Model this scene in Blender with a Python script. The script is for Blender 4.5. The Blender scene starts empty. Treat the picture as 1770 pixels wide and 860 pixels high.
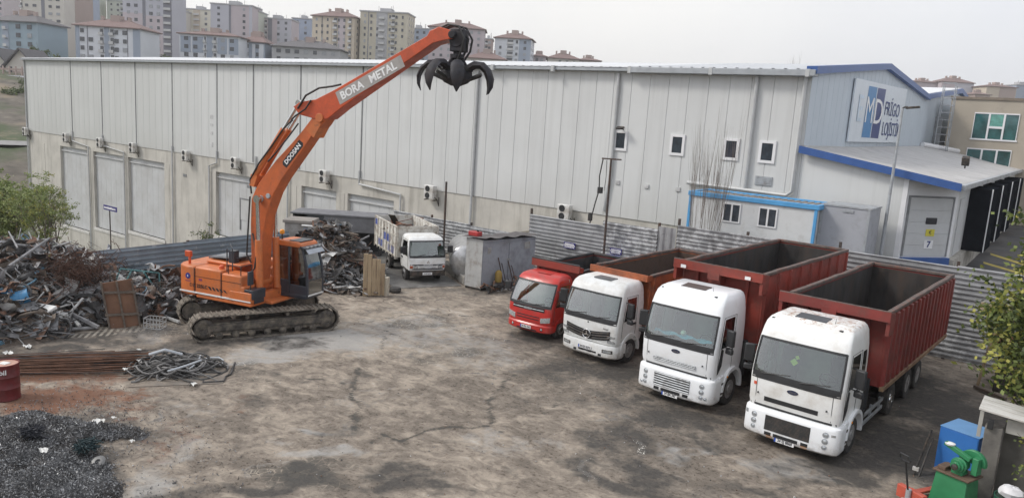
import bpy, bmesh, math, random
from mathutils import Vector, Matrix, Euler
rnd = random.Random(7)
S = bpy.context.scene
COL = S.collection
PI = math.pi
def rad(a): return math.radians(a)

# ------------------------------------------------------------------ camera
CAMH = 8.2
FPX = 1309.0
AX = Vector((0.8038, 0.1450, -0.5770))
# camera axes (right, down, forward) built from roll / pitch and the wall's vanishing point
_roll, _pitch = rad(3.7), rad(9.9)
_down = Vector((-math.sin(_roll)*math.cos(_pitch), math.cos(_roll)*math.cos(_pitch), math.sin(_pitch)))
_d = Vector((-902-885, 86-430, FPX)); _d = _d - _down*_d.dot(_down); _d.normalize()
RX = -_d; RZ = -_down; RY = RZ.cross(RX)          # world axes in camera coordinates
CAMPOS = Vector((0, 0, CAMH))
def ray(u, v):
    c = Vector((u-885, v-430, FPX))
    return Vector((RX.dot(c), RY.dot(c), RZ.dot(c)))
def gp(u, v, z=0.0):
    r = ray(u, v); return CAMPOS + r*((z-CAMH)/r.z)
def atY(u, v, y):
    r = ray(u, v); return CAMPOS + r*(y/r.y)
def atD(u, v, dep):
    r = ray(u, v); return CAMPOS + r*(dep/FPX)
cam = bpy.data.cameras.new('camera'); camo = bpy.data.objects.new('camera', cam); COL.objects.link(camo)
cam.sensor_width = 36; cam.lens = 36*FPX/1770; cam.clip_start = .1; cam.clip_end = 4000
right = Vector((RX.x, RY.x, RZ.x)); down = Vector((RX.y, RY.y, RZ.y)); fwd = Vector((RX.z, RY.z, RZ.z))
m = Matrix.Identity(4)
for i in range(3):
    m[i][0] = right[i]; m[i][1] = -down[i]; m[i][2] = -fwd[i]; m[i][3] = CAMPOS[i]
camo.matrix_world = m
S.camera = camo

# ------------------------------------------------------------------ materials
def nn(nt, t, **kw):
    n = nt.nodes.new(t)
    for k, v in kw.items(): setattr(n, k, v)
    return n
def ramp(nt, p0, p1, c0=(0,0,0,1), c1=(1,1,1,1)):
    r = nn(nt, 'ShaderNodeValToRGB'); e = r.color_ramp.elements
    e[0].position = p0; e[1].position = p1; e[0].color = c0; e[1].color = c1
    return r
def noise(nt, vec, scale, detail=5, rough=.6, dist=0):
    n = nn(nt, 'ShaderNodeTexNoise'); n.inputs['Scale'].default_value = scale
    n.inputs['Detail'].default_value = detail; n.inputs['Roughness'].default_value = rough
    n.inputs['Distortion'].default_value = dist
    nt.links.new(vec, n.inputs['Vector']); return n
def mixc(nt, fac, a, b, blend='MIX'):
    x = nn(nt, 'ShaderNodeMix', data_type='RGBA', blend_type=blend)
    for s, v in ((0, fac), (6, a), (7, b)):
        if hasattr(v, 'default_value') or hasattr(v, 'is_linked'): nt.links.new(v, x.inputs[s])
        else: x.inputs[s].default_value = v if s == 0 else (*v[:3], 1)
    return x.outputs[2]
def M(name, col, rough=.6, metal=0., var=.12, vs=2.5, dirt=None, da=.4, ds=1.5, dw=.12, stretch=(1,1,1), bump=0., bs=30, coat=0., spec=.5, extra=None):
    mt = bpy.data.materials.new(name); mt.use_nodes = True; nt = mt.node_tree
    b = nt.nodes['Principled BSDF']
    b.inputs['Roughness'].default_value = rough; b.inputs['Metallic'].default_value = metal
    b.inputs['Coat Weight'].default_value = coat; b.inputs['Coat Roughness'].default_value = .12
    b.inputs['Specular IOR Level'].default_value = spec
    tc = nn(nt, 'ShaderNodeTexCoord'); mp = nn(nt, 'ShaderNodeMapping'); nt.links.new(tc.outputs['Object'], mp.inputs['Vector'])
    mp.inputs['Scale'].default_value = stretch
    v = mp.outputs['Vector']
    n1 = noise(nt, v, vs)
    lo = tuple(max(0, c*(1-var*1.6)) for c in col); hi = tuple(min(1, c*(1+var*1.6)) for c in col)
    r1 = ramp(nt, .28, .72); nt.links.new(n1.outputs['Fac'], r1.inputs[0])
    c = mixc(nt, r1.outputs['Color'], lo, hi)
    if dirt:
        n2 = noise(nt, v, ds, 8, .68)
        r2 = ramp(nt, 1-da-dw, 1-da+dw); nt.links.new(n2.outputs['Fac'], r2.inputs[0])
        c = mixc(nt, r2.outputs['Color'], c, dirt)
        rr = nn(nt, 'ShaderNodeMapRange'); nt.links.new(r2.outputs['Color'], rr.inputs[0])
        rr.inputs[3].default_value = rough; rr.inputs[4].default_value = min(1, rough+.3)
        nt.links.new(rr.outputs[0], b.inputs['Roughness'])
    if extra: c = extra(nt, tc, c, b)
    nt.links.new(c, b.inputs['Base Color'])
    if bump:
        n3 = noise(nt, tc.outputs['Object'], bs, 4, .6)
        bp = nn(nt, 'ShaderNodeBump'); bp.inputs['Strength'].default_value = bump; bp.inputs['Distance'].default_value = .02
        nt.links.new(n3.outputs['Fac'], bp.inputs['Height']); nt.links.new(bp.outputs[0], b.inputs['Normal'])
    return mt
def glassmat(name, tint=(.55, .62, .6), refl=.12):
    mt = bpy.data.materials.new(name); mt.use_nodes = True; nt = mt.node_tree
    nt.nodes.remove(nt.nodes['Principled BSDF']); out = nt.nodes['Material Output']
    t = nn(nt, 'ShaderNodeBsdfTransparent'); t.inputs[0].default_value = (*tint, 1)
    g = nn(nt, 'ShaderNodeBsdfGlossy'); g.inputs['Roughness'].default_value = .04; g.inputs[0].default_value = (.95, .97, .97, 1)
    lw = nn(nt, 'ShaderNodeLayerWeight'); lw.inputs[0].default_value = .35
    mr = nn(nt, 'ShaderNodeMapRange'); nt.links.new(lw.outputs['Facing'], mr.inputs[0]); mr.inputs[3].default_value = refl; mr.inputs[4].default_value = .8
    x = nn(nt, 'ShaderNodeMixShader'); nt.links.new(mr.outputs[0], x.inputs[0]); nt.links.new(t.outputs[0], x.inputs[1]); nt.links.new(g.outputs[0], x.inputs[2])
    nt.links.new(x.outputs[0], out.inputs[0]); return mt

# ------------------------------------------------------------------ mesh builder
class MB:
    def __init__(s): s.v = []; s.f = []; s.m = []; s.k = 0
    def mat(s, k): s.k = k; return s
    def add(s, vs, fs):
        o = len(s.v); s.v += [tuple(v) for v in vs]
        for f in fs: s.f.append(tuple(o+i for i in f)); s.m.append(s.k)
        return s
    def obox(s, c, sz, R=None):
        c = Vector(c); hx, hy, hz = sz[0]/2, sz[1]/2, sz[2]/2
        vs = [Vector((x, y, z)) for z in (-hz, hz) for y in (-hy, hy) for x in (-hx, hx)]
        if R is not None: vs = [R @ q for q in vs]
        return s.add([c+q for q in vs], [(0,2,3,1),(4,5,7,6),(0,1,5,4),(1,3,7,5),(3,2,6,7),(2,0,4,6)])
    def box(s, x0, x1, y0, y1, z0, z1):
        return s.obox(((x0+x1)/2, (y0+y1)/2, (z0+z1)/2), (abs(x1-x0), abs(y1-y0), abs(z1-z0)))
    def bar(s, p, q, w, h=None, up=(0,0,1)):
        p, q = Vector(p), Vector(q); d = q-p; L = d.length
        if L < 1e-6: return s
        d.normalize(); u = Vector(up)
        if abs(d.dot(u)) > .98: u = Vector((0, 1, 0)) if abs(d.y) < .9 else Vector((1, 0, 0))
        a = d.cross(u).normalized(); b = a.cross(d)
        R = Matrix((d, a, b)).transposed()
        return s.obox((p+q)/2, (L, w, h or w), R)
    def tube(s, pts, r, n=8, r1=None, cap=True):
        pts = [Vector(p) for p in pts]; rings = []; N = len(pts)
        pu = None
        for i, p in enumerate(pts):
            d = (pts[min(i+1, N-1)]-pts[max(i-1, 0)])
            d = d.normalized() if d.length > 1e-9 else Vector((0,0,1))
            if pu is None:
                u = Vector((0,0,1)) if abs(d.z) < .9 else Vector((1,0,0))
            else: u = pu
            a = d.cross(u)
            if a.length < 1e-6: a = d.cross(Vector((0,1,0)))
            a.normalize(); b = a.cross(d).normalized(); pu = b
            rr = r if r1 is None else r+(r1-r)*i/max(1, N-1)
            rings.append([p+a*(rr*math.cos(2*PI*k/n))+b*(rr*math.sin(2*PI*k/n)) for k in range(n)])
        return s.loft(rings, True, cap)
    def loft(s, rings, closed=True, cap=True, capstart=None):
        n = len(rings[0]); vs = [p for r in rings for p in r]; fs = []
        for i in range(len(rings)-1):
            for k in range(n if closed else n-1):
                k2 = (k+1) % n
                fs.append((i*n+k, i*n+k2, (i+1)*n+k2, (i+1)*n+k))
        if (cap if capstart is None else capstart): fs.append(tuple(range(n-1, -1, -1)))
        if cap: fs.append(tuple((len(rings)-1)*n+k for k in range(n)))
        return s.add(vs, fs)
    def cyl(s, p, q, r, n=16, r2=None):
        return s.tube([p, q], r, n, r2 if r2 is not None else None)
    def lathe(s, prof, c, axis=(0,0,1), n=24):
        c = Vector(c); ax = Vector(axis).normalized()
        u = Vector((0,0,1)) if abs(ax.z) < .9 else Vector((1,0,0))
        a = ax.cross(u).normalized(); b = ax.cross(a)
        rings = [[c+ax*h+a*(r*math.cos(2*PI*k/n))+b*(r*math.sin(2*PI*k/n)) for k in range(n)] for r, h in prof]
        return s.loft(rings, True, True)
    def prism(s, poly, fn, t0, t1):
        n = len(poly)
        vs = [fn(a, b, t0) for a, b in poly]+[fn(a, b, t1) for a, b in poly]
        fs = [tuple(range(n-1, -1, -1)), tuple(range(n, 2*n))]+[(i, (i+1) % n, n+(i+1) % n, n+i) for i in range(n)]
        return s.add(vs, fs)
    def quad(s, a, b, c, d): return s.add([a, b, c, d], [(0,1,2,3)])
    def xf(s, Mx):
        s.v = [tuple(Mx @ Vector(p)) for p in s.v]; return s
    def build(s, name, mats, parent=None, bevel=0, smooth=35, seg=2, recalc=True, loc=None):
        me = bpy.data.meshes.new(name); me.from_pydata(s.v, [], s.f)
        if not isinstance(mats, (list, tuple)): mats = [mats]
        for x in mats: me.materials.append(x)
        me.polygons.foreach_set('material_index', s.m)
        if recalc:
            bm = bmesh.new(); bm.from_mesh(me); bmesh.ops.recalc_face_normals(bm, faces=bm.faces); bm.to_mesh(me); bm.free()
        if smooth:
            me.polygons.foreach_set('use_smooth', [True]*len(me.polygons)); me.set_sharp_from_angle(angle=rad(smooth))
        o = bpy.data.objects.new(name, me); COL.objects.link(o)
        if parent: o.parent = parent
        if loc: o.location = loc
        if bevel:
            b = o.modifiers.new('bevel', 'BEVEL'); b.width = bevel; b.segments = seg; b.limit_method = 'ANGLE'; b.angle_limit = rad(40)
        return o
def thing(name, label, cat, loc=(0,0,0), rotz=0, group=None):
    o = bpy.data.objects.new(name, None); COL.objects.link(o); o.empty_display_size = .3
    o.location = loc; o.rotation_euler = (0, 0, rotz); o['label'] = label; o['category'] = cat
    if group: o['group'] = group
    return o
def tag(o, label, cat, group=None):
    o['label'] = label; o['category'] = cat
    if group: o['group'] = group
    return o
def struct(o): o['kind'] = 'structure'; return o
def stuff(o, label, cat): o['kind'] = 'stuff'; o['label'] = label; o['category'] = cat; return o
def dup(root, loc, rotz, label, group=None):
    r = root.copy(); COL.objects.link(r); r.location = loc; r.rotation_euler = (0, 0, rotz); r['label'] = label
    if group: r['group'] = group
    for ch in list(root.children):
        c = ch.copy(); COL.objects.link(c); c.parent = r
        for g in list(ch.children):
            h = g.copy(); COL.objects.link(h); h.parent = c
    return r
def lettering(txt, size, Mx, mat, parent, name='lettering', ext=.003, bold=0., sx=1., shear=0.):
    cu = bpy.data.curves.new('t', 'FONT'); cu.body = txt; cu.size = size; cu.align_x = 'CENTER'; cu.align_y = 'CENTER'
    cu.extrude = ext; cu.offset = bold; cu.shear = shear; cu.resolution_u = 3
    o = bpy.data.objects.new('t', cu); COL.objects.link(o)
    dg = bpy.context.evaluated_depsgraph_get(); dg.update()
    me = bpy.data.meshes.new_from_object(o.evaluated_get(dg)); bpy.data.objects.remove(o)
    me.transform(Mx @ Matrix.Diagonal((sx, 1, 1, 1))); me.materials.clear(); me.materials.append(mat)
    for p in me.polygons: p.material_index = 0
    q = bpy.data.objects.new(name, me); COL.objects.link(q)
    if parent: q.parent = parent
    return q
def frame(o, x, y):            # matrix whose local x / y axes are the two given directions
    x = Vector(x).normalized(); y = Vector(y).normalized(); z = x.cross(y)
    mm = Matrix.Identity(4)
    for i in range(3): mm[i][0] = x[i]; mm[i][1] = y[i]; mm[i][2] = z[i]; mm[i][3] = o[i]
    return mm

def grime(nt, tc, c, b):
    s = nn(nt, 'ShaderNodeSeparateXYZ'); nt.links.new(tc.outputs['Object'], s.inputs[0])
    mr = nn(nt, 'ShaderNodeMapRange'); nt.links.new(s.outputs['Z'], mr.inputs[0]); mr.inputs[1].default_value = 1.15; mr.inputs[2].default_value = .25
    n = noise(nt, tc.outputs['Object'], 3.5, 8, .75); a = nn(nt, 'ShaderNodeMath', operation='MULTIPLY'); nt.links.new(mr.outputs[0], a.inputs[0]); nt.links.new(n.outputs[0], a.inputs[1])
    r = ramp(nt, .30, .72); nt.links.new(a.outputs[0], r.inputs[0])
    c = mixc(nt, r.outputs[0], c, (.30, .26, .22))
    n2 = noise(nt, tc.outputs['Object'], 14, 8, .8); r2 = ramp(nt, .69, .74); nt.links.new(n2.outputs[0], r2.inputs[0])
    return mixc(nt, r2.outputs[0], c, (.50, .46, .40))
def scuffed(dark, sc=5, lo=.60, hi=.70, amt=.7):
    def f(nt, tc, c, b):
        n = noise(nt, tc.outputs['Object'], sc, 9, .78, .5); r = ramp(nt, lo, hi); nt.links.new(n.outputs[0], r.inputs[0])
        m_ = nn(nt, 'ShaderNodeMath', operation='MULTIPLY'); nt.links.new(r.outputs[0], m_.inputs[0]); m_.inputs[1].default_value = amt
        return mixc(nt, m_.outputs[0], c, dark)
    return f
WHITE = M('white_paint', (.80, .82, .84), .32, var=.01, dirt=(.71, .71, .70), da=.36, ds=1.6, dw=.2, coat=.3, extra=grime)
CREAMW = M('old_white_paint', (.76, .77, .76), .36, var=.03, dirt=(.52, .49, .44), da=.36, ds=2.2, dw=.2, extra=grime)
BLACKP = M('black_plastic', (.022, .023, .025), .5, var=.25)
DARKST = M('dark_steel', (.045, .043, .042), .55, .3, var=.3, dirt=(.16, .12, .09), da=.42, ds=5)
RUBBER = M('tyre_rubber', (.025, .025, .026), .8, var=.3, dirt=(.11, .10, .09), da=.42, ds=4, dw=.2)
RIMM = M('rim_steel', (.45, .45, .45), .45, .6, var=.2, dirt=(.12, .10, .08), da=.45, ds=5)
CHROME = M('chrome', (.7, .7, .7), .15, 1., var=.05)
LAMP = M('lamp_lens', (.55, .58, .6), .08, .6, var=.2, vs=20)
AMBER = M('amber_lens', (.75, .30, .03), .25, var=.1)
REDL = M('red_lens', (.5, .03, .02), .25, var=.1)
PLATEW = M('plate_white', (.8, .8, .8), .4, var=.03)
PLATEB = M('plate_blue', (.03, .09, .42), .4, var=.05)
INK = M('black_ink', (.02, .02, .025), .5, var=.05)
WINK = M('white_ink', (.8, .8, .8), .5, var=.03)
GLASS = glassmat('windscreen_glass', (.50, .70, .60), .17)
DGLASS = glassmat('side_glass', (.10, .12, .12), .08)
SEATM = M('seat_cloth', (.10, .10, .11), .9, var=.2)
TRIMM = M('cab_lining', (.42, .43, .39), .85, var=.1)
DASHM = M('dashboard_plastic', (.05, .05, .052), .6, var=.15)
CONC = M('concrete', (.40, .38, .34), .9, var=.12, vs=1.2, dirt=(.17, .155, .135), da=.40, ds=1.4, dw=.16, bump=.25, bs=14)
GALV = M('galvanised', (.40, .42, .44), .5, .4, var=.15, dirt=(.2, .18, .16), da=.36, ds=3)
# ------------------------------------------------------------------ lorries
def yfront(prof, c, p, x, z):
    zs = [r[0] for r in prof]
    z = min(max(z, zs[0]), zs[-1])
    for a, b in zip(prof, prof[1:]):
        if a[0] <= z <= b[0]:
            k = (z-a[0])/max(1e-6, b[0]-a[0]); yf = a[1]+(b[1]-a[1])*k; w = a[2]+(b[2]-a[2])*k; break
    q = min(1, abs(x)/w)
    return yf+c*(1-(1-q**p)**(1/p))
def patch(mb, prof, c, p, x0, x1, z0, z1, off=.006, nx=14, nz=3, depth=.03, zf=None):
    """a panel lying on the front of a cab or bumper, standing off by off, with its edges folded back"""
    P = lambda x, z, o: (x, yfront(prof, c, p, x, z)-o, z)
    g = []
    for j in range(nz+1):
        row = []
        for i in range(nx+1):
            x = x0+(x1-x0)*i/nx; z = z0+(z1-z0)*j/nz
            if zf: z += zf(x)
            row.append((x, z))
        g.append(row)
    vs = [P(x, z, off) for r in g for x, z in r]; n = nx+1
    fs = [(j*n+i, j*n+i+1, (j+1)*n+i+1, (j+1)*n+i) for j in range(nz) for i in range(nx)]
    edge = [(0, i) for i in range(n)]+[(j, nx) for j in range(1, nz+1)]+[(nz, i) for i in range(nx-1, -1, -1)]+[(j, 0) for j in range(nz-1, 0, -1)]
    b = len(vs)
    vs += [P(*g[j][i], -depth) for j, i in edge]
    E = len(edge)
    for k in range(E):
        k2 = (k+1) % E
        fs.append((edge[k][0]*n+edge[k][1], b+k, b+k2, edge[k2][0]*n+edge[k2][1]))
    mb.add(vs, fs)
def wheel(parent, x, y, r, w, side, rimmat=RIMM, dual=False, n=28, name='wheel', chrome=False):
    o = MB().lathe([(r*.60, -.5*w), (r*.93, -.5*w), (r, -.38*w), (r, .38*w), (r*.93, .5*w), (r*.60, .5*w), (r*.57, .3*w), (r*.57, -.3*w)], (x, y, r), (side, 0, 0), n).build(name, RUBBER, parent)
    k = MB()
    d = -.1 if dual else .38
    k.lathe([(r*.585, .48*w), (r*.52, .40*w), (r*.50, d*w*.6), (r*.34, d*w*.6+.02), (r*.30, d*w+.05), (r*.17, d*w+.07), (r*.15, .52*w+.02 if not dual else .3*w), (.0001, .52*w+.03 if not dual else .32*w)], (x, y, r), (side, 0, 0), n)
    for i in range(8):
        a = 2*PI*i/8
        k.cyl((x+side*(d*w*.6+.01), y+r*.42*math.cos(a), r+r*.42*math.sin(a)), (x+side*(d*w*.6+.045), y+r*.42*math.cos(a), r+r*.42*math.sin(a)), .035, 6)
    k.build('rim', CHROME if chrome else rimmat, o)
    return o
def build_cab(root, P):
    prof, c, p = P['prof'], P['c'], P['p']; yr = P['yr']; paint = P['paint']; ws = P['ws']; wt = P['wst']
    T = sorted(set([-1, -.96, -.9, -.82, -wt, -wt*.8, -.5, -.25, 0, .25, .5, wt*.8, wt, .82, .9, .96, 1]))
    sf = P['sidewin']                                      # fractions f0, f1 along the side, z0, z1
    SF = sorted(set([0.04, .12, sf[0], (sf[0]+sf[1])/2, sf[1], .9, 1.0]+([P['rearwin'][0], P['rearwin'][1]] if P.get('rearwin') else [])))
    zs = sorted(set([r[0] for r in prof]+[ws[0], ws[1], sf[2], sf[3]]))
    def row(z):
        for a, b in zip(prof, prof[1:]):
            if a[0] <= z <= b[0]:
                k = (z-a[0])/(b[0]-a[0]); return [a[i]+(b[i]-a[i])*k for i in range(4)]
    cols = [('L', f) for f in reversed(SF)]+[('F', t) for t in T]+[('R', f) for f in SF]
    def pt(col, z):
        _, yf, w, yrr = row(z)
        if col[0] == 'F':
            a = col[1]*PI/2; x = w*math.copysign(abs(math.sin(a))**(2/p), a); return (x, yf+c*(1-abs(math.cos(a))**(2/p)), z)
        s = -1 if col[0] == 'L' else 1
        y = yf+c+(yrr-yf-c)*col[1]; rr = .09
        x = w if col[1] < .95 else w-.05
        return (s*x, y, z)
    n = len(cols); vs = [pt(cc, z) for z in zs for cc in cols]; fs = []
    holes = dict(ws=[], L=[], R=[], RL=[], RR=[])
    for j in range(len(zs)-1):
        zm = (zs[j]+zs[j+1])/2
        for i in range(n):
            i2 = (i+1) % n; a, b = cols[i], cols[i2]
            q = (j*n+i, j*n+i2, (j+1)*n+i2, (j+1)*n+i)
            if a[0] == b[0] == 'F' and abs(a[1]) <= wt+1e-6 and abs(b[1]) <= wt+1e-6 and ws[0] < zm < ws[1]: holes['ws'].append(q); continue
            if a[0] == b[0] and a[0] in 'LR' and i2 != 0:
                f = (a[1]+b[1])/2
                if sf[0] < f < sf[1] and sf[2] < zm < sf[3]: holes[a[0]].append(q); continue
                rw = P.get('rearwin')
                if rw and rw[0] < f < rw[1] and sf[2] < zm < sf[3]: holes['R'+a[0]].append(q); continue
            fs.append(q)
    fs.append(tuple((len(zs)-1)*n+i for i in range(n)))
    fs.append(tuple(range(n-1, -1, -1)))
    cab = MB().add(vs, fs).build('cab', paint, root, smooth=38, recalc=False)
    def sub(hq, name, mat, off, parent=cab):
        if not hq: return
        idx = sorted({i for q in hq for i in q}); mp = {i: k for k, i in enumerate(idx)}
        return MB().add([vs[i] for i in idx], [tuple(mp[i] for i in q) for q in hq]).build(name, mat, parent, recalc=False)
    sub(holes['ws'], 'windscreen', GLASS, 0)
    for k in 'LR':
        sub(holes[k], 'side_window', DGLASS, 0)
        if holes['R'+k]: sub(holes['R'+k], 'rear_side_window', DGLASS, 0)
    # black seal and scuttle
    zc = P.get('scuttle', .10)
    k = MB(); xw = abs(pt(('F', wt), ws[0])[0])
    Px = lambda x, z, o=.0: (x, yfront(prof, c, p, x, z)-o, z)
    xt = abs(pt(('F', wt), ws[1])[0])
    patch(k, prof, c, p, -xw-.02, xw+.02, ws[0]-zc, ws[0]+.03, .008, 18, 2)
    patch(k, prof, c, p, -xt-.0, xt+.0, ws[1]-.05, ws[1]+.012, .005, 18, 1)
    for s in (-1, 1):
        pts = [Vector(pt(('F', s*wt), ws[0]+(ws[1]-ws[0])*q/6)) for q in range(7)]
        k.tube(pts, .03, 6)
    for x0, dx in ((-.75, .62), (.1, .62)):
        a = Vector(Px(x0*P['ww'], ws[0], .03)); b = Vector(Px((x0+dx)*P['ww'], ws[0]+.10, .03)); k.tube([a, b], .014, 5)
    k.build('windscreen_seal', BLACKP, cab)
    # inside
    w0 = row(ws[0])[2]; yf0 = row(ws[0])[1]
    k = MB(); k.box(-w0+.08, w0-.08, yf0+.28, yf0+.62, ws[0]-.45, ws[0]-.10)
    k.build('dashboard', DASHM, cab, .05)
    k = MB()
    for x in (-.55, .0, .55):
        if x == 0: continue
        x *= w0
        k.box(x-.25, x+.25, yf0+.95, yf0+1.4, ws[0]-.5, ws[0]-.32); k.obox((x, yf0+1.42, ws[0]+.05), (.48, .14, .85), Matrix.Rotation(-.15, 3, 'X')); k.obox((x, yf0+1.5, ws[0]+.56), (.28, .1, .2))
    k.build('seat', SEATM, cab, .05)
    k = MB(); cx = .5*w0; pts = [(cx+.22*math.cos(a), yf0+.72-.1*math.sin(a), ws[0]+.02+.2*math.sin(a)) for a in [2*PI*i/16 for i in range(17)]]
    k.tube(pts, .018, 6, cap=False); k.bar((cx, yf0+.5, ws[0]-.15), (cx, yf0+.72, ws[0]+.02), .05); k.bar((cx-.2, yf0+.72, ws[0]+.02), (cx+.2, yf0+.72, ws[0]+.02), .03)
    k.build('steering_wheel', BLACKP, cab)
    k = MB(); yr2 = min(r[3] for r in prof)-.12
    k.box(-w0+.06, w0-.06, yr2, yr2+.03, prof[0][0]+.02, ws[1]+.1); k.box(-w0+.06, w0-.06, yf0+.3, yr2, prof[0][0]+.05, prof[0][0]+.1)
    k.build('cab_lining', TRIMM, cab)
    # door joints, handle, roof gutter
    for s in (-1, 1):
        k = MB()
        f0, f1 = sf[0]-.05, sf[1]+.05
        def sp(f, z, o=.004):
            a = Vector(pt(('R', f), z)); return Vector((s*(a.x+o), a.y, z))
        zb, ztp = prof[0][0]+.12, sf[3]+.06
        zz = [zb+(ztp-zb)*q/6 for q in range(7)]
        pth = [sp(f0, z) for z in zz]+[sp(f1, z) for z in reversed(zz)]
        k.tube(pth, .008, 4)
        k.build('door_joint', BLACKP, cab)
        k = MB(); a = sp(f1-.08, sf[2]-.14, .015); k.box(a.x-.02, a.x+.02, a.y-.1, a.y+.1, a.z-.03, a.z+.03); k.build('door_handle', BLACKP, cab)
    return cab, Px, pt
def mirror(cab, x, y, z, s, big=True, mat=BLACKP):
    k = MB(); h = .5 if big else .34
    k.tube([(x, y, z+h*.55), (x+s*.16, y-.10, z+h*.6), (x+s*.28, y-.12, z+h*.5)], .018, 6)
    k.tube([(x, y, z-h*.5), (x+s*.16, y-.10, z-h*.5), (x+s*.28, y-.12, z-h*.45)], .018, 6)
    k.build('mirror_arm', mat, cab)
    k = MB(); k.obox((x+s*.27, y-.12, z+.06), (.27, .12, h*1.0), Matrix.Rotation(-s*.25, 3, 'Z'))
    if big: k.obox((x+s*.27, y-.12, z-h*.66), (.24, .12, h*.34), Matrix.Rotation(-s*.25, 3, 'Z'))
    k.build('mirror', mat, cab, .04)
def round_lamp(mb, Px, x, z, r):
    a = Vector(Px(x, z)); b = Vector(Px(x+.05, z)); c = Vector(Px(x-.05, z))
    nrm = Vector((b.y-c.y, -.1, 0)).normalized()
    mb.mat(0).lathe([(r*1.25, -.02), (r*1.25, .008), (r*1.02, .012), (r*1.0, .0), (r*.01, .0)], a, nrm, 14)
    mb.mat(1).lathe([(r*.98, .001), (r*.7, .012), (r*.01, .018)], a, nrm, 14)
def plate(parent, Px, x, z, txt, w=.52, h=.115, y=None):
    y = (Px(x, z)[1] if y is None else y)-.03
    b = MB().box(x-w/2, x+w/2, y, y+.02, z-h/2, z+h/2).build('number_plate', PLATEW, parent)
    MB().box(x-w/2, x-w/2+.045, y-.003, y+.01, z-h/2+.003, z+h/2-.003).build('country_band', PLATEB, b)
    lettering(txt, h*.95, frame((x+.02, y-.003, z), (1,0,0), (0,0,1)), INK, b, sx=.82, bold=.002)
def oval_badge(cab, Px, x, z, a=.15, b=.062):
    y = Px(x, z)[1]
    k = MB(); n = 24
    for kk, (sc, o) in enumerate(((1, .008), (.9, .014))):
        k.mat(kk).add([(x+a*sc*math.cos(t), y-o, z+b*sc*math.sin(t)) for t in [2*PI*i/n for i in range(n)]]+[(x+a*sc*math.cos(t), y+.02, z+b*sc*math.sin(t)) for t in [2*PI*i/n for i in range(n)]],
              [tuple(range(n))]+[(i, (i+1) % n, n+(i+1) % n, n+i) for i in range(n)])
    o = k.build('badge', [CHROME, M('badge_enamel', (.02, .03, .07), .3)], cab)
    lettering('Ford', .085, frame((x, y-.017, z), (1,0,0), (0,0,1)), CHROME, o, shear=.3, ext=.001)
def chassis(root, ytail, axles, mat=DARKST, y0=.6, zc=.75, half=.42, r=.5):
    k = MB()
    for s in (-1, 1): k.box(s*half-.05, s*half+.05, y0, ytail, zc-.12, zc+.12)
    for y in axles: k.cyl((-1.0, y, r), (1.0, y, r), .09, 10); k.obox((0, y, r), (.36, .4, .36))
    yy = y0+1
    while yy < ytail-.1: k.box(-half, half, yy-.06, yy+.06, zc-.1, zc+.1); yy += 1.2
    return k.build('chassis', mat, root, .01)
def yaw(root, deg): root.rotation_euler = (0, 0, rad(deg))
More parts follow.
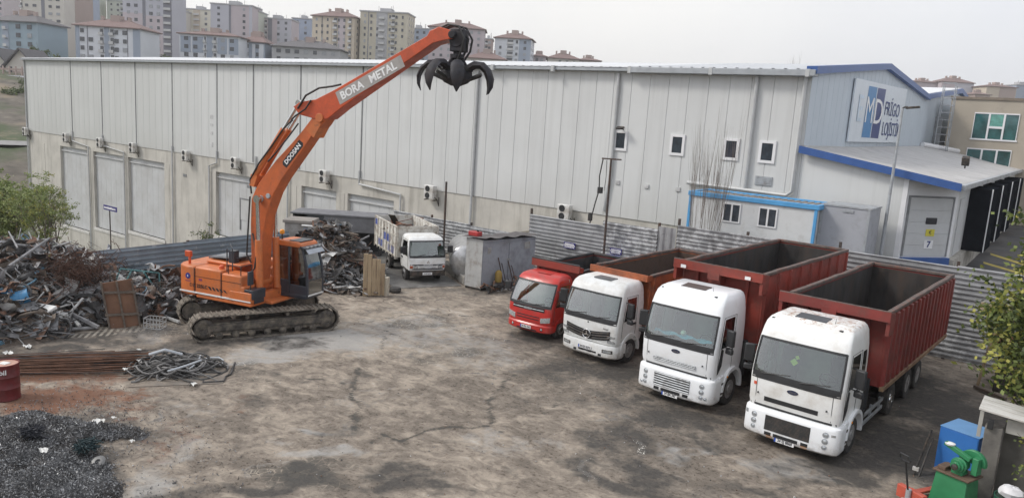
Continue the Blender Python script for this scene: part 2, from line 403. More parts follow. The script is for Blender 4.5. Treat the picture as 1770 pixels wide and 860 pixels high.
def tipper(root, y0, y1, w, z0, z1, nribs, ribw, ribd, paint, rimm, inner, taper=0., rail=None, broad=False):
    """hollow open-topped load body"""
    t = .07; k = MB()
    k.box(-w, -w+t, y0, y1, z0, z1); k.box(w-t, w, y0, y1, z0, z1)
    k.box(-w+t, w-t, y0, y0+t, z0, z1); k.box(-w+t, w-t, y1-t, y1, z0, z1); k.box(-w+t, w-t, y0+t, y1-t, z0, z0+.08)
    body = k.build('tipper_body', paint, root, .008)
    k = MB(); g = .012
    k.box(-w+t, -w+t+g, y0+t, y1-t, z0+.08, z1-.05); k.box(w-t-g, w-t, y0+t, y1-t, z0+.08, z1-.05)
    k.box(-w+t+g, w-t-g, y0+t, y0+t+g, z0+.08, z1-.05); k.box(-w+t+g, w-t-g, y1-t-g, y1-t, z0+.08, z1-.05); k.box(-w+t+g, w-t-g, y0+t+g, y1-t-g, z0+.08, z0+.095)
    k.build('worn_lining', inner, body)
    k = MB(); e = .035; h = .11
    for s in (-1, 1):
        rr = random.Random(int(y1*10)+s); rings = []; n = 14
        for i in range(n+1):
            yy = y0-.02+(y1-y0+.04)*i/n; wb_ = rr.uniform(-.022, .022)*(0 < i < n); wz = rr.uniform(-.018, .018)
            rings.append([(s*(w-t/2)-t/2-e+wb_, yy, z1), (s*(w-t/2)+t/2+e+wb_, yy, z1), (s*(w-t/2)+t/2+e+wb_, yy, z1+h+wz), (s*(w-t/2)-t/2-e+wb_, yy, z1+h+wz)])
        k.loft(rings, True, True)
    k.box(-w+t+e+.001, w-t-e-.001, y1-t-e, y1+e*.6, z1, z1+h*.95)
    k.build('top_rim', rimm, body, .02)
    L = y1-y0
    for s in (-1, 1):
        for i in range(nribs):
            k = MB()
            yy = y0+.12+(L-.24)*i/(nribs-1); a, b2 = ribw/2, ribw/2*.62
            X0, X1 = s*w, s*(w+ribd)
            for (za, zb) in ((z0+.02, z1-.004),):
                vs = [(X0, yy-a, za), (X0, yy+a, za), (X1, yy+b2, za+.05), (X1, yy-b2, za+.05), (X0, yy-a, zb), (X0, yy+a, zb), (X1, yy+b2, zb-.02), (X1, yy-b2, zb-.02)]
                k.add(vs, [(0,1,2,3), (4,7,6,5), (0,3,7,4), (3,2,6,7), (2,1,5,6), (1,0,4,5)])
            k.build('side_rib', paint, body, 0)
    k = MB()
    for s in (-1, 1): k.box(s*(w-.02), s*(w+ribd+.012), y0-.01, y1+.01, z0-.10, z0+.03)
    k.build('bottom_rail', rail or paint, body, .01)
    k = MB()
    for x in [(-w+.1)+(2*w-.2)*i/5 for i in range(6)]: k.box(x-.05, x+.05, y1, y1+.06, z0+.02, z1-.05)
    k.box(-w, w, y1+.001, y1+.05, z0-.1, z0+.02); k.build('tailgate_rib', paint, body, .01)
    k = MB(); zc = .87
    for yy in [y0+.4+(L-.8)*i/8 for i in range(9)]: k.box(-w+.05, w-.05, yy-.05, yy+.05, max(zc, z0-.12), z0)
    for s in (-1, 1): k.box(s*.42-.06, s*.42+.06, y0, y1, zc, z0)
    k.build('sub_frame', DARKST, body)
    return body
def heavy_lorry(label, loc, grille_light, ptxt, axles, bed, roofdirt, chromed):
    root = thing('tipper_lorry', label, 'lorry', loc, 0, 'tipper lorries parked in a row')
    prof = [(1.02, .13, 1.20, 2.15), (1.22, .07, 1.225, 2.15), (1.85, .05, 1.235, 2.15), (1.98, .07, 1.235, 2.15), (2.45, .17, 1.225, 2.15), (2.90, .30, 1.20, 2.14), (3.02, .345, 1.185, 2.13), (3.14, .40, 1.172, 2.12), (3.28, .49, 1.15, 2.10), (3.385, .63, 1.10, 2.07), (3.45, .84, 1.02, 2.02), (3.475, 1.1, .90, 1.92)]
    prof = [(a, b, c_*.968, d) for a, b, c_, d in prof]
    paint = roofdirt or WHITE
    P = dict(prof=prof, c=.22, p=4.8, yr=2.15, paint=paint, ws=(1.97, 2.90), wst=.66, sidewin=(.10, .50, 1.93, 2.78), ww=1.2, scuttle=.16, rearwin=(.62, .82) if not grille_light else None)
    cab, Px, pt = build_cab(root, P)
    # bonnet seam + slot grille
    k = MB(); patch(k, prof, .22, 4.8, -.74, .66, 1.24, 1.36, .006, 12, 1)
    slot = k.build('air_slot', BLACKP, cab)
    if grille_light:
        k = MB()
        for z in (1.255, 1.30, 1.345): k.tube([Px(x, z, .02) for x in [-.74+1.4*i/8 for i in range(9)]], .014, 5)
        for i in range(24): x = -.74+1.4*i/23; k.bar(Px(x, 1.245, .016), Px(x, 1.355, .016), .010)
        k.build('slot_bars', GALV, slot)
    k = MB(); patch(k, prof, .22, 4.8, -1.12, 1.12, 1.055, 1.115, .004, 16, 1); k.build('shadow_gap', BLACKP, cab)
    k = MB()
    for s in (-1, 1): k.tube([Px(s*.98, z, .001) for z in (1.14, 1.4, 1.6, 1.84)], .007, 4)
    k.tube([Px(x, 1.835, .0) for x in [-1.1+2.2*i/12 for i in range(13)]], .007, 4); k.build('panel_joint', BLACKP, cab)
    oval_badge(cab, Px, -.02, 1.66)
    k = MB()
    for x in (-.92, .86): k.lathe([(.025, 0), (.02, .03), (.001, .034)], Px(x, 1.42), (0, -1, 0), 8)
    k.build('washer_jet', BLACKP, cab)
    # roof hatch, horn, marker lamps
    k = MB(); k.obox((-.08, 1.12, 3.468), (.82, .50, .035), Matrix.Rotation(.07, 3, 'X')); h = k.build('roof_hatch', M('hatch_brown', (.07, .055, .05) if grille_light else (.035, .038, .045), .35), cab, .015)
    k = MB(); k.obox((-.08, 1.12, 3.452), (.92, .60, .03), Matrix.Rotation(.07, 3, 'X')); k.build('hatch_frame', paint, h, .01)
    k = MB(); k.box(.74, .84, .62, .70, 3.33, 3.40); k.box(-1.0, -.91, .62, .70, 3.31, 3.38); k.build('marker_lamp', BLACKP, cab, .015)
    k = MB(); k.tube([(.52, 1.0, 3.44), (.56, .9, 3.62)], .008, 5, .004); k.build('aerial', BLACKP, cab)
    k = MB()
    for x in (-.35, 0, .35): k.tube([(x*2.2, .80, 3.425), (x*2.2, 1.9, 3.455)], .014, 5)
    k.build('roof_swage', paint, cab)
    for s in (-1, 1): mirror(cab, s*1.17, .62, 2.25, s)
    # lower cab side: step panel, mudguard arch, quarter grille
    for s in (-1, 1):
        k = MB(); k.box(s*1.0, s*1.235, .55, .86, .42, 1.06); st = k.build('step_panel', WHITE, root, .02)
        k = MB(); k.box(s*1.1, s*1.247, .58, .84, .50, .56); k.box(s*1.1, s*1.247, .58, .84, .80, .86); k.build('tread', DARKST, st)
        k = MB(); arc = [rad(a) for a in range(-4, 186, 10)]; R0, R1 = .60, .70
        A = [(1.42+R1*1.0*math.cos(a), .52+R1*math.sin(a)) for a in arc]; B = [(1.42+R0*math.cos(a), .52+R0*math.sin(a)) for a in arc]
        for i in range(len(arc)-1):
            poly = [A[i], A[i+1], B[i+1], B[i]]
            k.prism(poly, lambda a, b, t, s=s: (s*t, a, b), .95, 1.262)
        k.build('mudguard', WHITE, root, 0)
        k = MB(); k.lathe([(.035, 0), (.03, .02), (.001, .024)], (s*1.262, .98, 1.0), (s, 0, 0), 8); k.build('side_marker', AMBER, root)
        k = MB(); k.prism([(.50, 1.95), (.66, 1.86), (.62, 1.40), (.42, 1.18), (.38, 1.28)], lambda a, b, t, s=s: (s*t, a, b), 1.16, 1.203); k.build('quarter_vent', BLACKP, cab, 0)
    # bumper
    bp = [(.27, .07, 1.20), (.33, .0, 1.245), (.40, -.012, 1.25), (.92, .0, 1.25), (.99, .02, 1.245), (1.03, .07, 1.21)]
    k = MB(); n = 27
    rings = []
    for z, yf, w in bp:
        xs = [math.copysign(abs(math.sin(a))**(2/3.8), a)*w for a in [(-1+2*i/(n-1))*PI/2 for i in range(n)]]
        ring = [(x, yf+.34*(1-(max(0, 1-(abs(x)/w)**3.8))**(1/3.8)), z) for x in xs]
        ring = [(-w, .64, z)]+ring+[(w, .64, z)]
        rings.append(ring+[(w-.06, .64, z), (w-.1, .45, z), (0, .30, z), (-w+.1, .45, z), (-w+.06, .64, z)])
    bum = k.loft(rings, True, True).build('bumper', WHITE, root, smooth=40)
    BX = lambda x, z, o=.0: (x, yfront(bp, .34, 3.8, x, z)-o, z)
    k = MB(); patch(k, bp, .34, 3.8, -.62, .56, .50, .90, .006, 10, 2); g = k.build('radiator_grille', BLACKP, bum)
    k = MB()
    if grille_light:
        for j in range(6):
            z = .52+.072*j; k.tube([BX(-.62+1.18*i/8, z, .02) for i in range(9)], .017, 5)
        for i in range(30):
            x = -.6+1.14*i/29; k.bar(BX(x, .51, .014), BX(x+.02, .89, .014), .008)
    else:
        for j in range(12):
            z = .52+.033*j; k.tube([BX(-.61+1.16*i/8, z, .010) for i in range(9)], .006, 4)
    k.build('grille_bars', GALV if grille_light else DARKST, g)
    k = MB()
    for x0, x1, z0, z1 in ((-.60, -.42, .36, .45), (-.36, .28, .36, .45), (.36, .54, .36, .45)): patch(k, bp, .34, 3.8, x0, x1, z0, z1, .005, 4, 1)
    k.build('air_intake', BLACKP, bum)
    for s in (-1, 1):
        for z, r in ((.82, .062), (.65, .062), (.49, .052)):
            k = MB(); round_lamp(k, BX, s*.93, z, r); k.build('headlight', [GALV, LAMP], bum)
        if grille_light:
            k = MB(); round_lamp(k, BX, s*1.06, .47, .04); k.build('fog_light', [GALV, LAMP], bum)
    if not grille_light:
        k = MB()
        for x in (-.47, .44): patch(k, bp, .34, 3.8, x-.08, x+.08, .29, .36, .01, 3, 1)
        k.build('indicator', AMBER, bum)
        k = MB(); patch(k, bp, .34, 3.8, 1.06, 1.16, .80, .86, .006, 3, 1); patch(k, bp, .34, 3.8, -1.2, -1.12, .80, .9, .006, 3, 1); k.build('side_lamp', LAMP, bum)
    plate(bum, BX, -.06, .305, ptxt)
    for yy, dual, ch in axles:
        for s in (-1, 1):
            if dual:
                wheel(root, s*.72, yy, .50, .28, s, name='inner_wheel'); wheel(root, s*1.04, yy, .50, .28, s, dual=True)
            else: wheel(root, s*1.04, yy, .50, .30, s, chrome=ch)
    chassis(root, bed[1]-.2, [a[0] for a in axles], y0=.75)
    y0, y1, z0, z1, nr, rw, rd, paintb, rail = bed
    body = tipper(root, y0, y1, 1.37, z0, z1, nr, rw, rd, paintb, RIMRUST, INNER, rail=rail)
    # head board shelf over the cab
    k = MB(); gx = 1.50
    k.box(-gx, gx, y0-.56, y0-.52, z1-.12, z1+.16); k.box(-gx, gx, y0-.52, y0+.02, z1-.12, z1-.07)
    for s in (-1, 1): k.prism([(y0-.52, z1-.07), (y0-.52, z1+.15), (y0-.02, z1+.06), (y0-.02, z1-.07)], lambda a, b, t, s=s: (s*t, a, b), gx-.04, gx)
    k.box(-.28, .12, y0-.57, y0-.561, z1-.30, z1+.0)
    k.box(-.9, -.8, y0-.1, y0, z0+.2, z1-.12); k.box(.8, .9, y0-.1, y0, z0+.2, z1-.12)
    k.box(-gx, -gx+.10, y0-.50, y0-.001, z1-.5, z1-.121); k.box(gx-.10, gx, y0-.50, y0-.001, z1-.5, z1-.121)
    k.box(-.28, .12, y0-.46, y0-.001, z1-.42, z1-.121)
    k.build('head_board', paintb, body, .012)
    k = MB(); k.tube([(-gx, y0-.54, z1+.17), (gx, y0-.54, z1+.17)], .022, 6); k.build('head_board_edge', RIMRUST, body)
    # side guard, tank, exhaust stack
    k = MB()
    if not grille_light:
        for z in (.48, .72): k.box(1.16, 1.2, 2.25, 4.35, z, z+.11)
        for yy in (2.4, 3.3, 4.2): k.box(1.1, 1.16, yy-.04, yy+.04, .45, .85)
        for z in (.48, .72): k.box(-1.2, -1.16, 2.25, 4.35, z, z+.11)
        k.build('side_guard', GALV, root, .008)
    k = MB(); k.box(-1.15, -.55, 2.5, 3.5, .42, .98); k.build('fuel_tank', GALV, root, .06)
    k = MB(); k.cyl((1.12, 2.32, 1.0), (1.12, 2.32, 1.85), .12, 14); k.box(1.0, 1.2, 2.22, 2.42, .7, 1.0); k.build('air_filter', BLACKP, root, .01)
    root.rotation_euler = (0, 0, rad(-3.2))
    return root, cab, Px, bum, body
RIMRUST = M('worn_rim_steel', (.125, .10, .09), .75, .2, var=.3, vs=6, dirt=(.20, .075, .05), da=.40, ds=3)
INNER = M('bed_lining_rust', (.034, .031, .030), .8, .1, var=.4, vs=2, stretch=(1, 1, .35), dirt=(.072, .052, .042), da=.40, ds=2.2, bump=.2)
REDBED = M('red_bed_paint', (.225, .034, .028), .5, var=.14, vs=1.2, dirt=(.12, .05, .04), da=.38, ds=1.8, dw=.2, bump=.08, extra=scuffed((.13, .06, .045), 4, .58, .70, .7))
REDBED2 = M('brick_red_bed_paint', (.26, .042, .028), .5, var=.14, vs=1.2, dirt=(.11, .05, .04), da=.38, ds=1.6, dw=.2, bump=.08, extra=scuffed((.14, .07, .05), 4, .58, .70, .7))
YRAIL = M('ochre_rail', (.26, .17, .10), .6, var=.2, dirt=(.16, .06, .04), da=.45, ds=3)
ORBED = M('orange_bed_paint', (.36, .10, .035), .55, var=.18, vs=1.5, dirt=(.14, .06, .04), da=.44, ds=2.2, bump=.1)
def _rusty(nt, tc, c):
    g = nn(nt, 'ShaderNodeNewGeometry'); s = nn(nt, 'ShaderNodeSeparateXYZ'); nt.links.new(tc.outputs['Object'], s.inputs[0])
    n = noise(nt, tc.outputs['Object'], 7, 8, .75); mm = nn(nt, 'ShaderNodeMath', operation='MULTIPLY')
    mr = nn(nt, 'ShaderNodeMapRange'); nt.links.new(s.outputs['Z'], mr.inputs[0]); mr.inputs[1].default_value = 3.36; mr.inputs[2].default_value = 3.44
    r = ramp(nt, .50, .62); nt.links.new(n.outputs['Fac'], r.inputs[0])
    nt.links.new(mr.outputs[0], mm.inputs[0]); nt.links.new(r.outputs[0], mm.inputs[1])
    return mixc(nt, mm.outputs[0], c, (.34, .19, .11))
WHITE_RUSTROOF = M('white_paint_rusty', (.78, .79, .78), .34, var=.02, dirt=(.50, .46, .40), da=.36, ds=1.4, dw=.18, coat=.3,
   extra=lambda nt, tc, c, b: _rusty(nt, tc, c))
T1 = heavy_lorry('white four axle tipper lorry with black grille and closely ribbed red body, nearest of all', (-5.05, 19.42, 0), False, '34 EJ 8868',
    [(1.40, False, False), (5.35, False, True), (7.45, True, False), (8.85, True, False)], (2.92, 11.3, 1.50, 3.58, 17, .26, .085, REDBED, YRAIL), WHITE_RUSTROOF, True)
T2 = heavy_lorry('white tipper lorry with silver mesh grille, blue cloth behind windscreen and broad panelled red body', (-8.78, 20.42, 0), True, '34 BA 347',
    [(1.40, False, False), (5.6, True, False), (6.95, True, False)], (2.78, 11.0, 1.46, 3.84, 9, .20, .06, REDBED2, None), None, False)
# what hangs and lies in the two cabs
_, cab1, Px1, bum1, body1 = T1
k = MB(); k.obox((-.20, .42, 2.36), (.15, .01, .15), Matrix.Rotation(PI/4, 3, 'Y')); k.obox((-.13, .42, 2.50), (.09, .01, .09), Matrix.Rotation(PI/4+.3, 3, 'Y'))
k.build('hanging_card', M('lime_card', (.55, .62, .10), .6), cab1)
k = MB(); patch(k, [(1, .05, 1.235), (2, .05, 1.235)], .22, 4.8, -1.06, -.98, 1.62, 1.70, .004, 2, 1); k.build('red_sticker', M('red_sticker', (.6, .10, .05), .5), cab1)
_, cab2, Px2, bum2, body2 = T2
k = MB(); n = 16
k.add([(-1.0+1.9*i/n, .42+.34*j/4, 1.96+.12*math.sin(i*1.3+j)*.3+(.10 if j == 1 else .04)) for j in range(5) for i in range(n+1)], [(j*(n+1)+i, j*(n+1)+i+1, (j+1)*(n+1)+i+1, (j+1)*(n+1)+i) for j in range(4) for i in range(n)])
k.build('blue_cloth', M('blue_cloth', (.10, .36, .60), .9, var=.2), cab2)
k = MB(); k.lathe([(.001, -.09), (.07, -.05), (.09, .0), (.07, .06), (.001, .09)], (-.05, .50, 2.13), n=12); k.build('white_bag', WINK, cab2)
for bdy, xs in ((body2, (-1.12, 1.05)),):
    for i, x in enumerate(xs):
        MB().box(x-.09, x+.09, 2.75-.58, 2.75-.562, 3.76, 3.86).build('white_label', PLATEW, bdy)

# ---- three-pointed-star badge (ring and three arms)
def star(parent, x, y, z, r, ring=True):
    k = MB()
    if ring: k.tube([(x+r*math.cos(a), y, z+r*math.sin(a)) for a in [2*PI*i/20 for i in range(21)]], r*.10, 6, cap=False)
    for i in range(3):
        a = PI/2+2*PI*i/3; b = a+PI/2; d = (math.cos(a), math.sin(a)); e = (math.cos(b), math.sin(b)); w = r*.16
        k.prism([(x+d[0]*r*.95, z+d[1]*r*.95), (x+e[0]*w, z+e[1]*w), (x-e[0]*w, z-e[1]*w)], lambda a_, b_, t: (a_, t, b_), y-.012, y+.012)
    return k.build('badge', CHROME, parent)
# ---- third lorry: white cab, orange tipper
def white_orange():
    root = thing('tipper_lorry', 'smaller white tipper lorry with star badge, dark slatted grille and rusty orange load body', 'lorry', (-12.80, 22.05, 0), 0, 'tipper lorries parked in a row')
    prof = [(.74, .10, 1.10, 1.85), (.95, .05, 1.135, 1.85), (1.50, .05, 1.145, 1.85), (1.62, .08, 1.145, 1.85), (2.05, .19, 1.13, 1.85), (2.42, .32, 1.09, 1.84), (2.54, .37, 1.08, 1.83), (2.66, .45, 1.055, 1.82), (2.76, .60, 1.0, 1.79), (2.82, .84, .90, 1.74)]
    c, p = .24, 4.2
    cab, Px, pt = build_cab(root, dict(prof=prof, c=c, p=p, yr=1.85, paint=CREAMW, ws=(1.60, 2.42), wst=.68, sidewin=(.14, .60, 1.55, 2.32), ww=1.1, scuttle=.14))
    k = MB()
    zf = lambda x: -.10*(1-abs(x)/.86)
    patch(k, prof, c, p, -.90, .90, .93, 1.24, .008, 16, 2, zf=lambda x: -.13*(1-(abs(x)/.90)**1.5))
    g = k.build('radiator_grille', BLACKP, cab)
    k = MB()
    for j in range(3):
        z = 1.0+.09*j; k.tube([Px(x, z-.13*(1-(abs(x)/.9)**1.5), .022) for x in [-.88+1.76*i/14 for i in range(15)]], .022, 5)
    k.build('grille_bars', DARKST, g)
    star(cab, 0, Px(0, 1.0)[1]-.05, .99, .155)
    k = MB(); k.lathe([(.03, 0), (.028, .01), (.001, .012)], Px(0, 1.40), (0, -1, 0), 10); k.build('bonnet_roundel', BLACKP, cab)
    lettering('Atego', .09, frame(Px(.74, 1.30, .014), (1, .28, 0), (0, 0, 1)), DARKST, cab, name='model_lettering', ext=.001)
    bp = [(.25, .06, 1.10), (.31, .0, 1.145), (.66, -.01, 1.15), (.72, .02, 1.13)]
    n = 25; rings = []
    for z, yf, w in bp:
        xs = [math.copysign(abs(math.sin(a))**(2/3.0), a)*w for a in [(-1+2*i/(n-1))*PI/2 for i in range(n)]]
        ring = [(x, yf+.42*(1-(max(0, 1-(abs(x)/w)**3.0))**(1/3.0)), z) for x in xs]
        rings.append([(-w, .66, z)]+ring+[(w, .66, z), (w-.06, .66, z), (w-.1, .45, z), (0, .25, z), (-w+.1, .45, z), (-w+.06, .66, z)])
    bum = MB().loft(rings, True, True).build('bumper', CREAMW, root, smooth=40)
    BX = lambda x, z, o=0.: (x, yfront(bp, .42, 3.0, x, z)-o, z)
    for s in (-1, 1):
        k = MB(); patch(k, prof, c, p, min(s*.80, s*1.08), max(s*.80, s*1.08), .82, 1.08, .012, 6, 1); k.build('headlight', LAMP, cab)
        k = MB(); patch(k, bp, .42, 3.0, min(s*.66, s*1.02), max(s*.66, s*1.02), .46, .58, .006, 5, 1); f = k.build('fog_light', DARKST, bum)
        k = MB(); patch(k, bp, .42, 3.0, min(s*.70, s*.98), max(s*.70, s*.98), .48, .56, .012, 5, 1); k.build('lens', LAMP, f)
        k = MB(); k.box(s*.95, s*1.14, .52, .80, .40, .76); k.build('step_panel', CREAMW, root, .02)
        k = MB(); arc = [rad(a) for a in range(-6, 187, 12)]
        for i in range(len(arc)-1):
            poly = [(1.05+.62*math.cos(arc[i]), .46+.62*math.sin(arc[i])), (1.05+.62*math.cos(arc[i+1]), .46+.62*math.sin(arc[i+1])), (1.05+.53*math.cos(arc[i+1]), .46+.53*math.sin(arc[i+1])), (1.05+.53*math.cos(arc[i]), .46+.53*math.sin(arc[i]))]
            k.prism(poly, lambda a, b, t, s=s: (s*t, a, b), .85, 1.16)
        k.build('mudguard', CREAMW, root, 0)
        mirror(cab, s*1.13, .58, 1.95, s)
    k = MB(); patch(k, bp, .42, 3.0, -.30, .44, .30, .44, .004, 6, 1); patch(k, bp, .42, 3.0, -.50, -.38, .32, .40, .004, 3, 1); patch(k, bp, .42, 3.0, .52, .64, .32, .40, .004, 3, 1); k.build('air_intake', BLACKP, bum)
    plate(bum, BX, -.02, .52, '34 BZ 0273')
    k = MB(); k.obox((-.02, .98, 2.835), (.72, .46, .03)); h = k.build('roof_hatch', M('hatch_grey', (.10, .11, .12), .3), cab, .012)
    k = MB(); k.box(.66, .76, .62, .69, 2.66, 2.73); k.build('marker_lamp', BLACKP, cab, .012)
    for yy, dual in ((1.05, False), (5.0, True)):
        for s in (-1, 1):
            if dual: wheel(root, s*.68, yy, .45, .24, s, name='inner_wheel'); wheel(root, s*.98, yy, .45, .24, s, dual=True)
            else: wheel(root, s*.98, yy, .45, .28, s)
    chassis(root, 8.2, [1.05, 5.0], y0=.6, zc=.7, half=.4, r=.45)
    body = tipper(root, 2.15, 8.5, 1.18, 1.02, 2.92, 5, .12, .05, ORBED, RIMRUST, M('brown_bed_lining', (.10, .062, .045), .85, var=.35, vs=2, dirt=(.05, .04, .035), da=.45, ds=2))
    root.rotation_euler = (0, 0, rad(-3.0)); k = MB(); k.box(-1.21, 1.21, 1.72, 1.77, 2.80, 3.04); k.box(-1.21, 1.21, 1.77, 2.16, 2.80, 2.84)
    for s in (-1, 1): k.prism([(1.77, 2.84), (1.77, 3.03), (2.13, 2.99), (2.13, 2.84)], lambda a, b, t, s=s: (s*t, a, b), 1.17, 1.21)
    k.prism([(-.5, 1.76), (-.35, 2.05), (.35, 2.05), (.5, 1.76)], lambda a, b, t: (a, b, t), 2.86, 2.96)
    for x in (-1.12, -.4, .4, 1.12): k.box(x-.05, x+.05, 2.06, 2.149, 1.1, 2.8)
    k.build('head_board', ORBED, body, .01)
    return root
white_orange()
# ---- light lorries (red one parked in the row, white one driving in)
def light_lorry(name, label, loc, rotz, prof, c, p, paint, ws, ww, sidewin, grp):
    root = thing(name, label, 'lorry', loc, rotz, grp)
    cab, Px, pt = build_cab(root, dict(prof=prof, c=c, p=p, yr=prof[0][3], paint=paint, ws=ws, wst=.74, sidewin=sidewin, ww=ww, scuttle=.07))
    return root, cab, Px
RED = M('red_cab_paint', (.47, .028, .022), .34, var=.08, dirt=(.30, .07, .06), da=.38, ds=2, coat=.2, extra=scuffed((.22, .10, .08), 7, .62, .74, .6))
prof = [(.62, .06, .96, 1.62), (.78, .03, .985, 1.62), (1.24, .05, .99, 1.62), (1.34, .08, .99, 1.62), (1.75, .26, .975, 1.62), (2.13, .46, .93, 1.61), (2.22, .52, .91, 1.6), (2.31, .62, .86, 1.57), (2.37, .80, .77, 1.52), (2.40, 1.0, .66, 1.45)]
root, cab, Px = light_lorry('light_lorry', 'small red lorry with red tipper body, last in the parked row', (-15.82, 22.72, 0), 0, prof, .22, 3.0, RED, (1.32, 2.13), .95, (.10, .72, 1.28, 2.05), 'tipper lorries parked in a row')
bp = [(.30, .05, .94), (.35, .0, .985), (.56, -.01, .99), (.61, .03, .96)]
n = 21; rings = []
for z, yf, w in bp:
    xs = [math.copysign(abs(math.sin(a))**(2/3.0), a)*w for a in [(-1+2*i/(n-1))*PI/2 for i in range(n)]]
    ring = [(x, yf+.30*(1-(max(0, 1-(abs(x)/w)**3.0))**(1/3.0)), z) for x in xs]
    rings.append([(-w, .5, z)]+ring+[(w, .5, z), (w-.06, .5, z), (0, .22, z), (-w+.06, .5, z)])
bum = MB().loft(rings, True, True).build('bumper', RED, root, smooth=40)
BX = lambda x, z, o=0.: (x, yfront(bp, .30, 3.0, x, z)-o, z)
k = MB(); patch(k, prof, .22, 3.0, -.72, .72, 1.10, 1.24, .008, 12, 1); g = k.build('upper_grille', BLACKP, cab)
k = MB(); k.tube([Px(x, 1.17, .02) for x in [-.7+1.4*i/8 for i in range(9)]], .012, 5); k.obox(Px(0, 1.17, .03), (.34, .02, .07)); k.build('chrome_bar', GALV, g)
k = MB()
for z in (.76, .86): patch(k, prof, .22, 3.0, -.52, .52, z, z+.035, .004, 8, 1)
k.build('slot_grille', INK, cab)
for s in (-1, 1):
    k = MB(); patch(k, prof, .22, 3.0, min(s*.58, s*.95), max(s*.58, s*.95), .68, .88, .014, 6, 2, zf=lambda x: .06*(abs(x)-.62)/.3); k.build('headlight', LAMP, cab)
    k = MB(); round_lamp(k, BX, s*.66, .45, .045); k.build('fog_light', [BLACKP, LAMP], bum)
    mirror(cab, s*.98, .52, 1.72, s, False)
    for yy, dual in ((.95, False), (3.5, True)): wheel(root, s*.83, yy, .37, .24, s, dual=dual)
    k = MB(); arc = [rad(a) for a in range(-4, 185, 12)]
    for i in range(len(arc)-1):
        q = [(.95+R*math.cos(arc[j]), .38+R*math.sin(arc[j])) for R, j in ((.50, i), (.50, i+1), (.43, i+1), (.43, i))]
        k.prism(q, lambda a, b, t, s=s: (s*t, a, b), .72, 1.0)
    k.build('mudguard', RED, root, 0)
plate(bum, BX, -.02, .46, '34 FB 1562', w=.48)
k = MB(); patch(k, bp, .30, 3.0, -.45, .45, .35, .40, .004, 6, 1); k.build('air_intake', BLACKP, bum)
k = MB(); k.obox((.05, 1.0, 2.405), (.6, .3, .02)); k.build('roof_vent', RED, cab, .008)
chassis(root, 6.0, [.95, 3.5], y0=.5, zc=.62, half=.36, r=.37)
DKIN = M('dark_steel_bed', (.035, .036, .04), .65, .2, var=.35, dirt=(.10, .08, .07), da=.4, ds=2)
body = tipper(root, 1.95, 6.3, 1.04, .95, 2.38, 6, .09, .045, REDBED, DKIN, DKIN)
k = MB(); k.box(-1.12, 1.12, 1.68, 1.72, 2.44, 2.72); k.box(-1.12, 1.12, 1.72, 1.96, 2.44, 2.48)
for s in (-1, 1): k.prism([(1.72, 2.48), (1.72, 2.70), (2.02, 2.60), (2.02, 2.48)], lambda a, b, t, s=s: (s*t, a, b), 1.08, 1.12)
for x in (-.9, 0, .9): k.box(x-.05, x+.05, 1.86, 1.949, 1.0, 2.44)
k.build('head_board', REDBED2, body, .01)
k = MB(); k.tube([(-1.12, 1.70, 2.75), (1.12, 1.70, 2.75)], .032, 6); k.tube([(-1.1, 1.96, 2.62), (1.1, 1.96, 2.62)], .03, 6)
for i in range(9): x = -1+i*.25; k.bar((x, 1.70, 2.74), (x, 1.96, 2.62), .025)
k.build('load_rack', DKIN, body)
# ---- white light lorry driving in
fdir = Vector((.885, -.466)); rz = math.atan2(fdir.y, fdir.x)+PI/2
prof = [(.62, .05, .90, 1.60), (.80, .02, .93, 1.60), (1.22, .05, .94, 1.60), (1.32, .09, .94, 1.60), (1.70, .22, .92, 1.60), (2.02, .34, .88, 1.59), (2.10, .40, .86, 1.58), (2.17, .50, .81, 1.55), (2.22, .70, .72, 1.5), (2.24, .9, .6, 1.42)]
root, cab, Px = light_lorry('light_lorry', 'dirty white light lorry with board sided load body coming up from the gate', (-24.45, 26.5, 0), rz, prof, .16, 3.2, CREAMW, (1.30, 2.02), .9, (.12, .74, 1.26, 1.96), None)
k = MB(); patch(k, prof, .16, 3.2, -.88, .88, .66, .92, .006, 14, 1); g = k.build('dark_front_band', BLACKP, cab)
k = MB()
for z in (.72, .79, .86): k.tube([Px(x, z, .014) for x in [-.42+.84*i/6 for i in range(7)]], .010, 5)
k.build('grille_bars', GALV, g)
k = MB()
for i in range(3):
    a = PI/2+2*PI*i/3; d = (math.cos(a), math.sin(a)); e = (-d[1], d[0]); q = .085; z0 = 1.03
    k.prism([(0, z0), (d[0]*q*.5+e[0]*q*.29, z0+d[1]*q*.5+e[1]*q*.29), (d[0]*q, z0+d[1]*q), (d[0]*q*.5-e[0]*q*.29, z0+d[1]*q*.5-e[1]*q*.29)], lambda a_, b_, t: (a_, t, b_), Px(0, 1.05)[1]-.02, Px(0, 1.05)[1]+.01)
k.build('badge', CHROME, cab)
lettering('MITSUBISHI', .085, frame(Px(0, .895, .016), (1,0,0), (0,0,1)), WINK, g, name='maker_lettering', ext=.001, sx=1.1)
for s in (-1, 1):
    k = MB(); patch(k, prof, .16, 3.2, min(s*.50, s*.74), max(s*.50, s*.74), .72, .86, .014, 4, 1); k.build('headlight', LAMP, cab)
    k = MB(); patch(k, prof, .16, 3.2, min(s*.75, s*.89), max(s*.75, s*.89), .73, .86, .014, 3, 1); k.build('indicator', M('orange_red_lens', (.45, .12, .06), .3), cab)
    mirror(cab, s*.93, .40, 1.55, s, False)
    for yy, dual in ((.95, False), (3.75, True)): wheel(root, s*.79, yy, .37, .23, s, dual=dual)
b = MB().box(-.88, .88, -.03, .12, .36, .62).build('bumper', DARKST, root, .03)
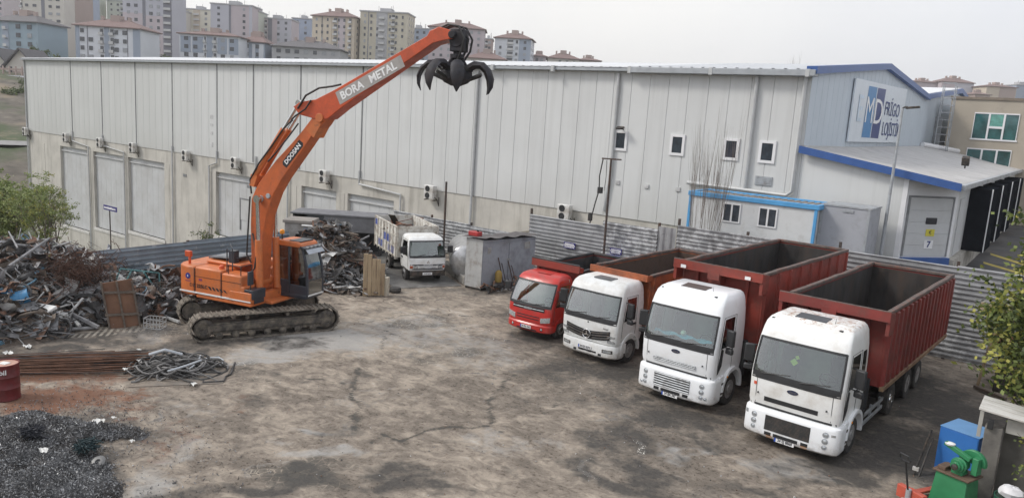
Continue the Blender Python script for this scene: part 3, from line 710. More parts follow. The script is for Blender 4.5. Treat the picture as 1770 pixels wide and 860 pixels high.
MB().box(-.28, .20, -.055, -.031, .42, .54).build('number_plate', PLATEW, b); lettering('34 BP 4096', .09, frame((-.04, -.058, .48), (1,0,0), (0,0,1)), INK, b, ext=.001, sx=.85)
chassis(root, 5.6, [.95, 3.75], y0=.4, zc=.62, half=.36, r=.37)
BOARD = M('chipped_white_boards', (.60, .585, .54), .7, var=.12, vs=2, dirt=(.22, .16, .11), da=.42, ds=3, dw=.1)
BLUEB = M('faded_blue_paint', (.05, .08, .30), .6, var=.2, dirt=(.4, .4, .42), da=.36, ds=4)
k = MB(); w, y0, y1, z0, z1 = 1.08, 1.75, 5.8, .95, 2.5; t = .05
k.box(-w, -w+t, y0, y1, z0, z1); k.box(w-t, w, y0, y1, z0, z1); k.box(-w+t, w-t, y0, y0+t, z0, z1); k.box(-w+t, w-t, y1-t, y1, z0, z1); k.box(-w+t, w-t, y0+t, y1-t, z0, z0+.06)
body = k.build('load_body', BOARD, root, .006)
k = MB()
for s in (-1, 1):
    for i in range(8): yy = y0+.08+(y1-y0-.16)*i/7; k.box(s*w, s*(w+.04), yy-.035, yy+.035, z0-.1, z1)
    for z in (z0, z0+.5, z0+1.02, z1-.07): k.box(s*w, s*(w+.03), y0, y1, z, z+.06)
k.box(-w, w, y0-.04, y0-.001, z1-.12, z1+.02)
for x in (-w+.04, w-.04): k.box(x-.04, x+.04, y0-.05, y0-.001, z0, z1-.121)
k.build('stake_frame', M('chipped_cream_frame', (.52, .50, .45), .7, var=.1, dirt=(.20, .14, .10), da=.42, ds=5), body)
k = MB()
for s in (-1, 1):
    for a, bb, zz, z2 in ((.28, .42, .52, .94), (.45, .56, .52, .94), (.12, .22, .1, .44), (.62, .80, .1, .44), (.86, .98, 1.1, 1.4), (.28, .36, .1, .44)):
        k.box(s*(w+.001), s*(w+.012), y0+(y1-y0)*a, y0+(y1-y0)*bb, z0+zz, z0+z2)
k.build('painted_panel', BLUEB, body)
k = MB()
for i in range(26):
    p0 = Vector((rnd.uniform(-.95, .95), rnd.uniform(2, 5.5), rnd.uniform(1.9, 2.4))); d = Vector((rnd.uniform(-1, 1), rnd.uniform(-1, 1), rnd.uniform(-.2, .3))).normalized()*rnd.uniform(.2, .5)
    k.mat(rnd.choice((0, 0, 1))).bar(p0-d, p0+d, rnd.uniform(.05, .4), .03)
k.mat(0).box(-.95, .95, 2.0, 5.6, 1.3, 1.95)
k.build('scrap_load', [DARKST, M('rust_load', (.16, .07, .04), .9, var=.3)], body)
# ------------------------------------------------------------------ material handler (excavator) with orange-peel grapple
ORANGE = M('excavator_orange', (.60, .160, .042), .40, var=.06, vs=1.5, dirt=(.36, .13, .055), da=.40, ds=2.2, dw=.2, coat=.1, extra=scuffed((.15, .07, .04), 5, .57, .72, .8))
ORANGE3 = M('boom_orange', (.55, .125, .032), .42, var=.08, vs=1.2, dirt=(.33, .095, .04), da=.42, ds=1.8, dw=.2, extra=scuffed((.15, .06, .035), 4, .57, .72, .8))
ORANGE2 = M('stick_orange_red', (.56, .085, .025), .4, var=.06, vs=1.5, dirt=(.30, .06, .025), da=.38, ds=2, dw=.2, coat=.1, extra=scuffed((.15, .06, .04), 5, .57, .72, .8))
TRACKM = M('track_steel', (.07, .062, .055), .75, .2, var=.3, vs=6, dirt=(.22, .19, .15), da=.46, ds=4)
SHOEM = M('dusty_track_shoe', (.20, .175, .145), .85, .1, var=.25, vs=6, dirt=(.09, .075, .06), da=.45, ds=5)
GRAPM = M('grapple_steel', (.028, .028, .034), .62, .0, var=.4, vs=4, dirt=(.05, .042, .042), da=.42, ds=3, spec=.3)
GREYD = M('decal_grey', (.36, .34, .32), .5, var=.06, dirt=(.28, .26, .25), da=.4, ds=3, extra=scuffed((.40, .16, .10), 9, .63, .70, .7))
HOSE = M('hydraulic_hose', (.025, .024, .024), .55, var=.2)
PANELG = M('dark_cab_frame', (.032, .037, .048), .4, var=.15, coat=.2)
EXR = rad(14.6)
EX = thing('material_handler', 'orange tracked material handler with raised boom and black claw grapple, cab to the right', 'excavator', (-23.1, 16.4, 0), EXR)
TR = Matrix.Rotation(rad(68.3)-EXR, 4, 'Z')
SH = Matrix.Translation(Vector((-.36, .02, 0))) @ TR
def track(side):
    # side: lateral offset, track runs along local x before the turn
    Lh, r, w = 2.12, .42, .62; zc = .455
    def loop(n, rr):
        pts = []; st = 2*Lh; ar = PI*rr; tot = 2*st+2*ar
        for i in range(n):
            s = tot*i/n
            if s < st: p = (-Lh+s, zc+rr, 0)
            elif s < st+ar: a = (s-st)/rr; p = (Lh+rr*math.sin(a), zc+rr*math.cos(a), a)
            elif s < 2*st+ar: p = (Lh-(s-st-ar), zc-rr, PI)
            else: a = (s-2*st-ar)/rr; p = (-Lh-rr*math.sin(a), zc-rr*math.cos(a), PI+a)
            pts.append(p)
        return pts
    k = MB()
    pts = loop(120, r-.03)
    k.loft([[(x, side+dy, z) for x, z, a in pts] for dy in (-w/2+.12, w/2-.12)], True, False)
    band = k.build('track_chain', TRACKM, EX); band.data.transform(SH)
    k = MB()
    for x, z, a in loop(64, r+.005):
        R = Matrix.Rotation(a, 3, 'Y')
        k.obox((x, side, z), (.165, w, .035), R); k.obox(Vector((x, side, z))+R @ Vector((-.05, 0, .03)), (.03, w, .05), R)
    sh = k.build('track_shoes', SHOEM, band, 0); sh.data.transform(SH)
    k = MB()
    k.box(-Lh+.25, Lh-.25, side-.18, side+.18, zc-.24, zc+.16)
    k.box(-Lh+.1, Lh-.1, side-w/2+.06, side+w/2-.06, zc-.12, zc+.10)
    o = k.build('track_frame', TRACKM, EX, .02); o.data.transform(SH)
    s = -1 if side < 0 else 1
    for x, rr in ((-Lh, .33), (Lh, .33)):
        k = MB(); k.lathe([(rr, -.2), (rr, .2), (rr-.05, .24), (rr*.55, .25), (rr*.5, .22), (rr*.25, .22), (.01, .23)], (x, side, zc), (0, s, 0), 24)
        for i in range(8): a = 2*PI*i/8; k.cyl((x+rr*.72*math.cos(a), side+s*.22, zc+rr*.72*math.sin(a)), (x+rr*.72*math.cos(a), side+s*.27, zc+rr*.72*math.sin(a)), .03, 6)
        o = k.build('drive_sprocket' if x > 0 else 'idler_wheel', TRACKM, EX); o.data.transform(SH)
    for i in range(7): x = -Lh+.5+i*(2*Lh-1)/6; o = MB().lathe([(.13, -.2), (.13, .2), (.06, .24), (.01, .25)], (x, side, .17), (0, s, 0), 12).build('track_roller', TRACKM, EX); o.data.transform(SH)
    for x in (-.7, .7): o = MB().lathe([(.07, -.2), (.07, .22), (.01, .23)], (x, side, zc+.3), (0, s, 0), 10).build('carrier_roller', TRACKM, EX); o.data.transform(SH)
for s in (-1, 1): track(s*1.24)
k = MB(); k.box(-1.0, 1.0, -.9, .9, .42, .80); k.obox((0, 0, .62), (1.3, 1.9, .3)); u = k.build('undercarriage', DARKST, EX, .05); u.data.transform(SH)
MB().cyl((-.42, .25, .8), (-.42, .25, 1.06), .68, 28).build('slew_ring', DARKST, EX)
# platform and hoods
k = MB(); k.box(-2.2, .30, -1.12, 2.0, 1.02, 1.14); k.box(.30, .62, -.40, 2.0, 1.02, 1.13); k.build('platform', ORANGE, EX, .03)
k = MB(); cw = [(-3.22, -.72), (-3.05, -1.0), (-2.6, -1.14), (-2.25, -1.14), (-2.25, 2.0), (-2.6, 2.0), (-3.05, 1.86), (-3.22, 1.6), (-3.27, .44)]
k.prism(cw, lambda a, b, t: (a, b, t), 1.06, 2.16); cwo = k.build('counterweight', ORANGE, EX, .08, seg=3)
k = MB(); k.box(-2.248, -1.02, -1.13, 2.0, 1.14, 2.16); hood = k.build('engine_hood', ORANGE, EX, .07, seg=3)
k = MB(); k.box(-1.018, -.12, -1.13, -.42, 1.14, 2.08); k.box(-1.0, .0, -1.125, -.50, 1.15, 1.72); tank = k.build('side_locker', ORANGE, EX, .06, seg=3)
k = MB(); k.box(-1.018, -.70, .42, 2.0, 1.14, 1.95); k.build('side_locker', ORANGE, EX, .06, seg=3)
k = MB(); k.box(-.66, .32, -1.14, -.44, 1.145, 1.52); stp = k.build('front_locker', ORANGE, EX, .04, seg=3)
k = MB(); k.box(-.10, .30, -1.10, -.46, 1.521, 1.62); k.obox((.28, -.78, 1.46), (.20, .66, .34)); k.box(.325, .36, -1.0, -.5, 1.12, 1.3); k.build('step_cover', PANELG, stp, .02)
k = MB(); k.box(-2.35, -.75, -.45, 1.2, 2.17, 2.30); hc = k.build('engine_cover', ORANGE, EX, .05)
k = MB(); k.obox((-1.75, .35, 2.40), (1.35, 1.25, .06), Matrix.Rotation(rad(-5), 3, 'Y')); ps = k.build('raised_grating', PANELG, hc, .02)
k = MB()
for i in range(5): k.obox((-1.75, -.1+i*.22, 2.44), (1.25, .10, .012), Matrix.Rotation(rad(-5), 3, 'Y'))
k.build('grating_slats', GALV, ps)
k = MB(); k.box(-2.95, -.67, -1.150, -1.128, 1.18, 1.235); k.build('white_stripe', CREAMW, hood)
k = MB(); k.box(-.66, .30, -1.150, -1.138, 1.18, 1.225); k.build('white_stripe', CREAMW, stp)
k = MB(); k.box(-2.258, -2.24, -1.146, -1.128, 1.2, 2.1); k.box(-1.03, -1.008, -1.142, -1.128, 1.16, 2.1); k.box(-2.24, -.14, -1.138, -1.128, 1.80, 1.815); k.build('panel_joint', HOSE, hood)
def side_frame(d, z, dd=1, dz=0, y=-1.140): return frame((d, y, z), (dd, 0, dz), (-dz, 0, dd))
lettering('DX 225LC', .17, side_frame(-2.06, 1.46), INK, hood, bold=.004, sx=1.1)
k = MB()
for i in range(5): k.prism([(-1.52+i*.17, 1.39), (-1.44+i*.17, 1.39), (-1.53+i*.17, 1.51-i*.008), (-1.63+i*.17, 1.51-i*.008)], lambda a, b, t: (a, t, b), -1.140, -1.128)
k.build('black_chevrons', INK, hood)
k = MB(); k.lathe([(.11, -.006), (.11, .012), (.001, .013)], (-2.55, -1.14, 1.78), (0, -1, 0), 18); ro = k.build('blue_roundel', M('navy_blue', (.03, .04, .22), .4), cwo)
lettering('6', .12, side_frame(-2.55, 1.78, y=-1.156), WINK, ro)
k = MB(); k.box(-2.67, -2.43, -1.146, -1.138, 1.58, 1.61); k.box(-2.05, -1.9, -1.136, -1.126, 1.66, 1.74); k.build('small_decal', M('violet_decal', (.20, .05, .12), .5), hood)
# on the hood: lamp, rails, exhaust
k = MB(); k.cyl((-2.75, -.85, 2.15), (-2.75, -.85, 2.42), .05, 8); k.obox((-2.80, -.85, 2.52), (.26, .12, .22)); k.build('rear_lamp', M('red_orange_lamp', (.55, .09, .03), .4), cwo, .02)
k = MB(); k.lathe([(.09, 0), (.09, .12), (.05, .16), (.001, .17)], (-1.25, -.85, 2.14), (0, 0, 1), 12); k.build('filler_cap', M('cap_red', (.55, .09, .03), .4), hood)
k = MB(); k.box(-1.35, -1.1, -.40, -.15, 2.25, 2.75); k.tube([(-.92, -.95, 2.1), (-.92, -.95, 2.95)], .022, 6); k.tube([(-.9, -.7, 2.1), (-.95, -.65, 2.9), (-1.4, -.3, 3.0)], .02, 6); k.build('exhaust_stack', PANELG, hood)
k = MB()
for a in ((-.75, -1.06), (-.2, -1.06), (-.2, -.5)): k.tube([(a[0], a[1], 2.0), (a[0], a[1], 2.40)], .018, 6)
k.tube([(-.75, -1.06, 2.40), (-.2, -1.06, 2.40), (-.2, -.5, 2.40)], .018, 6); k.tube([(.22, -1.05, 1.5), (.22, -1.05, 2.25)], .02, 6)
k.build('hand_rail', HOSE, tank)
k = MB(); k.obox((.22, -1.05, 2.05), (.07, .26, .50)); k.build('mirror', PANELG, stp, .02)
# cab
k = MB(); y0, y1 = .50, 1.46; zb, zt = 1.14, 3.18
prof2 = [(.40, zb), (1.80, zb), (1.86, zb+.3), (1.80, 2.2), (1.55, 3.0), (1.42, zt), (.50, zt), (.40, 3.0)]
prof2 = [(.02, zb), (1.40, zb), (1.46, zb+.28), (1.42, 2.3), (1.20, 3.05), (1.08, zt), (.12, zt), (.02, 3.02)]
# lower tub, posts, roof
k.prism([(.02, zb), (1.40, zb), (1.46, zb+.14), (.02, zb+.14)], lambda a, b, t: (a, t, b), y0, y1)
cabt = k.build('cab', PANELG, EX, .02)
k = MB()
W = .075
for y in (y0+.04, y1-.04):
    k.bar((.06, y, zb), (.06, y, 3.05), .09, .08); k.bar((.62, y, zb), (.60, y, 3.05), .07, .07)
    k.bar((1.44, y, zb+.1), (1.40, y, 2.3), .09, .08); k.bar((1.40, y, 2.3), (1.18, y, 3.06), .09, .08)
    k.bar((.06, y, 1.75), (.62, y, 1.75), .05, .05)
    k.box(.06, .62, y-.03, y+.03, zb+.1, 1.74)
    k.box(.66, 1.42, y-.03, y+.03, zb+.1, 1.62)
k.build('cab_posts', PANELG, cabt, .015)
k = MB(); k.prism([(-.02, 3.02), (1.22, 3.02), (1.14, 3.16), (1.0, 3.22), (.10, 3.22), (-.02, 3.14)], lambda a, b, t: (a, t, b), y0-.02, y1+.02)
rf = k.build('cab_roof', ORANGE, cabt, .05, seg=3)
k = MB(); k.prism([(1.12, 3.10), (1.34, 3.04), (1.36, 2.98), (1.12, 3.0)], lambda a, b, t: (a, t, b), y0-.04, y1+.04); k.box(.55, 1.05, y0+.1, y1-.1, 3.2, 3.245); lb = k.build('lamp_bar', PANELG, rf, .015)
k = MB()
for i in range(4): yy = y0+.12+i*(y1-y0-.24)/3; k.obox((1.345, yy, 3.05), (.05, .13, .07))
k.build('work_lamps', LAMP, lb, .01)
k = MB(); k.quad((1.37, y0, 2.98), (1.37, y1, 2.98), (1.50, y1, 2.84), (1.50, y0, 2.84)); k.build('visor', M('visor_grey', (.35, .38, .42), .3, .3), rf)
k = MB(); k.quad((1.45, y0+.07, zb+.72), (1.45, y1-.07, zb+.72), (1.40, y1-.07, 2.3), (1.40, y0+.07, 2.3)); k.quad((1.405, y0+.07, 2.3), (1.405, y1-.07, 2.3), (1.19, y1-.07, 3.03), (1.19, y0+.07, 3.03)); k.build('front_window', glassmat('green_cab_glass', (.30, .36, .30), .16), cabt, recalc=False, smooth=0)
k = MB(); k.quad((1.46, y0+.06, zb+.15), (1.46, y1-.06, zb+.15), (1.455, y1-.06, zb+.70), (1.455, y0+.06, zb+.70)); k.build('lower_window', glassmat('brown_glass', (.28, .20, .17), .06), cabt, recalc=False, smooth=0)
k = MB(); k.box(1.44, 1.475, y0, y1, zb+.685, zb+.715); k.build('window_bar', PANELG, cabt)
k = MB(); k.box(1.44, 1.49, y0+.02, y1-.02, zb+.12, zb+.165); k.build('white_sill', CREAMW, cabt)
k = MB()
for y in (y0+.04, y1-.04):
    k.quad((.1, y, 1.78), (.58, y, 1.78), (.58, y, 3.02), (.1, y, 3.02)); k.quad((.66, y, 1.64), (1.40, y, 1.64), (1.17, y, 3.0), (.65, y, 3.02))
k.build('side_window', glassmat('dark_cab_glass', (.12, .14, .15), .08), cabt, recalc=False, smooth=0)
k = MB(); k.box(.25, .75, y0+.22, y1-.22, 1.5, 1.65); k.obox((.25, (y0+y1)/2, 2.05), (.14, .5, .85), Matrix.Rotation(-.12, 3, 'Y')); k.build('seat', SEATM, cabt, .05)
k = MB(); k.box(.9, 1.3, y0-.05, y1+.03, 1.02, 1.135); k.box(1.3, 1.52, y0-.03, y1+.03, 1.02, 1.14); k.build('cab_base', ORANGE, EX, .02)
k = MB(); k.lathe([(.08, 0), (.09, .03), (.085, .12), (.05, .16), (.001, .17)], (.15, y0+.2, 3.42), n=12); bc = k.build('beacon', AMBER, rf)
k = MB(); k.tube([(.15, y0+.2, 3.2), (.15, y0+.2, 3.43)], .03, 6); k.build('beacon_stem', HOSE, bc)
# put the cab where it stands on the platform
CM = Matrix.Translation((-.86, .88-.5*1.10/.96, 0)) @ Matrix.Diagonal((1, 1.10/.96, 1, 1))
def shift(o):
    o.data.transform(CM)
    for ch in o.children: shift(ch)
for o in [q for q in EX.children if q.name in ('cab', 'cab_base')]: shift(o)
# boom
BP = [(-.42, 1.45), (-.42, 2.17), (-.47, 3.79), (-.44, 4.71), (-.30, 5.0), (-.11, 5.32), (.63, 6.18), (1.31, 6.84), (1.72, 7.27), (2.14, 7.76), (2.40, 7.93), (2.60, 7.88), (2.66, 7.70), (2.52, 7.5), (2.13, 7.14), (1.80, 6.70), (1.28, 6.04), (.88, 5.53), (.54, 5.0), (.22, 4.21), (.06, 3.24), (-.04, 1.45)]
hb = .27
k = MB(); k.prism(BP, lambda a, b, t: (a, t, b), -hb, hb); boom = k.build('boom', ORANGE3, EX, .025)
k = MB(); k.cyl((2.45, -hb-.08, 7.74), (2.45, hb+.08, 7.74), .15, 18); k.cyl((-.2, -hb-.16, 1.7), (-.2, hb+.16, 1.7), .2, 16); k.prism([(1.9, 7.3), (2.2, 7.05), (2.5, 7.55), (2.35, 7.8)], lambda a, b, t: (a, t, b), -hb-.02, hb+.02); k.build('boom_pins', ORANGE, boom, .01)
k = MB(); k.cyl((-.01, -hb-.2, 4.77), (-.01, hb+.2, 4.77), .12, 14); k.cyl((.32, -hb-.05, 4.9), (.32, hb+.05, 4.9), .09, 12); k.build('cylinder_pins', GALV, boom, .01)
Bm = lambda d, z: Vector((d, 0, z))
def cylinder(p, q, off, r, name='boom_cylinder', k1=.58):
    p = Vector(p); q = Vector(q); o = Vector((0, off, 0)); mid = p+(q-p)*k1
    b = MB().cyl(p+o, mid+o, r, 14).lathe([(r*1.25, -.04), (r*1.25, .04)], p+o, (0, 1, 0), 12).build(name, ORANGE, EX)
    MB().cyl(mid+o, q+o, r*.55, 12).lathe([(r*1.1, -.06), (r*1.1, .06)], q+o, (0, 1, 0), 12).build('piston_rod', CHROME, b)
for s in (-1, 1): cylinder((.13, 0, 1.45), (-.01, 0, 4.77), s*.46, .13, k1=.56)
k = MB(); k.box(.02, .28, -.58, .58, 1.14, 1.40); k.build('cylinder_bracket', ORANGE, EX, .02)
for s in (-.16, .16): cylinder((-.42, 0, 5.45), (1.48, 0, 8.18), s, .10, 'stick_cylinder', .66)
k = MB(); k.prism([(-.55, 5.2), (-.35, 5.15), (-.2, 5.55), (-.48, 5.6)], lambda a, b, t: (a, t, b), -.26, .26); k.build('cylinder_lug', ORANGE, boom)
# stick
SP = [(1.35, 8.05), (1.60, 7.80), (2.43, 7.66), (2.75, 7.72), (3.26, 8.10), (5.53, 9.58), (6.60, 10.27), (7.05, 10.38), (7.26, 10.42), (7.24, 10.66), (6.79, 10.77), (6.48, 10.64), (6.38, 10.48), (3.01, 8.69), (2.26, 8.34), (1.62, 8.22)]
hs = .30
k = MB(); k.prism(SP, lambda a, b, t: (a, t, b), -hs, hs); stick = k.build('stick', ORANGE2, EX, .02)
dirv = Vector((5.43-3.08, 0, 9.85-8.60)).normalized(); upv = Vector((-dirv.z, 0, dirv.x))
A = Vector((3.05, -hs-.006, 8.60)); Bq = Vector((5.47, -hs-.006, 9.88)); dn = Vector((.20, 0, -.385))
k = MB(); q = [A, A+dn, Bq+dn*.9, Bq]
k.add([(v.x, -hs-.007, v.z) for v in q]+[(v.x, -hs+.01, v.z) for v in q], [(0,1,2,3), (0,4,5,1), (1,5,6,2), (2,6,7,3), (3,7,4,0)])
dec = k.build('grey_decal', GREYD, stick)
def on_stick(t, h): p = A+dn*.5+dirv*t; p = p+upv*h; return frame((p.x, -hs-.012, p.z), dirv, upv)
lettering('BORA', .36, on_stick(.62, 0), WINK, dec, bold=.010, sx=1.0); lettering('METAL', .36, on_stick(1.92, .0), WINK, dec, bold=.010, sx=1.0)
dv = Vector((1.74-.98, 0, 6.93-6.04)).normalized(); uv = Vector((-dv.z, 0, dv.x)); c0 = Vector((1.34, -hb-.004, 6.45))
k = MB(); pl = [(-.55, -.13), (.5, -.13), (.58, -.05), (.55, .13), (-.5, .13), (-.58, .05)]
k.prism([((c0+dv*a+uv*b).x, (c0+dv*a+uv*b).z) for a, b in pl], lambda a, b, t: (a, t, b), -hb-.006, -hb+.01); dl = k.build('dark_name_plate', INK, boom)
lettering('DOOSAN', .215, frame((c0.x, -hb-.010, c0.z), dv, uv), WINK, dl, bold=.006, sx=1.0)
k = MB(); k.tube([(1.55, -.31, 8.0), (1.9, -.34, 8.45), (2.4, -.3, 8.72), (2.9, -.26, 8.80), (3.2, -.2, 8.88)], .035, 7); k.tube([(1.2, -.2, 7.6), (1.5, -.36, 7.75), (1.9, -.36, 8.0), (2.1, -.33, 8.3)], .028, 6)
k.tube([(-.5, -.2, 4.9), (-.52, -.25, 5.4), (-.1, -.3, 6.0), (.45, -.3, 6.65), (.95, -.28, 7.3), (1.3, -.25, 7.6)], .03, 7); k.tube([(-.5, .1, 4.9), (-.5, .1, 5.5), (.1, .15, 6.5), (.8, .15, 7.3), (1.2, .15, 7.8)], .03, 7); k.tube([(.3, -.3, 6.1), (.7, -.36, 6.45), (1.2, -.36, 7.0), (1.6, -.33, 7.5)], .026, 6)
k.tube([(-.40, -.3, 2.4), (-.54, -.38, 2.7), (-.52, -.34, 3.6), (-.49, -.28, 4.8)], .03, 7); k.tube([(-.3, -.5, 2.0), (.0, -.6, 2.3), (.05, -.55, 2.8), (-.2, -.40, 3.3), (-.3, -.36, 3.5)], .03, 7)
k.build('hoses', HOSE, boom)
# grapple: rotator head, hanger, crown and five curved tines
gx, gz = 7.30, 10.50
k = MB(); k.box(gx-.16, gx+.30, -.20, .20, 10.05, 10.72); k.cyl((gx-.05, -.33, 10.55), (gx-.05, .33, 10.55), .13, 14); k.cyl((gx+.06, -.22, 10.42), (gx+.06, .22, 10.42), .25, 20)
gr = k.build('grapple', GRAPM, EX, .03)
k = MB(); k.cyl((gx+.02, 0, 9.60), (gx+.02, 0, 10.1), .13, 14); k.cyl((gx+.02, 0, 9.86), (gx+.02, 0, 9.98), .22, 18)
for i in range(5):
    a = 2*PI*i/5+.3; k.bar((gx+.02+.1*math.cos(a), .1*math.sin(a), 9.95), (gx+.02+.42*math.cos(a), .42*math.sin(a), 9.45), .09)
k.build('hanger', GRAPM, gr)
k = MB(); k.lathe([(.14, .32), (.40, .18), (.50, .04), (.50, -.16), (.38, -.28), (.15, -.38), (.001, -.38)], (gx+.02, 0, 9.40), n=20); k.build('crown', GRAPM, gr)
for i, az_ in enumerate((-32, 22, 84, 128, 190)):
    a = rad(22-az_); ca, sa = math.cos(a), math.sin(a)
    path = [(.36, 9.53, .13, .18), (.62, 9.68, .17, .17), (.90, 9.68, .20, .13), (1.10, 9.52, .21, .10), (1.21, 9.27, .20, .08), (1.21, 9.03, .13, .06), (1.13, 8.82, .02, .02)]
    rings = []
    for j, (r, z, w, t) in enumerate(path):
        p0 = path[max(0, j-1)]; p1 = path[min(len(path)-1, j+1)]; dr, dz = p1[0]-p0[0], p1[1]-p0[1]; L = math.hypot(dr, dz); nr, nz = -dz/L, dr/L
        if nr*1 < 0: pass
        ring = []
        for (lw, lt) in ((-1, -.15), (-.55, .55), (0, .75), (.55, .55), (1, -.15), (.6, -.5), (0, -.25), (-.6, -.5)):
            rr = r+nr*t*lt; zz = z+nz*t*lt; ring.append((gx+.02+rr*ca-lw*w*sa, rr*sa+lw*w*ca, zz))
        rings.append(ring)
    k = MB().loft(rings, True, True); tn = k.build('tine', GRAPM, gr, smooth=30)
    k = MB(); k.cyl((gx+.02+.40*ca, .40*sa, 9.22), (gx+.02+.86*ca, .86*sa, 9.40), .06, 8); k.cyl((gx+.02+.4*ca-.2*sa, .4*sa+.2*ca, 9.53), (gx+.02+.4*ca+.2*sa, .4*sa-.2*ca, 9.53), .08, 10); k.build('tine_cylinder', HOSE, tn)
k = MB()
for y in (-.14, .02, .16): k.tube([(6.75, y, 10.74), (7.05, y*1.3, 10.86), (7.45, y*1.8, 10.80), (7.66, y*2, 10.45), (7.60, y*2, 10.1), (7.42, y*1.4, 9.75)], .035, 7)
k.build('grapple_hoses', HOSE, gr)
# ------------------------------------------------------------------ terrain and yard
import numpy as np
def interp(t, tab):
    if t <= tab[0][0]: return tab[0][1]
    for a, b in zip(tab, tab[1:]):
        if t <= b[0]: return a[1]+(b[1]-a[1])*(t-a[0])/(b[0]-a[0])
    return tab[-1][1]
def sm(a, b, t):
    t = min(1, max(0, (t-a)/(b-a))); return t*t*(3-2*t)
BASEX = [(-130, -8.5), (-100, -9.6), (-85, -9.3), (-70, -7.2), (-57, -4.8), (-40, -2.0), (-26, 1.5), (-12, 1.9), (40, 1.9)]
HILL = [(100, -8.5), (120, -6), (131, -3.7), (143, -1.6), (152, -1.2), (178, 2.2), (214, 9.5), (260, 14), (350, 20), (600, 30), (900, 40), (1500, 52)]
def terrain(x, y):
    r = math.hypot(x, y)
    if x > -31.2 and y < 33.3: b = -.06
    else:
        dx = max(0, -31.2-x); dy = max(0, y-33.3)
        if dx > 0: b = -.06+(interp(x, BASEX)-(-.06))*sm(0, 7, math.hypot(dx, dy if x > -26 else 0)+ (dy*.0))
        else: b = -.06+(interp(x, BASEX)+.06)*sm(0, .9, dy)
    h = interp(r, HILL)
    return b+(h-b)*sm(98, 125, r)
def axis_lines(segs):
    out = []
    for a, b, st in segs:
        n = max(1, round((b-a)/st)); out += [a+(b-a)*i/n for i in range(n)]
    return out+[segs[-1][1]]
xs = axis_lines([(-1500, -700, 100), (-700, -140, 20), (-140, -31.2, 2.2), (-31.2, -26, .65), (-26, 20, 2), (20, 200, 20), (200, 1500, 130)])
ys = axis_lines([(-400, -20, 40), (-20, 33.3, 2.05), (33.3, 34.3, .25), (34.3, 130, 2.4), (130, 700, 19), (700, 1800, 110)])
vs = [(x, y, terrain(x, y)+(rnd.uniform(-.25, .25) if (x < -40 and math.hypot(x, y) > 60) else 0)) for y in ys for x in xs]; n = len(xs)
fs = [(j*n+i, j*n+i+1, (j+1)*n+i+1, (j+1)*n+i) for j in range(len(ys)-1) for i in range(n-1)]
def earth(nt, tc, c, b):
    n1 = noise(nt, tc.outputs['Object'], .035, 8, .62); r1 = ramp(nt, .46, .58); nt.links.new(n1.outputs[0], r1.inputs[0])
    c = mixc(nt, r1.outputs[0], c, (.055, .075, .030))
    n2 = noise(nt, tc.outputs['Object'], .11, 8, .6); r2 = ramp(nt, .54, .64); nt.links.new(n2.outputs[0], r2.inputs[0])
    return mixc(nt, r2.outputs[0], c, (.21, .17, .12))
EARTH = M('bare_earth', (.12, .105, .085), .95, var=.3, vs=.4, bump=.4, bs=2, extra=earth)
struct(MB().add(vs, fs).build('terrain', EARTH, smooth=60, recalc=False))
# yard sheet; stains, wear and darker ground under the vehicles carried as attributes
YX0, YX1, YY0, YY1, st = -31.2, 7.0, -6.0, 33.3, .11
nx = int((YX1-YX0)/st)+1; ny = int((YY1-YY0)/st)+1
gx_ = np.linspace(YX0, YX1, nx); gy_ = np.linspace(YY0, YY1, ny)
GX, GY = np.meshgrid(gx_, gy_)
def wobble(seed, sc, amp):
    rs = np.random.RandomState(seed); o = np.zeros_like(GX)
    for q in range(9):
        a = rs.uniform(0, 2*PI); f = sc*rs.uniform(.6, 2.2); o += np.sin((GX*math.cos(a)+GY*math.sin(a))*f+rs.uniform(0, 6))/9*amp*2
    return o
WX = GX+wobble(1, 2.2, .55)+wobble(4, 7, .16); WY = GY+wobble(2, 2.2, .55)+wobble(5, 7, .16)
def splats(lst):
    o = np.zeros_like(GX)
    for u, v, wp_, hp_, rel, val in lst:
        p = gp(u, v); q = gp(u+10, v)-gp(u-10, v); r1 = wp_*q.length/20; r2 = hp_*(gp(u, v+8)-gp(u, v-8)).length/16; a = math.atan2(q.y, q.x)+rad(rel); dx = WX-p.x; dy = WY-p.y
        e = np.sqrt(((dx*math.cos(a)+dy*math.sin(a))/r1)**2+((-dx*math.sin(a)+dy*math.cos(a))/r2)**2)
        o = np.maximum(o, val*np.clip(1.45-e*.9, 0, 1))
    return o
def lines(lst):
    o = np.zeros_like(GX)
    for pts, w, val in lst:
        P = [gp(u, v) for u, v in pts]
        for a, b in zip(P, P[1:]):
            d = b-a; L2 = d.x**2+d.y**2; xx = GX+wobble(8, 5, .10)-a.x; yy = GY+wobble(9, 5, .10)-a.y
            t = np.clip((xx*d.x+yy*d.y)/L2, 0, 1); e = np.sqrt((xx-t*d.x)**2+(yy-t*d.y)**2)/w
            o = np.maximum(o, val*np.clip(1.3-e, 0, 1))
    return o
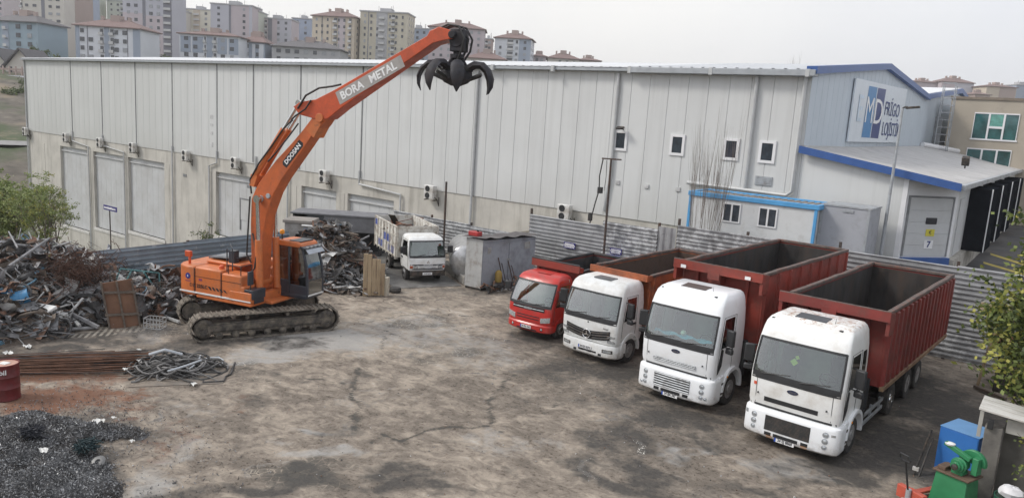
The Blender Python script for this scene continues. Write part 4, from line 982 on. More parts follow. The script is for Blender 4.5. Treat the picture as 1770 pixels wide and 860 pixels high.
DARK = splats([(1500, 800, 150, 36, 0, .95), (1630, 700, 100, 80, 0, 1), (1560, 770, 120, 55, 0, 1), (1420, 650, 200, 60, 0, .95), (1250, 600, 150, 40, 0, .9), (1180, 722, 120, 22, -8, .95), (1040, 640, 95, 22, -8, .9), (930, 588, 62, 14, -8, .8), (1000, 690, 60, 12, 0, .6), (1075, 760, 62, 36, 10, .95), (1110, 832, 85, 26, 0, .9), (1020, 815, 40, 36, 20, .85), (1190, 770, 30, 20, 0, .7), (1270, 735, 60, 12, -10, .8), (1330, 842, 60, 12, 0, .7), (1000, 652, 60, 10, 0, .7), (1230, 838, 50, 14, 0, .6),
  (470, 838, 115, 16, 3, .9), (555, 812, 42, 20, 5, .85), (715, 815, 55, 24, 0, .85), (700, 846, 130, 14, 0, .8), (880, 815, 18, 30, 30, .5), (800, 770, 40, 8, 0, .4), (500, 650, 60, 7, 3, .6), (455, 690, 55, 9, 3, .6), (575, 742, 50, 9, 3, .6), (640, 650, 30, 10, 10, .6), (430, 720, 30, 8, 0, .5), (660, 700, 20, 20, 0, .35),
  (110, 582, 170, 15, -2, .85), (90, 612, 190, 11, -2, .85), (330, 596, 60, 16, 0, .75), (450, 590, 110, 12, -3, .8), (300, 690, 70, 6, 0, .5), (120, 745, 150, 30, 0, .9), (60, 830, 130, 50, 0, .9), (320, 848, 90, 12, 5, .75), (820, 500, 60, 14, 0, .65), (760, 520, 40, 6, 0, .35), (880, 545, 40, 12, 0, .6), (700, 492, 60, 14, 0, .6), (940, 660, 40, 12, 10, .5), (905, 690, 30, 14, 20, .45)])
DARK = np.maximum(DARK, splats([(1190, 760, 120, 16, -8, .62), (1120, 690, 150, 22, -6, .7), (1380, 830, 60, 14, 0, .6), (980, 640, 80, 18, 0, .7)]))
WETV = splats([(1085, 775, 14, 26, 20, .95), (1012, 800, 12, 14, 10, .8), (1030, 690, 22, 6, 0, .7), (1125, 745, 24, 6, 0, .75), (1165, 812, 26, 8, 0, .8), (1235, 850, 30, 8, 0, .7)])
PALE = splats([(555, 588, 105, 22, -3, .95), (470, 612, 70, 10, -3, .85), (430, 626, 60, 5, 0, .95), (720, 570, 120, 40, 0, .5), (820, 600, 80, 40, 0, .45), (545, 742, 50, 6, 3, .7), (300, 715, 70, 30, 0, .4), (250, 830, 40, 30, 0, .6), (1180, 775, 40, 9, 10, .6), (1350, 805, 80, 16, -4, .6), (560, 775, 80, 8, 3, .6), (640, 690, 80, 30, 0, .3), (250, 578, 60, 14, -2, .55), (850, 770, 60, 26, 0, .4), (480, 800, 60, 8, 4, .5), (930, 770, 40, 14, 0, .45), (330, 780, 60, 20, 10, .5), (1070, 715, 34, 8, 0, .5)])
RUST = splats([(110, 690, 120, 22, 0, 1), (190, 676, 50, 10, 5, .95), (30, 700, 60, 22, 0, .9), (240, 720, 24, 10, 0, .6), (120, 648, 120, 12, 0, .8), (60, 640, 80, 20, 0, .7), (300, 760, 60, 30, 0, .38), (400, 700, 60, 20, 0, .28)])
CRK = lines([([(619, 636), (612, 666), (611, 690), (623, 704), (619, 722), (608, 741)], .12, .85), ([(645, 765), (660, 750), (697, 763), (731, 745), (764, 739), (850, 735), (846, 696), (865, 670), (891, 648)], .10, .8), ([(638, 557), (683, 545), (772, 542), (820, 547)], .07, .75),
  ([(850, 735), (900, 770)], .05, .6), ([(400, 660), (520, 655), (600, 662)], .06, .7), ([(700, 585), (665, 570), (660, 605)], .08, .6), ([(1000, 600), (990, 680), (930, 720)], .06, .5), ([(1280, 700), (1150, 690), (1060, 650)], .1, .7), ([(440, 770), (520, 745)], .06, .6), ([(760, 600), (800, 640), (830, 690)], .10, .35), ([(740, 560), (800, 610), (840, 680)], .09, .3), ([(900, 560), (860, 610), (850, 660)], .09, .35), ([(330, 730), (480, 700), (600, 720)], .05, .4), ([(680, 500), (765, 494)], .08, .8)])
GRIME = splats([(1200, 745, 260, 60, 0, 1.3), (1050, 660, 160, 40, 0, 1.2), (480, 830, 260, 26, 0, 1.2), (1000, 700, 330, 90, 0, 1), (1300, 820, 220, 50, 0, .9), (500, 760, 420, 90, 0, 1), (200, 620, 260, 40, 0, .9), (1100, 760, 260, 80, 0, 1), (300, 700, 200, 40, 0, .6), (900, 700, 160, 60, 0, .75), (1000, 620, 120, 40, 0, .8), (660, 640, 160, 30, 0, .45)])
TYRE = lines([([(560+o, 860), (640+o, 760), (740+o, 680), (830+o, 600), (850+o, 540), (800+o, 500)], .16, .6) for o in (0, 70)]+[([(420, 740+o), (600, 705+o), (800, 690+o), (980, 730+o)], .14, .5) for o in (0, 34)]+[([(300+o, 800), (460+o, 720), (640+o, 640), (700+o, 540), (690+o, 500)], .15, .5) for o in (0, 60)]+[([(900+o, 860), (930+o, 760), (1010+o, 690), (1140+o, 640)], .16, .5) for o in (0, 75)])
PRN = splats([(95, 577, 110, 6, -4, 1), (75, 627, 90, 6, -2, 1), (180, 620, 50, 6, 0, .9), (190, 566, 40, 6, -3, .9), (235, 566, 30, 8, 0, .7)])
zz = wobble(11, .5, .02)*np.clip((GX+31.2)/2, 0, 1)*.5
ver = np.stack([GX, GY, zz], -1).reshape(-1, 3)
ii = np.arange(nx*ny).reshape(ny, nx)
quads = np.stack([ii[:-1, :-1], ii[:-1, 1:], ii[1:, 1:], ii[1:, :-1]], -1).reshape(-1, 4)
me = bpy.data.meshes.new('yard'); me.from_pydata(ver.tolist(), [], quads.tolist())
for nm, arr in (('dark', DARK), ('wet', WETV), ('pale', PALE), ('rust', RUST), ('crack', CRK), ('prints', PRN), ('grime', GRIME), ('tyre', TYRE)):
    at = me.attributes.new(nm, 'FLOAT', 'POINT'); at.data.foreach_set('value', arr.reshape(-1).astype(np.float32))
me.polygons.foreach_set('use_smooth', [True]*len(me.polygons))
ym = bpy.data.materials.new('worn_yard_concrete'); ym.use_nodes = True; nt = ym.node_tree; b = nt.nodes['Principled BSDF']
tc = nn(nt, 'ShaderNodeTexCoord'); V = tc.outputs['Object']
def att(nm): a = nn(nt, 'ShaderNodeAttribute'); a.attribute_name = nm; return a.outputs['Fac']
def mth(op, a, b_=None, c=None):
    x = nn(nt, 'ShaderNodeMath', operation=op)
    for i, v in enumerate((a, b_, c)):
        if v is None: continue
        if isinstance(v, (int, float)): x.inputs[i].default_value = v
        else: nt.links.new(v, x.inputs[i])
    return x.outputs[0]
def thr(fac, lo, hi): r = ramp(nt, lo, hi); nt.links.new(fac, r.inputs[0]); return r.outputs[0]
N1 = noise(nt, V, .55, 9, .62, .6).outputs[0]; N2 = noise(nt, V, 2.1, 9, .68, .8).outputs[0]; N3 = noise(nt, V, 9, 8, .7, .3).outputs[0]; N4 = noise(nt, V, 38, 4, .6).outputs[0]
mpS = nn(nt, 'ShaderNodeMapping'); nt.links.new(V, mpS.inputs[0]); mpS.inputs['Rotation'].default_value = (0, 0, rad(-50)); mpS.inputs['Scale'].default_value = (.75, 1.2, 1)
N5 = noise(nt, mpS.outputs[0], .95, 10, .62, 1.8).outputs[0]
N6 = noise(nt, V, .62, 10, .66, 1.0).outputs[0]
mpT = nn(nt, 'ShaderNodeMapping'); nt.links.new(V, mpT.inputs[0]); mpT.inputs['Rotation'].default_value = (0, 0, rad(-46)); mpT.inputs['Scale'].default_value = (.85, 1.15, 1)
N7 = noise(nt, mpT.outputs[0], 2.2, 9, .68, 1.6).outputs[0]
F = mth('ADD', mth('MULTIPLY', N5, .40), mth('ADD', mth('MULTIPLY', N6, .38), mth('ADD', mth('MULTIPLY', N1, .22), mth('MULTIPLY', mth('SUBTRACT', N7, .5), .40))))
F = mth('ADD', mth('MULTIPLY', mth('SUBTRACT', F, .5), 4.3), .485)
F = mth('SUBTRACT', mth('ADD', F, mth('MULTIPLY', att('pale'), .22)), mth('MULTIPLY', att('grime'), .20))
rb = nn(nt, 'ShaderNodeValToRGB'); nt.links.new(F, rb.inputs[0]); el = rb.color_ramp.elements
el[0].position = .0; el[0].color = (.072, .057, .045, 1); el[1].position = 1.0; el[1].color = (.43, .385, .33, 1)
for p_, c_ in ((.28, (.142, .116, .094)), (.52, (.240, .202, .163)), (.78, (.335, .283, .226))): q_ = el.new(p_); q_.color = (*c_, 1)
c = rb.outputs[0]
c = mixc(nt, mth('MULTIPLY', thr(N3, .56, .76), .18), c, (.10, .085, .07))
c = mixc(nt, mth('MULTIPLY', thr(N3, .44, .30), .25), c, (.38, .335, .28))
ty = mth('MULTIPLY', att('tyre'), thr(N2, .36, .60)); c = mixc(nt, mth('MULTIPLY', ty, .42), c, (.085, .074, .064))
pl = thr(mth('ADD', att('pale'), mth('MULTIPLY', mth('SUBTRACT', N2, .5), 1.6)), .30, .75)
c = mixc(nt, mth('MULTIPLY', pl, .8), c, mixc(nt, N3, (.27, .265, .255), (.40, .39, .37)))
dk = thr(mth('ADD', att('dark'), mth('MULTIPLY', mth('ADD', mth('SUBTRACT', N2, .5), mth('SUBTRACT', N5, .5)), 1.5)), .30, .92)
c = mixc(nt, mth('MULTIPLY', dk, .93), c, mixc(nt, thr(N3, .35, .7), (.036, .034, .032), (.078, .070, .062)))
rs_ = thr(mth('ADD', att('rust'), mth('MULTIPLY', mth('SUBTRACT', N2, .5), 1.7)), .32, .8)
c = mixc(nt, mth('MULTIPLY', rs_, .85), c, mixc(nt, N2, (.085, .045, .03), (.23, .092, .045)))
vor = nn(nt, 'ShaderNodeTexVoronoi', feature='DISTANCE_TO_EDGE'); vor.inputs['Scale'].default_value = 5; nt.links.new(V, vor.inputs['Vector'])
vr = thr(vor.outputs['Distance'], .05, .0)
al = thr(noise(nt, V, .33, 3, .5).outputs[0], .60, .66)
ck = thr(mth('ADD', att('crack'), mth('MULTIPLY', mth('ADD', mth('SUBTRACT', N3, .5), mth('SUBTRACT', N2, .5)), 2.0)), .36, .85)
ck = mth('MAXIMUM', ck, mth('MULTIPLY', mth('MULTIPLY', vr, al), .7))
c = mixc(nt, mth('MULTIPLY', ck, .88), c, (.060, .058, .052))
wv = nn(nt, 'ShaderNodeTexWave'); mp = nn(nt, 'ShaderNodeMapping'); mp.inputs['Rotation'].default_value = (0, 0, rad(-52)); nt.links.new(V, mp.inputs[0]); nt.links.new(mp.outputs[0], wv.inputs['Vector']); wv.inputs['Scale'].default_value = 1.55; wv.inputs['Distortion'].default_value = 1.2
pr = mth('MULTIPLY', thr(mth('ADD', att('prints'), mth('MULTIPLY', mth('SUBTRACT', N2, .5), .8)), .4, .6), thr(wv.outputs[1], .45, .6))
c = mixc(nt, mth('MULTIPLY', pr, .7), c, (.36, .33, .28))
nt.links.new(c, b.inputs['Base Color'])
wt_ = thr(mth('ADD', att('wet'), mth('MULTIPLY', mth('SUBTRACT', N3, .5), .9)), .45, .62)
rg = mth('SUBTRACT', .92, mth('MULTIPLY', dk, .22)); rg = mth('SUBTRACT', rg, mth('MULTIPLY', wt_, .55)); nt.links.new(rg, b.inputs['Roughness'])
b.inputs['Specular IOR Level'].default_value = .35
hgt = mth('ADD', mth('MULTIPLY', N4, .35), mth('ADD', mth('MULTIPLY', N3, .8), mth('SUBTRACT', mth('MULTIPLY', pr, .6), mth('MULTIPLY', ck, 1.2)))); hgt = mth('MULTIPLY', hgt, mth('SUBTRACT', 1.0, mth('MULTIPLY', wt_, .9)))
bp_ = nn(nt, 'ShaderNodeBump'); bp_.inputs['Strength'].default_value = .55; bp_.inputs['Distance'].default_value = .035; nt.links.new(hgt, bp_.inputs['Height']); nt.links.new(bp_.outputs[0], b.inputs['Normal'])
me.materials.append(ym); yo = bpy.data.objects.new('yard', me); COL.objects.link(yo); struct(yo)
# far road on the hillside and the service road by the docks
ASPH = M('asphalt', (.075, .075, .078), .9, var=.25, vs=1, dirt=(.12, .11, .10), da=.45, ds=.7)
PALER = M('pale_road', (.26, .255, .25), .9, var=.15, vs=.4)
k = MB(); A = []
for i in range(24):
    az = rad(-92+i*2.0); A.append([(r*math.sin(az), r*math.cos(az), interp(r, HILL)+.35) for r in (143.5, 150)])
k.loft(A, False, False); struct(k.build('hillside_road', PALER, smooth=0, recalc=False))
k = MB(); k.quad((-10.5, 34.5, 1.93), (25, 34.5, 1.93), (25, 76, 1.93), (-10.5, 76, 1.93)); struct(k.build('service_road', ASPH, smooth=0, recalc=False))
k = MB()
for q in (((1700, 455), (1770, 476), (1770, 472), (1700, 452)), ((1712, 440), (1770, 459), (1770, 455), (1712, 437))):
    k.add([gp(u, v, 1.935) for u, v in q], [(0,1,2,3)])
struct(k.build('yellow_lane_marking', M('road_yellow', (.45, .36, .08), .8, var=.2), smooth=0, recalc=False))

# ------------------------------------------------------------------ warehouse
def clad_extra(nt, tc, c, b):
    s = nn(nt, 'ShaderNodeSeparateXYZ'); nt.links.new(tc.outputs['Object'], s.inputs[0])
    mp = nn(nt, 'ShaderNodeMapping'); nt.links.new(tc.outputs['Object'], mp.inputs[0]); mp.inputs['Scale'].default_value = (2.6, 2.6, .06)
    n1 = noise(nt, mp.outputs[0], 1.0, 6, .7); r = ramp(nt, .48, .70); nt.links.new(n1.outputs[0], r.inputs[0])
    x = mth2(nt, 'MULTIPLY', r.outputs[0], .26); c = mixc(nt, x, c, (.36, .36, .345))
    mr = nn(nt, 'ShaderNodeMapRange'); nt.links.new(s.outputs['X'], mr.inputs[0]); mr.inputs[1].default_value = -5; mr.inputs[2].default_value = -17
    fl = mth2(nt, 'FLOOR', mth2(nt, 'MULTIPLY', mth2(nt, 'ADD', s.outputs['X'], 45.0), 1/1.12), 0); wn = nn(nt, 'ShaderNodeTexWhiteNoise', noise_dimensions='1D'); nt.links.new(fl, wn.inputs['W'])
    c = mixc(nt, mth2(nt, 'MULTIPLY', wn.outputs[0], .16), c, (.43, .435, .43))
    z1 = nn(nt, 'ShaderNodeMapRange'); nt.links.new(s.outputs['Z'], z1.inputs[0]); z1.inputs[1].default_value = 5; z1.inputs[2].default_value = 2.9; c = mixc(nt, mth2(nt, 'MULTIPLY', z1.outputs[0], .22), c, (.40, .38, .34))
    x = mth2(nt, 'MULTIPLY', mr.outputs[0], .35); return mixc(nt, x, c, (.43, .44, .41))
def mth2(nt, op, a, v):
    x = nn(nt, 'ShaderNodeMath', operation=op); nt.links.new(a, x.inputs[0]); x.inputs[1].default_value = v; return x.outputs[0]
CLAD = M('grey_cladding', (.62, .63, .625), .45, var=.03, vs=.25, extra=clad_extra)
CLADB = M('pale_blue_cladding', (.50, .56, .62), .45, var=.03, vs=.6, extra=lambda nt, tc, c, b: c)
def conc_extra(nt, tc, c, b):
    mp = nn(nt, 'ShaderNodeMapping'); nt.links.new(tc.outputs['Object'], mp.inputs[0]); mp.inputs['Scale'].default_value = (1.4, 1.4, .18)
    n1 = noise(nt, mp.outputs[0], .9, 8, .7); r = ramp(nt, .50, .68); nt.links.new(n1.outputs[0], r.inputs[0])
    x = mth2(nt, 'MULTIPLY', r.outputs[0], .55); return mixc(nt, x, c, (.22, .205, .175))
CONCW = M('stained_concrete_wall', (.50, .48, .435), .9, var=.09, vs=.5, bump=.15, bs=6, extra=conc_extra)
PANELM = M('grey_panel_door', (.52, .53, .535), .5, var=.03, vs=.3, dirt=(.36, .35, .33), da=.34, ds=.5, dw=.25)
SEAM = M('dark_seam', (.20, .205, .21), .6, var=.15)
PIPE = M('grey_downpipe', (.47, .48, .48), .4, var=.06)
WHITEF = M('white_frame', (.74, .74, .75), .4, var=.02)
WGLASS = M('dark_window_glass', (.035, .045, .06), .06, var=.3, spec=.8)
ROOFM = M('white_roof_sheet', (.66, .67, .68), .4, var=.05, vs=.3)
GUTT = M('grey_gutter', (.36, .38, .40), .45, .2, var=.08)
BLUET = M('blue_trim', (.04, .10, .29), .4, var=.08)
WH = thing('warehouse', 'long pale grey clad warehouse with stained concrete base and gabled end behind the yard', 'warehouse', (-55, 38, 0))
def wp(mb): return mb.xf(Matrix.Translation((55, -38, 0)))
XL, XR, YF, ZE, ZC = -100.0, -10.9, 38.0, 11.15, 2.95
k = MB(); ring0 = []; x = XL; pts = []
while x < XR-.5:
    x1 = min(x+1.12, XR); pts += [(x, YF), (x1-.05, YF), (x1-.025, YF+.03)]; x = x1
pts.append((XR, YF))
k.loft([[(px_, py_, z) for px_, py_ in pts] for z in (ZC, ZE)], False, False)
k.quad((XL, YF, ZC), (XR, YF, ZC), (XR, YF+.12, ZC), (XL, YF+.12, ZC))
wp(k).build('cladding', CLAD, WH, smooth=0)
k = MB(); pts = []; y = YF
while y < 70:
    y1 = min(y+1.0, 70); pts += [(XR, y), (XR, y1-.06), (XR-.04, y1-.03)]; y = y1
pts.append((XR, 70))
def roofz(y): return interp(y, [(38, 11.2), (53.5, 12.75), (70, 11.75)])
k.loft([[(a, q, 1.0) for a, q in pts], [(a, q, roofz(q)) for a, q in pts]], False, False)
wp(k).build('gable_wall', CLADB, WH, smooth=0)
k = MB(); k.box(XL+.1, XL+.2, YF, 70, -11, ZE); wp(k).build('end_wall', CLAD, WH)
# concrete base with recessed panel bays
bays = [(-91.65, -85.2), (-83.84, -77.4), (-76.5, -69.6), (-60.98, -55.9), (-49.06, -44.9), (-43.6, -38.7)]
k = MB(); cur = XL
for a, b_ in bays:
    k.box(cur, a, YF+.06, YF+.9, -12, ZC-.001); k.box(a, b_, YF+.06, YF+.9, 1.75, ZC-.001)
    zb = interp(a, [(-92, -7.4), (-69, -5.3), (-57, -3.6), (-38, -.5)]); k.box(a, b_, YF+.02, YF+.9, -12, zb); cur = b_
k.box(cur, -9.0, YF+.06, YF+.9, -12, ZC-.001)
for x in (-96, -84.5, -77, -69, -62, -54.5, -50, -44.3, -38): k.box(x-.35, x+.35, YF+.035, YF+.06, -12, 1.7)
wp(k).build('concrete_base', CONCW, WH, smooth=0)
LEDGE = M('pale_ledge', (.58, .57, .54), .8, var=.08, dirt=(.3, .28, .25), da=.35)
for a, b_ in bays:
    zb = interp(a, [(-92, -7.4), (-69, -5.3), (-57, -3.6), (-38, -.5)]); wp(MB().box(a-.1, b_+.1, YF-.05, YF+.1, zb-.001, zb+.28)).build('pale_ledge', LEDGE, WH)
for a, b_ in bays:
    k = MB(); zb = interp(a, [(-92, -7.4), (-69, -5.3), (-57, -3.6), (-38, -.5)]); x = a
    while x < b_-.2: x1 = min(x+1.05, b_); k.box(x+.012, x1-.012, YF+.34, YF+.4, zb+.281, 1.20); x = x1
    k.box(a, b_, YF+.36, YF+.42, zb+.285, 1.749); k.box(a, b_, YF+.20, YF+.35, 1.22, 1.34)
    wp(k).build('panel_door', PANELM, WH, smooth=0)
k = MB(); k.box(-57.6, -55.9, YF+.30, YF+.335, -2.1, -.3); o = wp(k).build('small_door', PANELM, WH)
k = MB(); k.box(-57.72, -57.6, YF+.27, YF+.34, -3, -.2); k.box(-57.6, -55.9, YF+.27, YF+.34, -.3, -.2); wp(k).build('door_frame', SEAM, o)
# black vertical joints / pipes
for x in (-88.3, -81.47, -74.59, -67.9, -60.65, -55.4, -49.25, -42.2):
    k = MB(); k.box(x-.055, x+.055, YF-.035, YF-.002, ZC+.1 if x > -90 else ZC, ZE); wp(k).build('seam_trim', SEAM, WH)
def dpipe(pts, r=.075):
    k = MB(); k.tube(pts, r, 8); wp(k).build('downpipe', PIPE, WH)
dpipe([(-99.8, 37.88, 11), (-99.8, 37.88, -10)])
for a, b_ in ((-88.2, -84.6), (-81.4, -77.0), (-60.6, -61.8)):
    dpipe([(a, 37.9, 3.6), (a, 37.9, 2.55), (b_, 37.9, 2.2), (b_, 37.9, -9)])
dpipe([(-67.9, 37.9, 3.5), (-67.9, 37.9, -8)]); dpipe([(-42.2, 37.9, 3.6), (-42.2, 37.9, 2.6), (-37.9, 37.9, 2.3), (-37.9, 37.9, -1)]); dpipe([(-31.45, 37.9, 10.9), (-31.45, 37.9, .5)], .09); dpipe([(-21.3, 37.88, 10.9), (-21.3, 37.88, 5.4), (-21.55, 37.88, 3.2)], .09)
dpipe([(-54.9, 37.9, 3.6), (-54.9, 37.9, -4)]); dpipe([(-50.6, 37.9, 3.0), (-50.6, 37.9, -4)])
dpipe([(-13.5, 37.86, 10.9), (-13.5, 37.86, 5.3)], .10)
dpipe([(-11.15, 37.84, 10.9), (-11.15, 37.84, 5.45), (-11.4, 37.84, 5.25), (-16.6, 37.84, 5.35)], .10)
# eave, gutter and roof
k = MB(); k.box(XL-.1, -20.4, YF-.42, YF+.05, ZE-.13, ZE+.06); k.box(-20.4, XR+.25, YF-.55, YF+.05, ZE-.20, ZE+.10); wp(k).build('gutter', GUTT, WH, .02)
k = MB()
for x in (-30, -25.5, -20.45, -15.8, -11.0): k.box(x-.10, x+.10, YF-.57, YF-.40, ZE-.24, ZE+.12)
wp(k).build('gutter_joint', PIPE, WH, .01)
k = MB(); pts = []
x = XL-.15
while x < XR-.35: pts += [(x, 0), (x+.36, 0), (x+.42, .07 if x > -21 else .02), (x+.54, .07 if x > -21 else .02)]; x += .60
k.loft([[(px_, 37.55, ZE+.07+dz) for px_, dz in pts], [(px_, 53.5, 12.85+dz) for px_, dz in pts], [(px_, 70, 11.85+dz) for px_, dz in pts]], False, False)
wp(k).build('roof', ROOFM, WH, smooth=0)
k = MB(); k.box(XL-.1, XR, YF-.20, YF-.05, ZE+.065, ZE+.15); wp(k).build('roof_edge', ROOFM, WH)
def verge(y0, z0, y1, z1, mat=BLUET, xo=.30):
    k = MB(); k.prism([(y0, z0), (y1, z1), (y1, z1-.36), (y0, z0-.36)], lambda a, b, t: (t, a, b), XR-.2, XR+xo); return k
wp(verge(37.6, 11.42, 53.5, 13.0)).build('blue_verge', BLUET, WH); wp(verge(53.5, 13.0, 70, 12.0)).build('blue_verge', BLUET, WH)
k = MB(); k.box(XR-.1, XR+.12, 38, 70, 7.45, 7.72); wp(k).build('gable_flashing', PIPE, WH)
# small windows, vent and sockets
def wall_window(x, z, w, h, parent=WH, y=YF, fr=.14, off=(55, -38)):
    T = Matrix.Translation((off[0], off[1], 0))
    k = MB()
    for a in ((x-w/2, x+w/2, z+h/2-fr, z+h/2), (x-w/2, x+w/2, z-h/2, z-h/2+fr), (x-w/2, x-w/2+fr, z-h/2+fr, z+h/2-fr), (x+w/2-fr, x+w/2, z-h/2+fr, z+h/2-fr)): k.box(a[0], a[1], y-.07, y+.0, a[2], a[3])
    o = k.xf(T).build('window', WHITEF, parent); MB().box(x-w/2+fr, x+w/2-fr, y-.03, y-.004, z-h/2+fr, z+h/2-fr).xf(T).build('pane', WGLASS, o); return o
for x, z in ((-20.89, 7.25), (-17.45, 7.26), (-14.47, 7.26), (-12.62, 7.27)): wall_window(x, z, .84, 1.12)
k = MB(); k.box(-13.05, -12.2, YF-.05, YF-.002, 5.6, 6.05)
for i in range(5): k.box(-13.0, -12.25, YF-.07, YF-.05, 5.63+i*.085, 5.67+i*.085)
wp(k).build('vent_grille', GALV, WH)
k = MB()
for u, v in ((1068, 315), (1118, 322), (1172, 327)): p = atY(u, v, 38); k.box(p.x-.13, p.x+.13, YF-.06, YF-.002, p.z-.11, p.z+.11)
for u, v, h in ((366, 202, .35), (366, 216, .2), (366, 230, .25), (366, 250, .4)): p = atY(u, v, 38); k.box(p.x-.2, p.x+.2, YF-.03, YF-.002, p.z-h/2, p.z+h/2)
wp(k).build('wall_patch', M('wall_patch', (.50, .50, .50), .5, var=.2), WH)
k = MB()
for x in (-66, -56): k.box(x-.3, x+.3, YF+.03, YF+.059, .8, 1.05)
wp(k).build('wall_vent', SEAM, WH)
# lean-to on the gable side (loading docks)
k = MB()
E0 = (-4.4, 38.0); E1 = (.4, 70.0)
k.add([(XR+.1, 37.7, 7.62), (-4.1, 37.7, 6.52), (-4.1, 91, 6.6), (XR+.1, 70, 7.95), (XR+.1, 37.7, 7.5), (-4.1, 37.7, 6.4), (-4.1, 91, 6.48), (XR+.1, 70, 7.83)], [(0,1,2,3), (4,7,6,5), (0,4,5,1), (1,5,6,2), (2,6,7,3), (3,7,4,0)])
lr = wp(k).build('dock_roof', M('dock_roof_felt', (.44, .43, .42), .8, var=.08, vs=.8, dirt=(.3, .29, .28), da=.35), WH)
k = MB(); k.add([(XR-.1, 37.62, 7.70), (-4.0, 37.62, 6.58), (-4.0, 37.62, 6.24), (XR-.1, 37.62, 7.36), (XR-.1, 37.71, 7.70), (-4.0, 37.71, 6.58), (-4.0, 37.71, 6.24), (XR-.1, 37.71, 7.36)], [(0,1,2,3), (4,7,6,5), (0,4,5,1), (1,5,6,2), (2,6,7,3), (3,7,4,0)]); wp(k).build('blue_fascia', BLUET, WH)
k = MB(); k.tube([(XR+.2, 70, 8.08), (-4.1, 91, 6.75)], .2, 8); wp(k).build('white_roof_edge', WHITEF, WH)
k = MB(); k.bar((-4.0, 37.8, 6.40), (-4.0, 91, 6.48), .22, .22); wp(k).build('eave_gutter', GALV, WH)
k = MB(); k.prism([(XR, 1), (-6.15, 1), (-6.15, 6.78), (XR, 7.45)], lambda a, b, t: (a, t, b), YF, YF+.2); wp(k).build('dock_end_wall', CLAD, WH, smooth=0)
k = MB(); k.box(-6.3, -6.1, YF-.02, YF+.3, 2.6, 6.7); wp(k).build('corner_trim', WHITEF, WH)
# saw-tooth dock wall: angled faces carrying doors
def dock(px0, py0, px1, py1, ztop):
    a = Vector((px0, py0, 0)); b_ = Vector((px1, py1, 0)); return a, b_, (b_-a).normalized()
a, b_, d = dock(-6.12, 38.1, -4.35, 40.4, 6.4)
nrm = Vector((d.y, -d.x, 0))
def wall_on(a, d, L, z0, z1, off, th, mb): 
    nr = Vector((d.y, -d.x, 0)); p = a+nr*off; q = p+d*L; r = q-nr*th; s_ = p-nr*th
    return mb.add([(p.x,p.y,z0),(q.x,q.y,z0),(r.x,r.y,z0),(s_.x,s_.y,z0),(p.x,p.y,z1),(q.x,q.y,z1),(r.x,r.y,z1),(s_.x,s_.y,z1)], [(0,3,2,1),(4,5,6,7),(0,1,5,4),(1,2,6,5),(2,3,7,6),(3,0,4,7)])
L = (b_-a).length
wp(wall_on(a, d, L, 2.4, 6.5, 0, .2, MB())).build('dock_wall', WHITEF, WH)
k = MB(); LD = L-.5
for i in range(5): wall_on(a+d*.22, d, LD, 3.05+i*.535, 3.05+i*.535+.52, .03, .04, k)
dr = wp(k).build('dock_door', PANELM, WH, smooth=0)
T_ = Matrix.Translation((55, -38, 0))
k = MB(); wall_on(a+d*(.22+LD*.42), d, LD*.26, 4.55, 4.85, .06, .06, k); k.xf(T_).build('oval_window', INK, dr, .08)
k = MB(); wall_on(a+d*(.22+LD*.46), d, LD*.2, 4.0, 4.32, .05, .05, k); k.xf(T_).build('yellow_notice', M('notice_yellow', (.62, .55, .06), .5), dr)
k = MB(); wall_on(a+d*(.22+LD*.46), d, LD*.2, 3.42, 3.80, .05, .05, k); nb = k.xf(T_).build('number_board', WHITEF, dr)
c0 = a+d*(.22+LD*.56)+nrm*.055; lettering('7', .40, frame((c0.x+55, c0.y-38, 3.61), d, (0,0,1)), M('navy_ink', (.02, .03, .16), .5), nb, bold=.012)
c0 = a+d*(.22+LD*.56)+nrm*.055; lettering('€', .26, frame((c0.x+55, c0.y-38, 4.17), d, (0,0,1)), INK, dr, name='notice_sign')
k = MB(); wall_on(a+d*.12, d, .10, 3.05, 5.8, .05, .05, k); wall_on(a+d*(.22+LD), d, .08, 3.05, 5.8, .05, .05, k); wall_on(a+d*.12, d, LD+.18, 5.75, 5.84, .051, .05, k); k.xf(T_).build('door_frame', SEAM, dr)
k = MB(); wall_on(a+d*.1, d, LD+.3, 2.45, 3.0, .16, .16, k); k.xf(T_).build('dock_bumper', BLUET, dr)
k = MB(); e = Vector((-4.38, 40.45, 0)); ed = Vector((0, 1, 0))
wall_on(e, ed, 50, 2.0, 6.4, 0, .2, k); wp(k).build('dock_side_wall', CLAD, WH)
k = MB(); wall_on(a, d, L+.1, 1.9, 2.42, .02, .4, k); wall_on(e, ed, 50, 1.9, 2.9, .25, .25, k); wp(k).build('dock_plinth', CONC, WH)
for i, yo_ in enumerate((1.0, 4.6, 10.6, 17.6, 25)):
    s0 = e+ed*yo_; k = MB(); nr = Vector((ed.y, -ed.x, 0))
    s1 = s0+nr*1.1+ed*1.0; d2 = (s1-s0).normalized()
    if i > 0:
        wall_on(s0, ed, 3.3, 2.9, 6.1, 1.0, 1.0, k); ds_ = wp(k).build('dock_shelter', M('matt_black_curtain', (.016, .018, .022), 1, spec=0), WH)
        k = MB(); wall_on(s0-ed*.04, ed, .04, 2.9, 6.12, 1.01, .05, k); wp(k).build('shelter_edge', WHITEF, ds_)
    else:
        wall_on(s0, ed, 2.2, 3.0, 5.7, .06, .06, k); wp(k).build('dock_door', PANELM, WH)
k = MB(); k.cyl((-5, 47, 7.0), (-5, 47, 7.3), .04, 6); k.obox((-5, 46.9, 7.4), (.35, .25, .45), Matrix.Rotation(.5, 3, 'X')); k.obox((-2.2, 58, 7.2), (.3, .2, .25)); wp(k).build('roof_lamp', DARKST, WH)
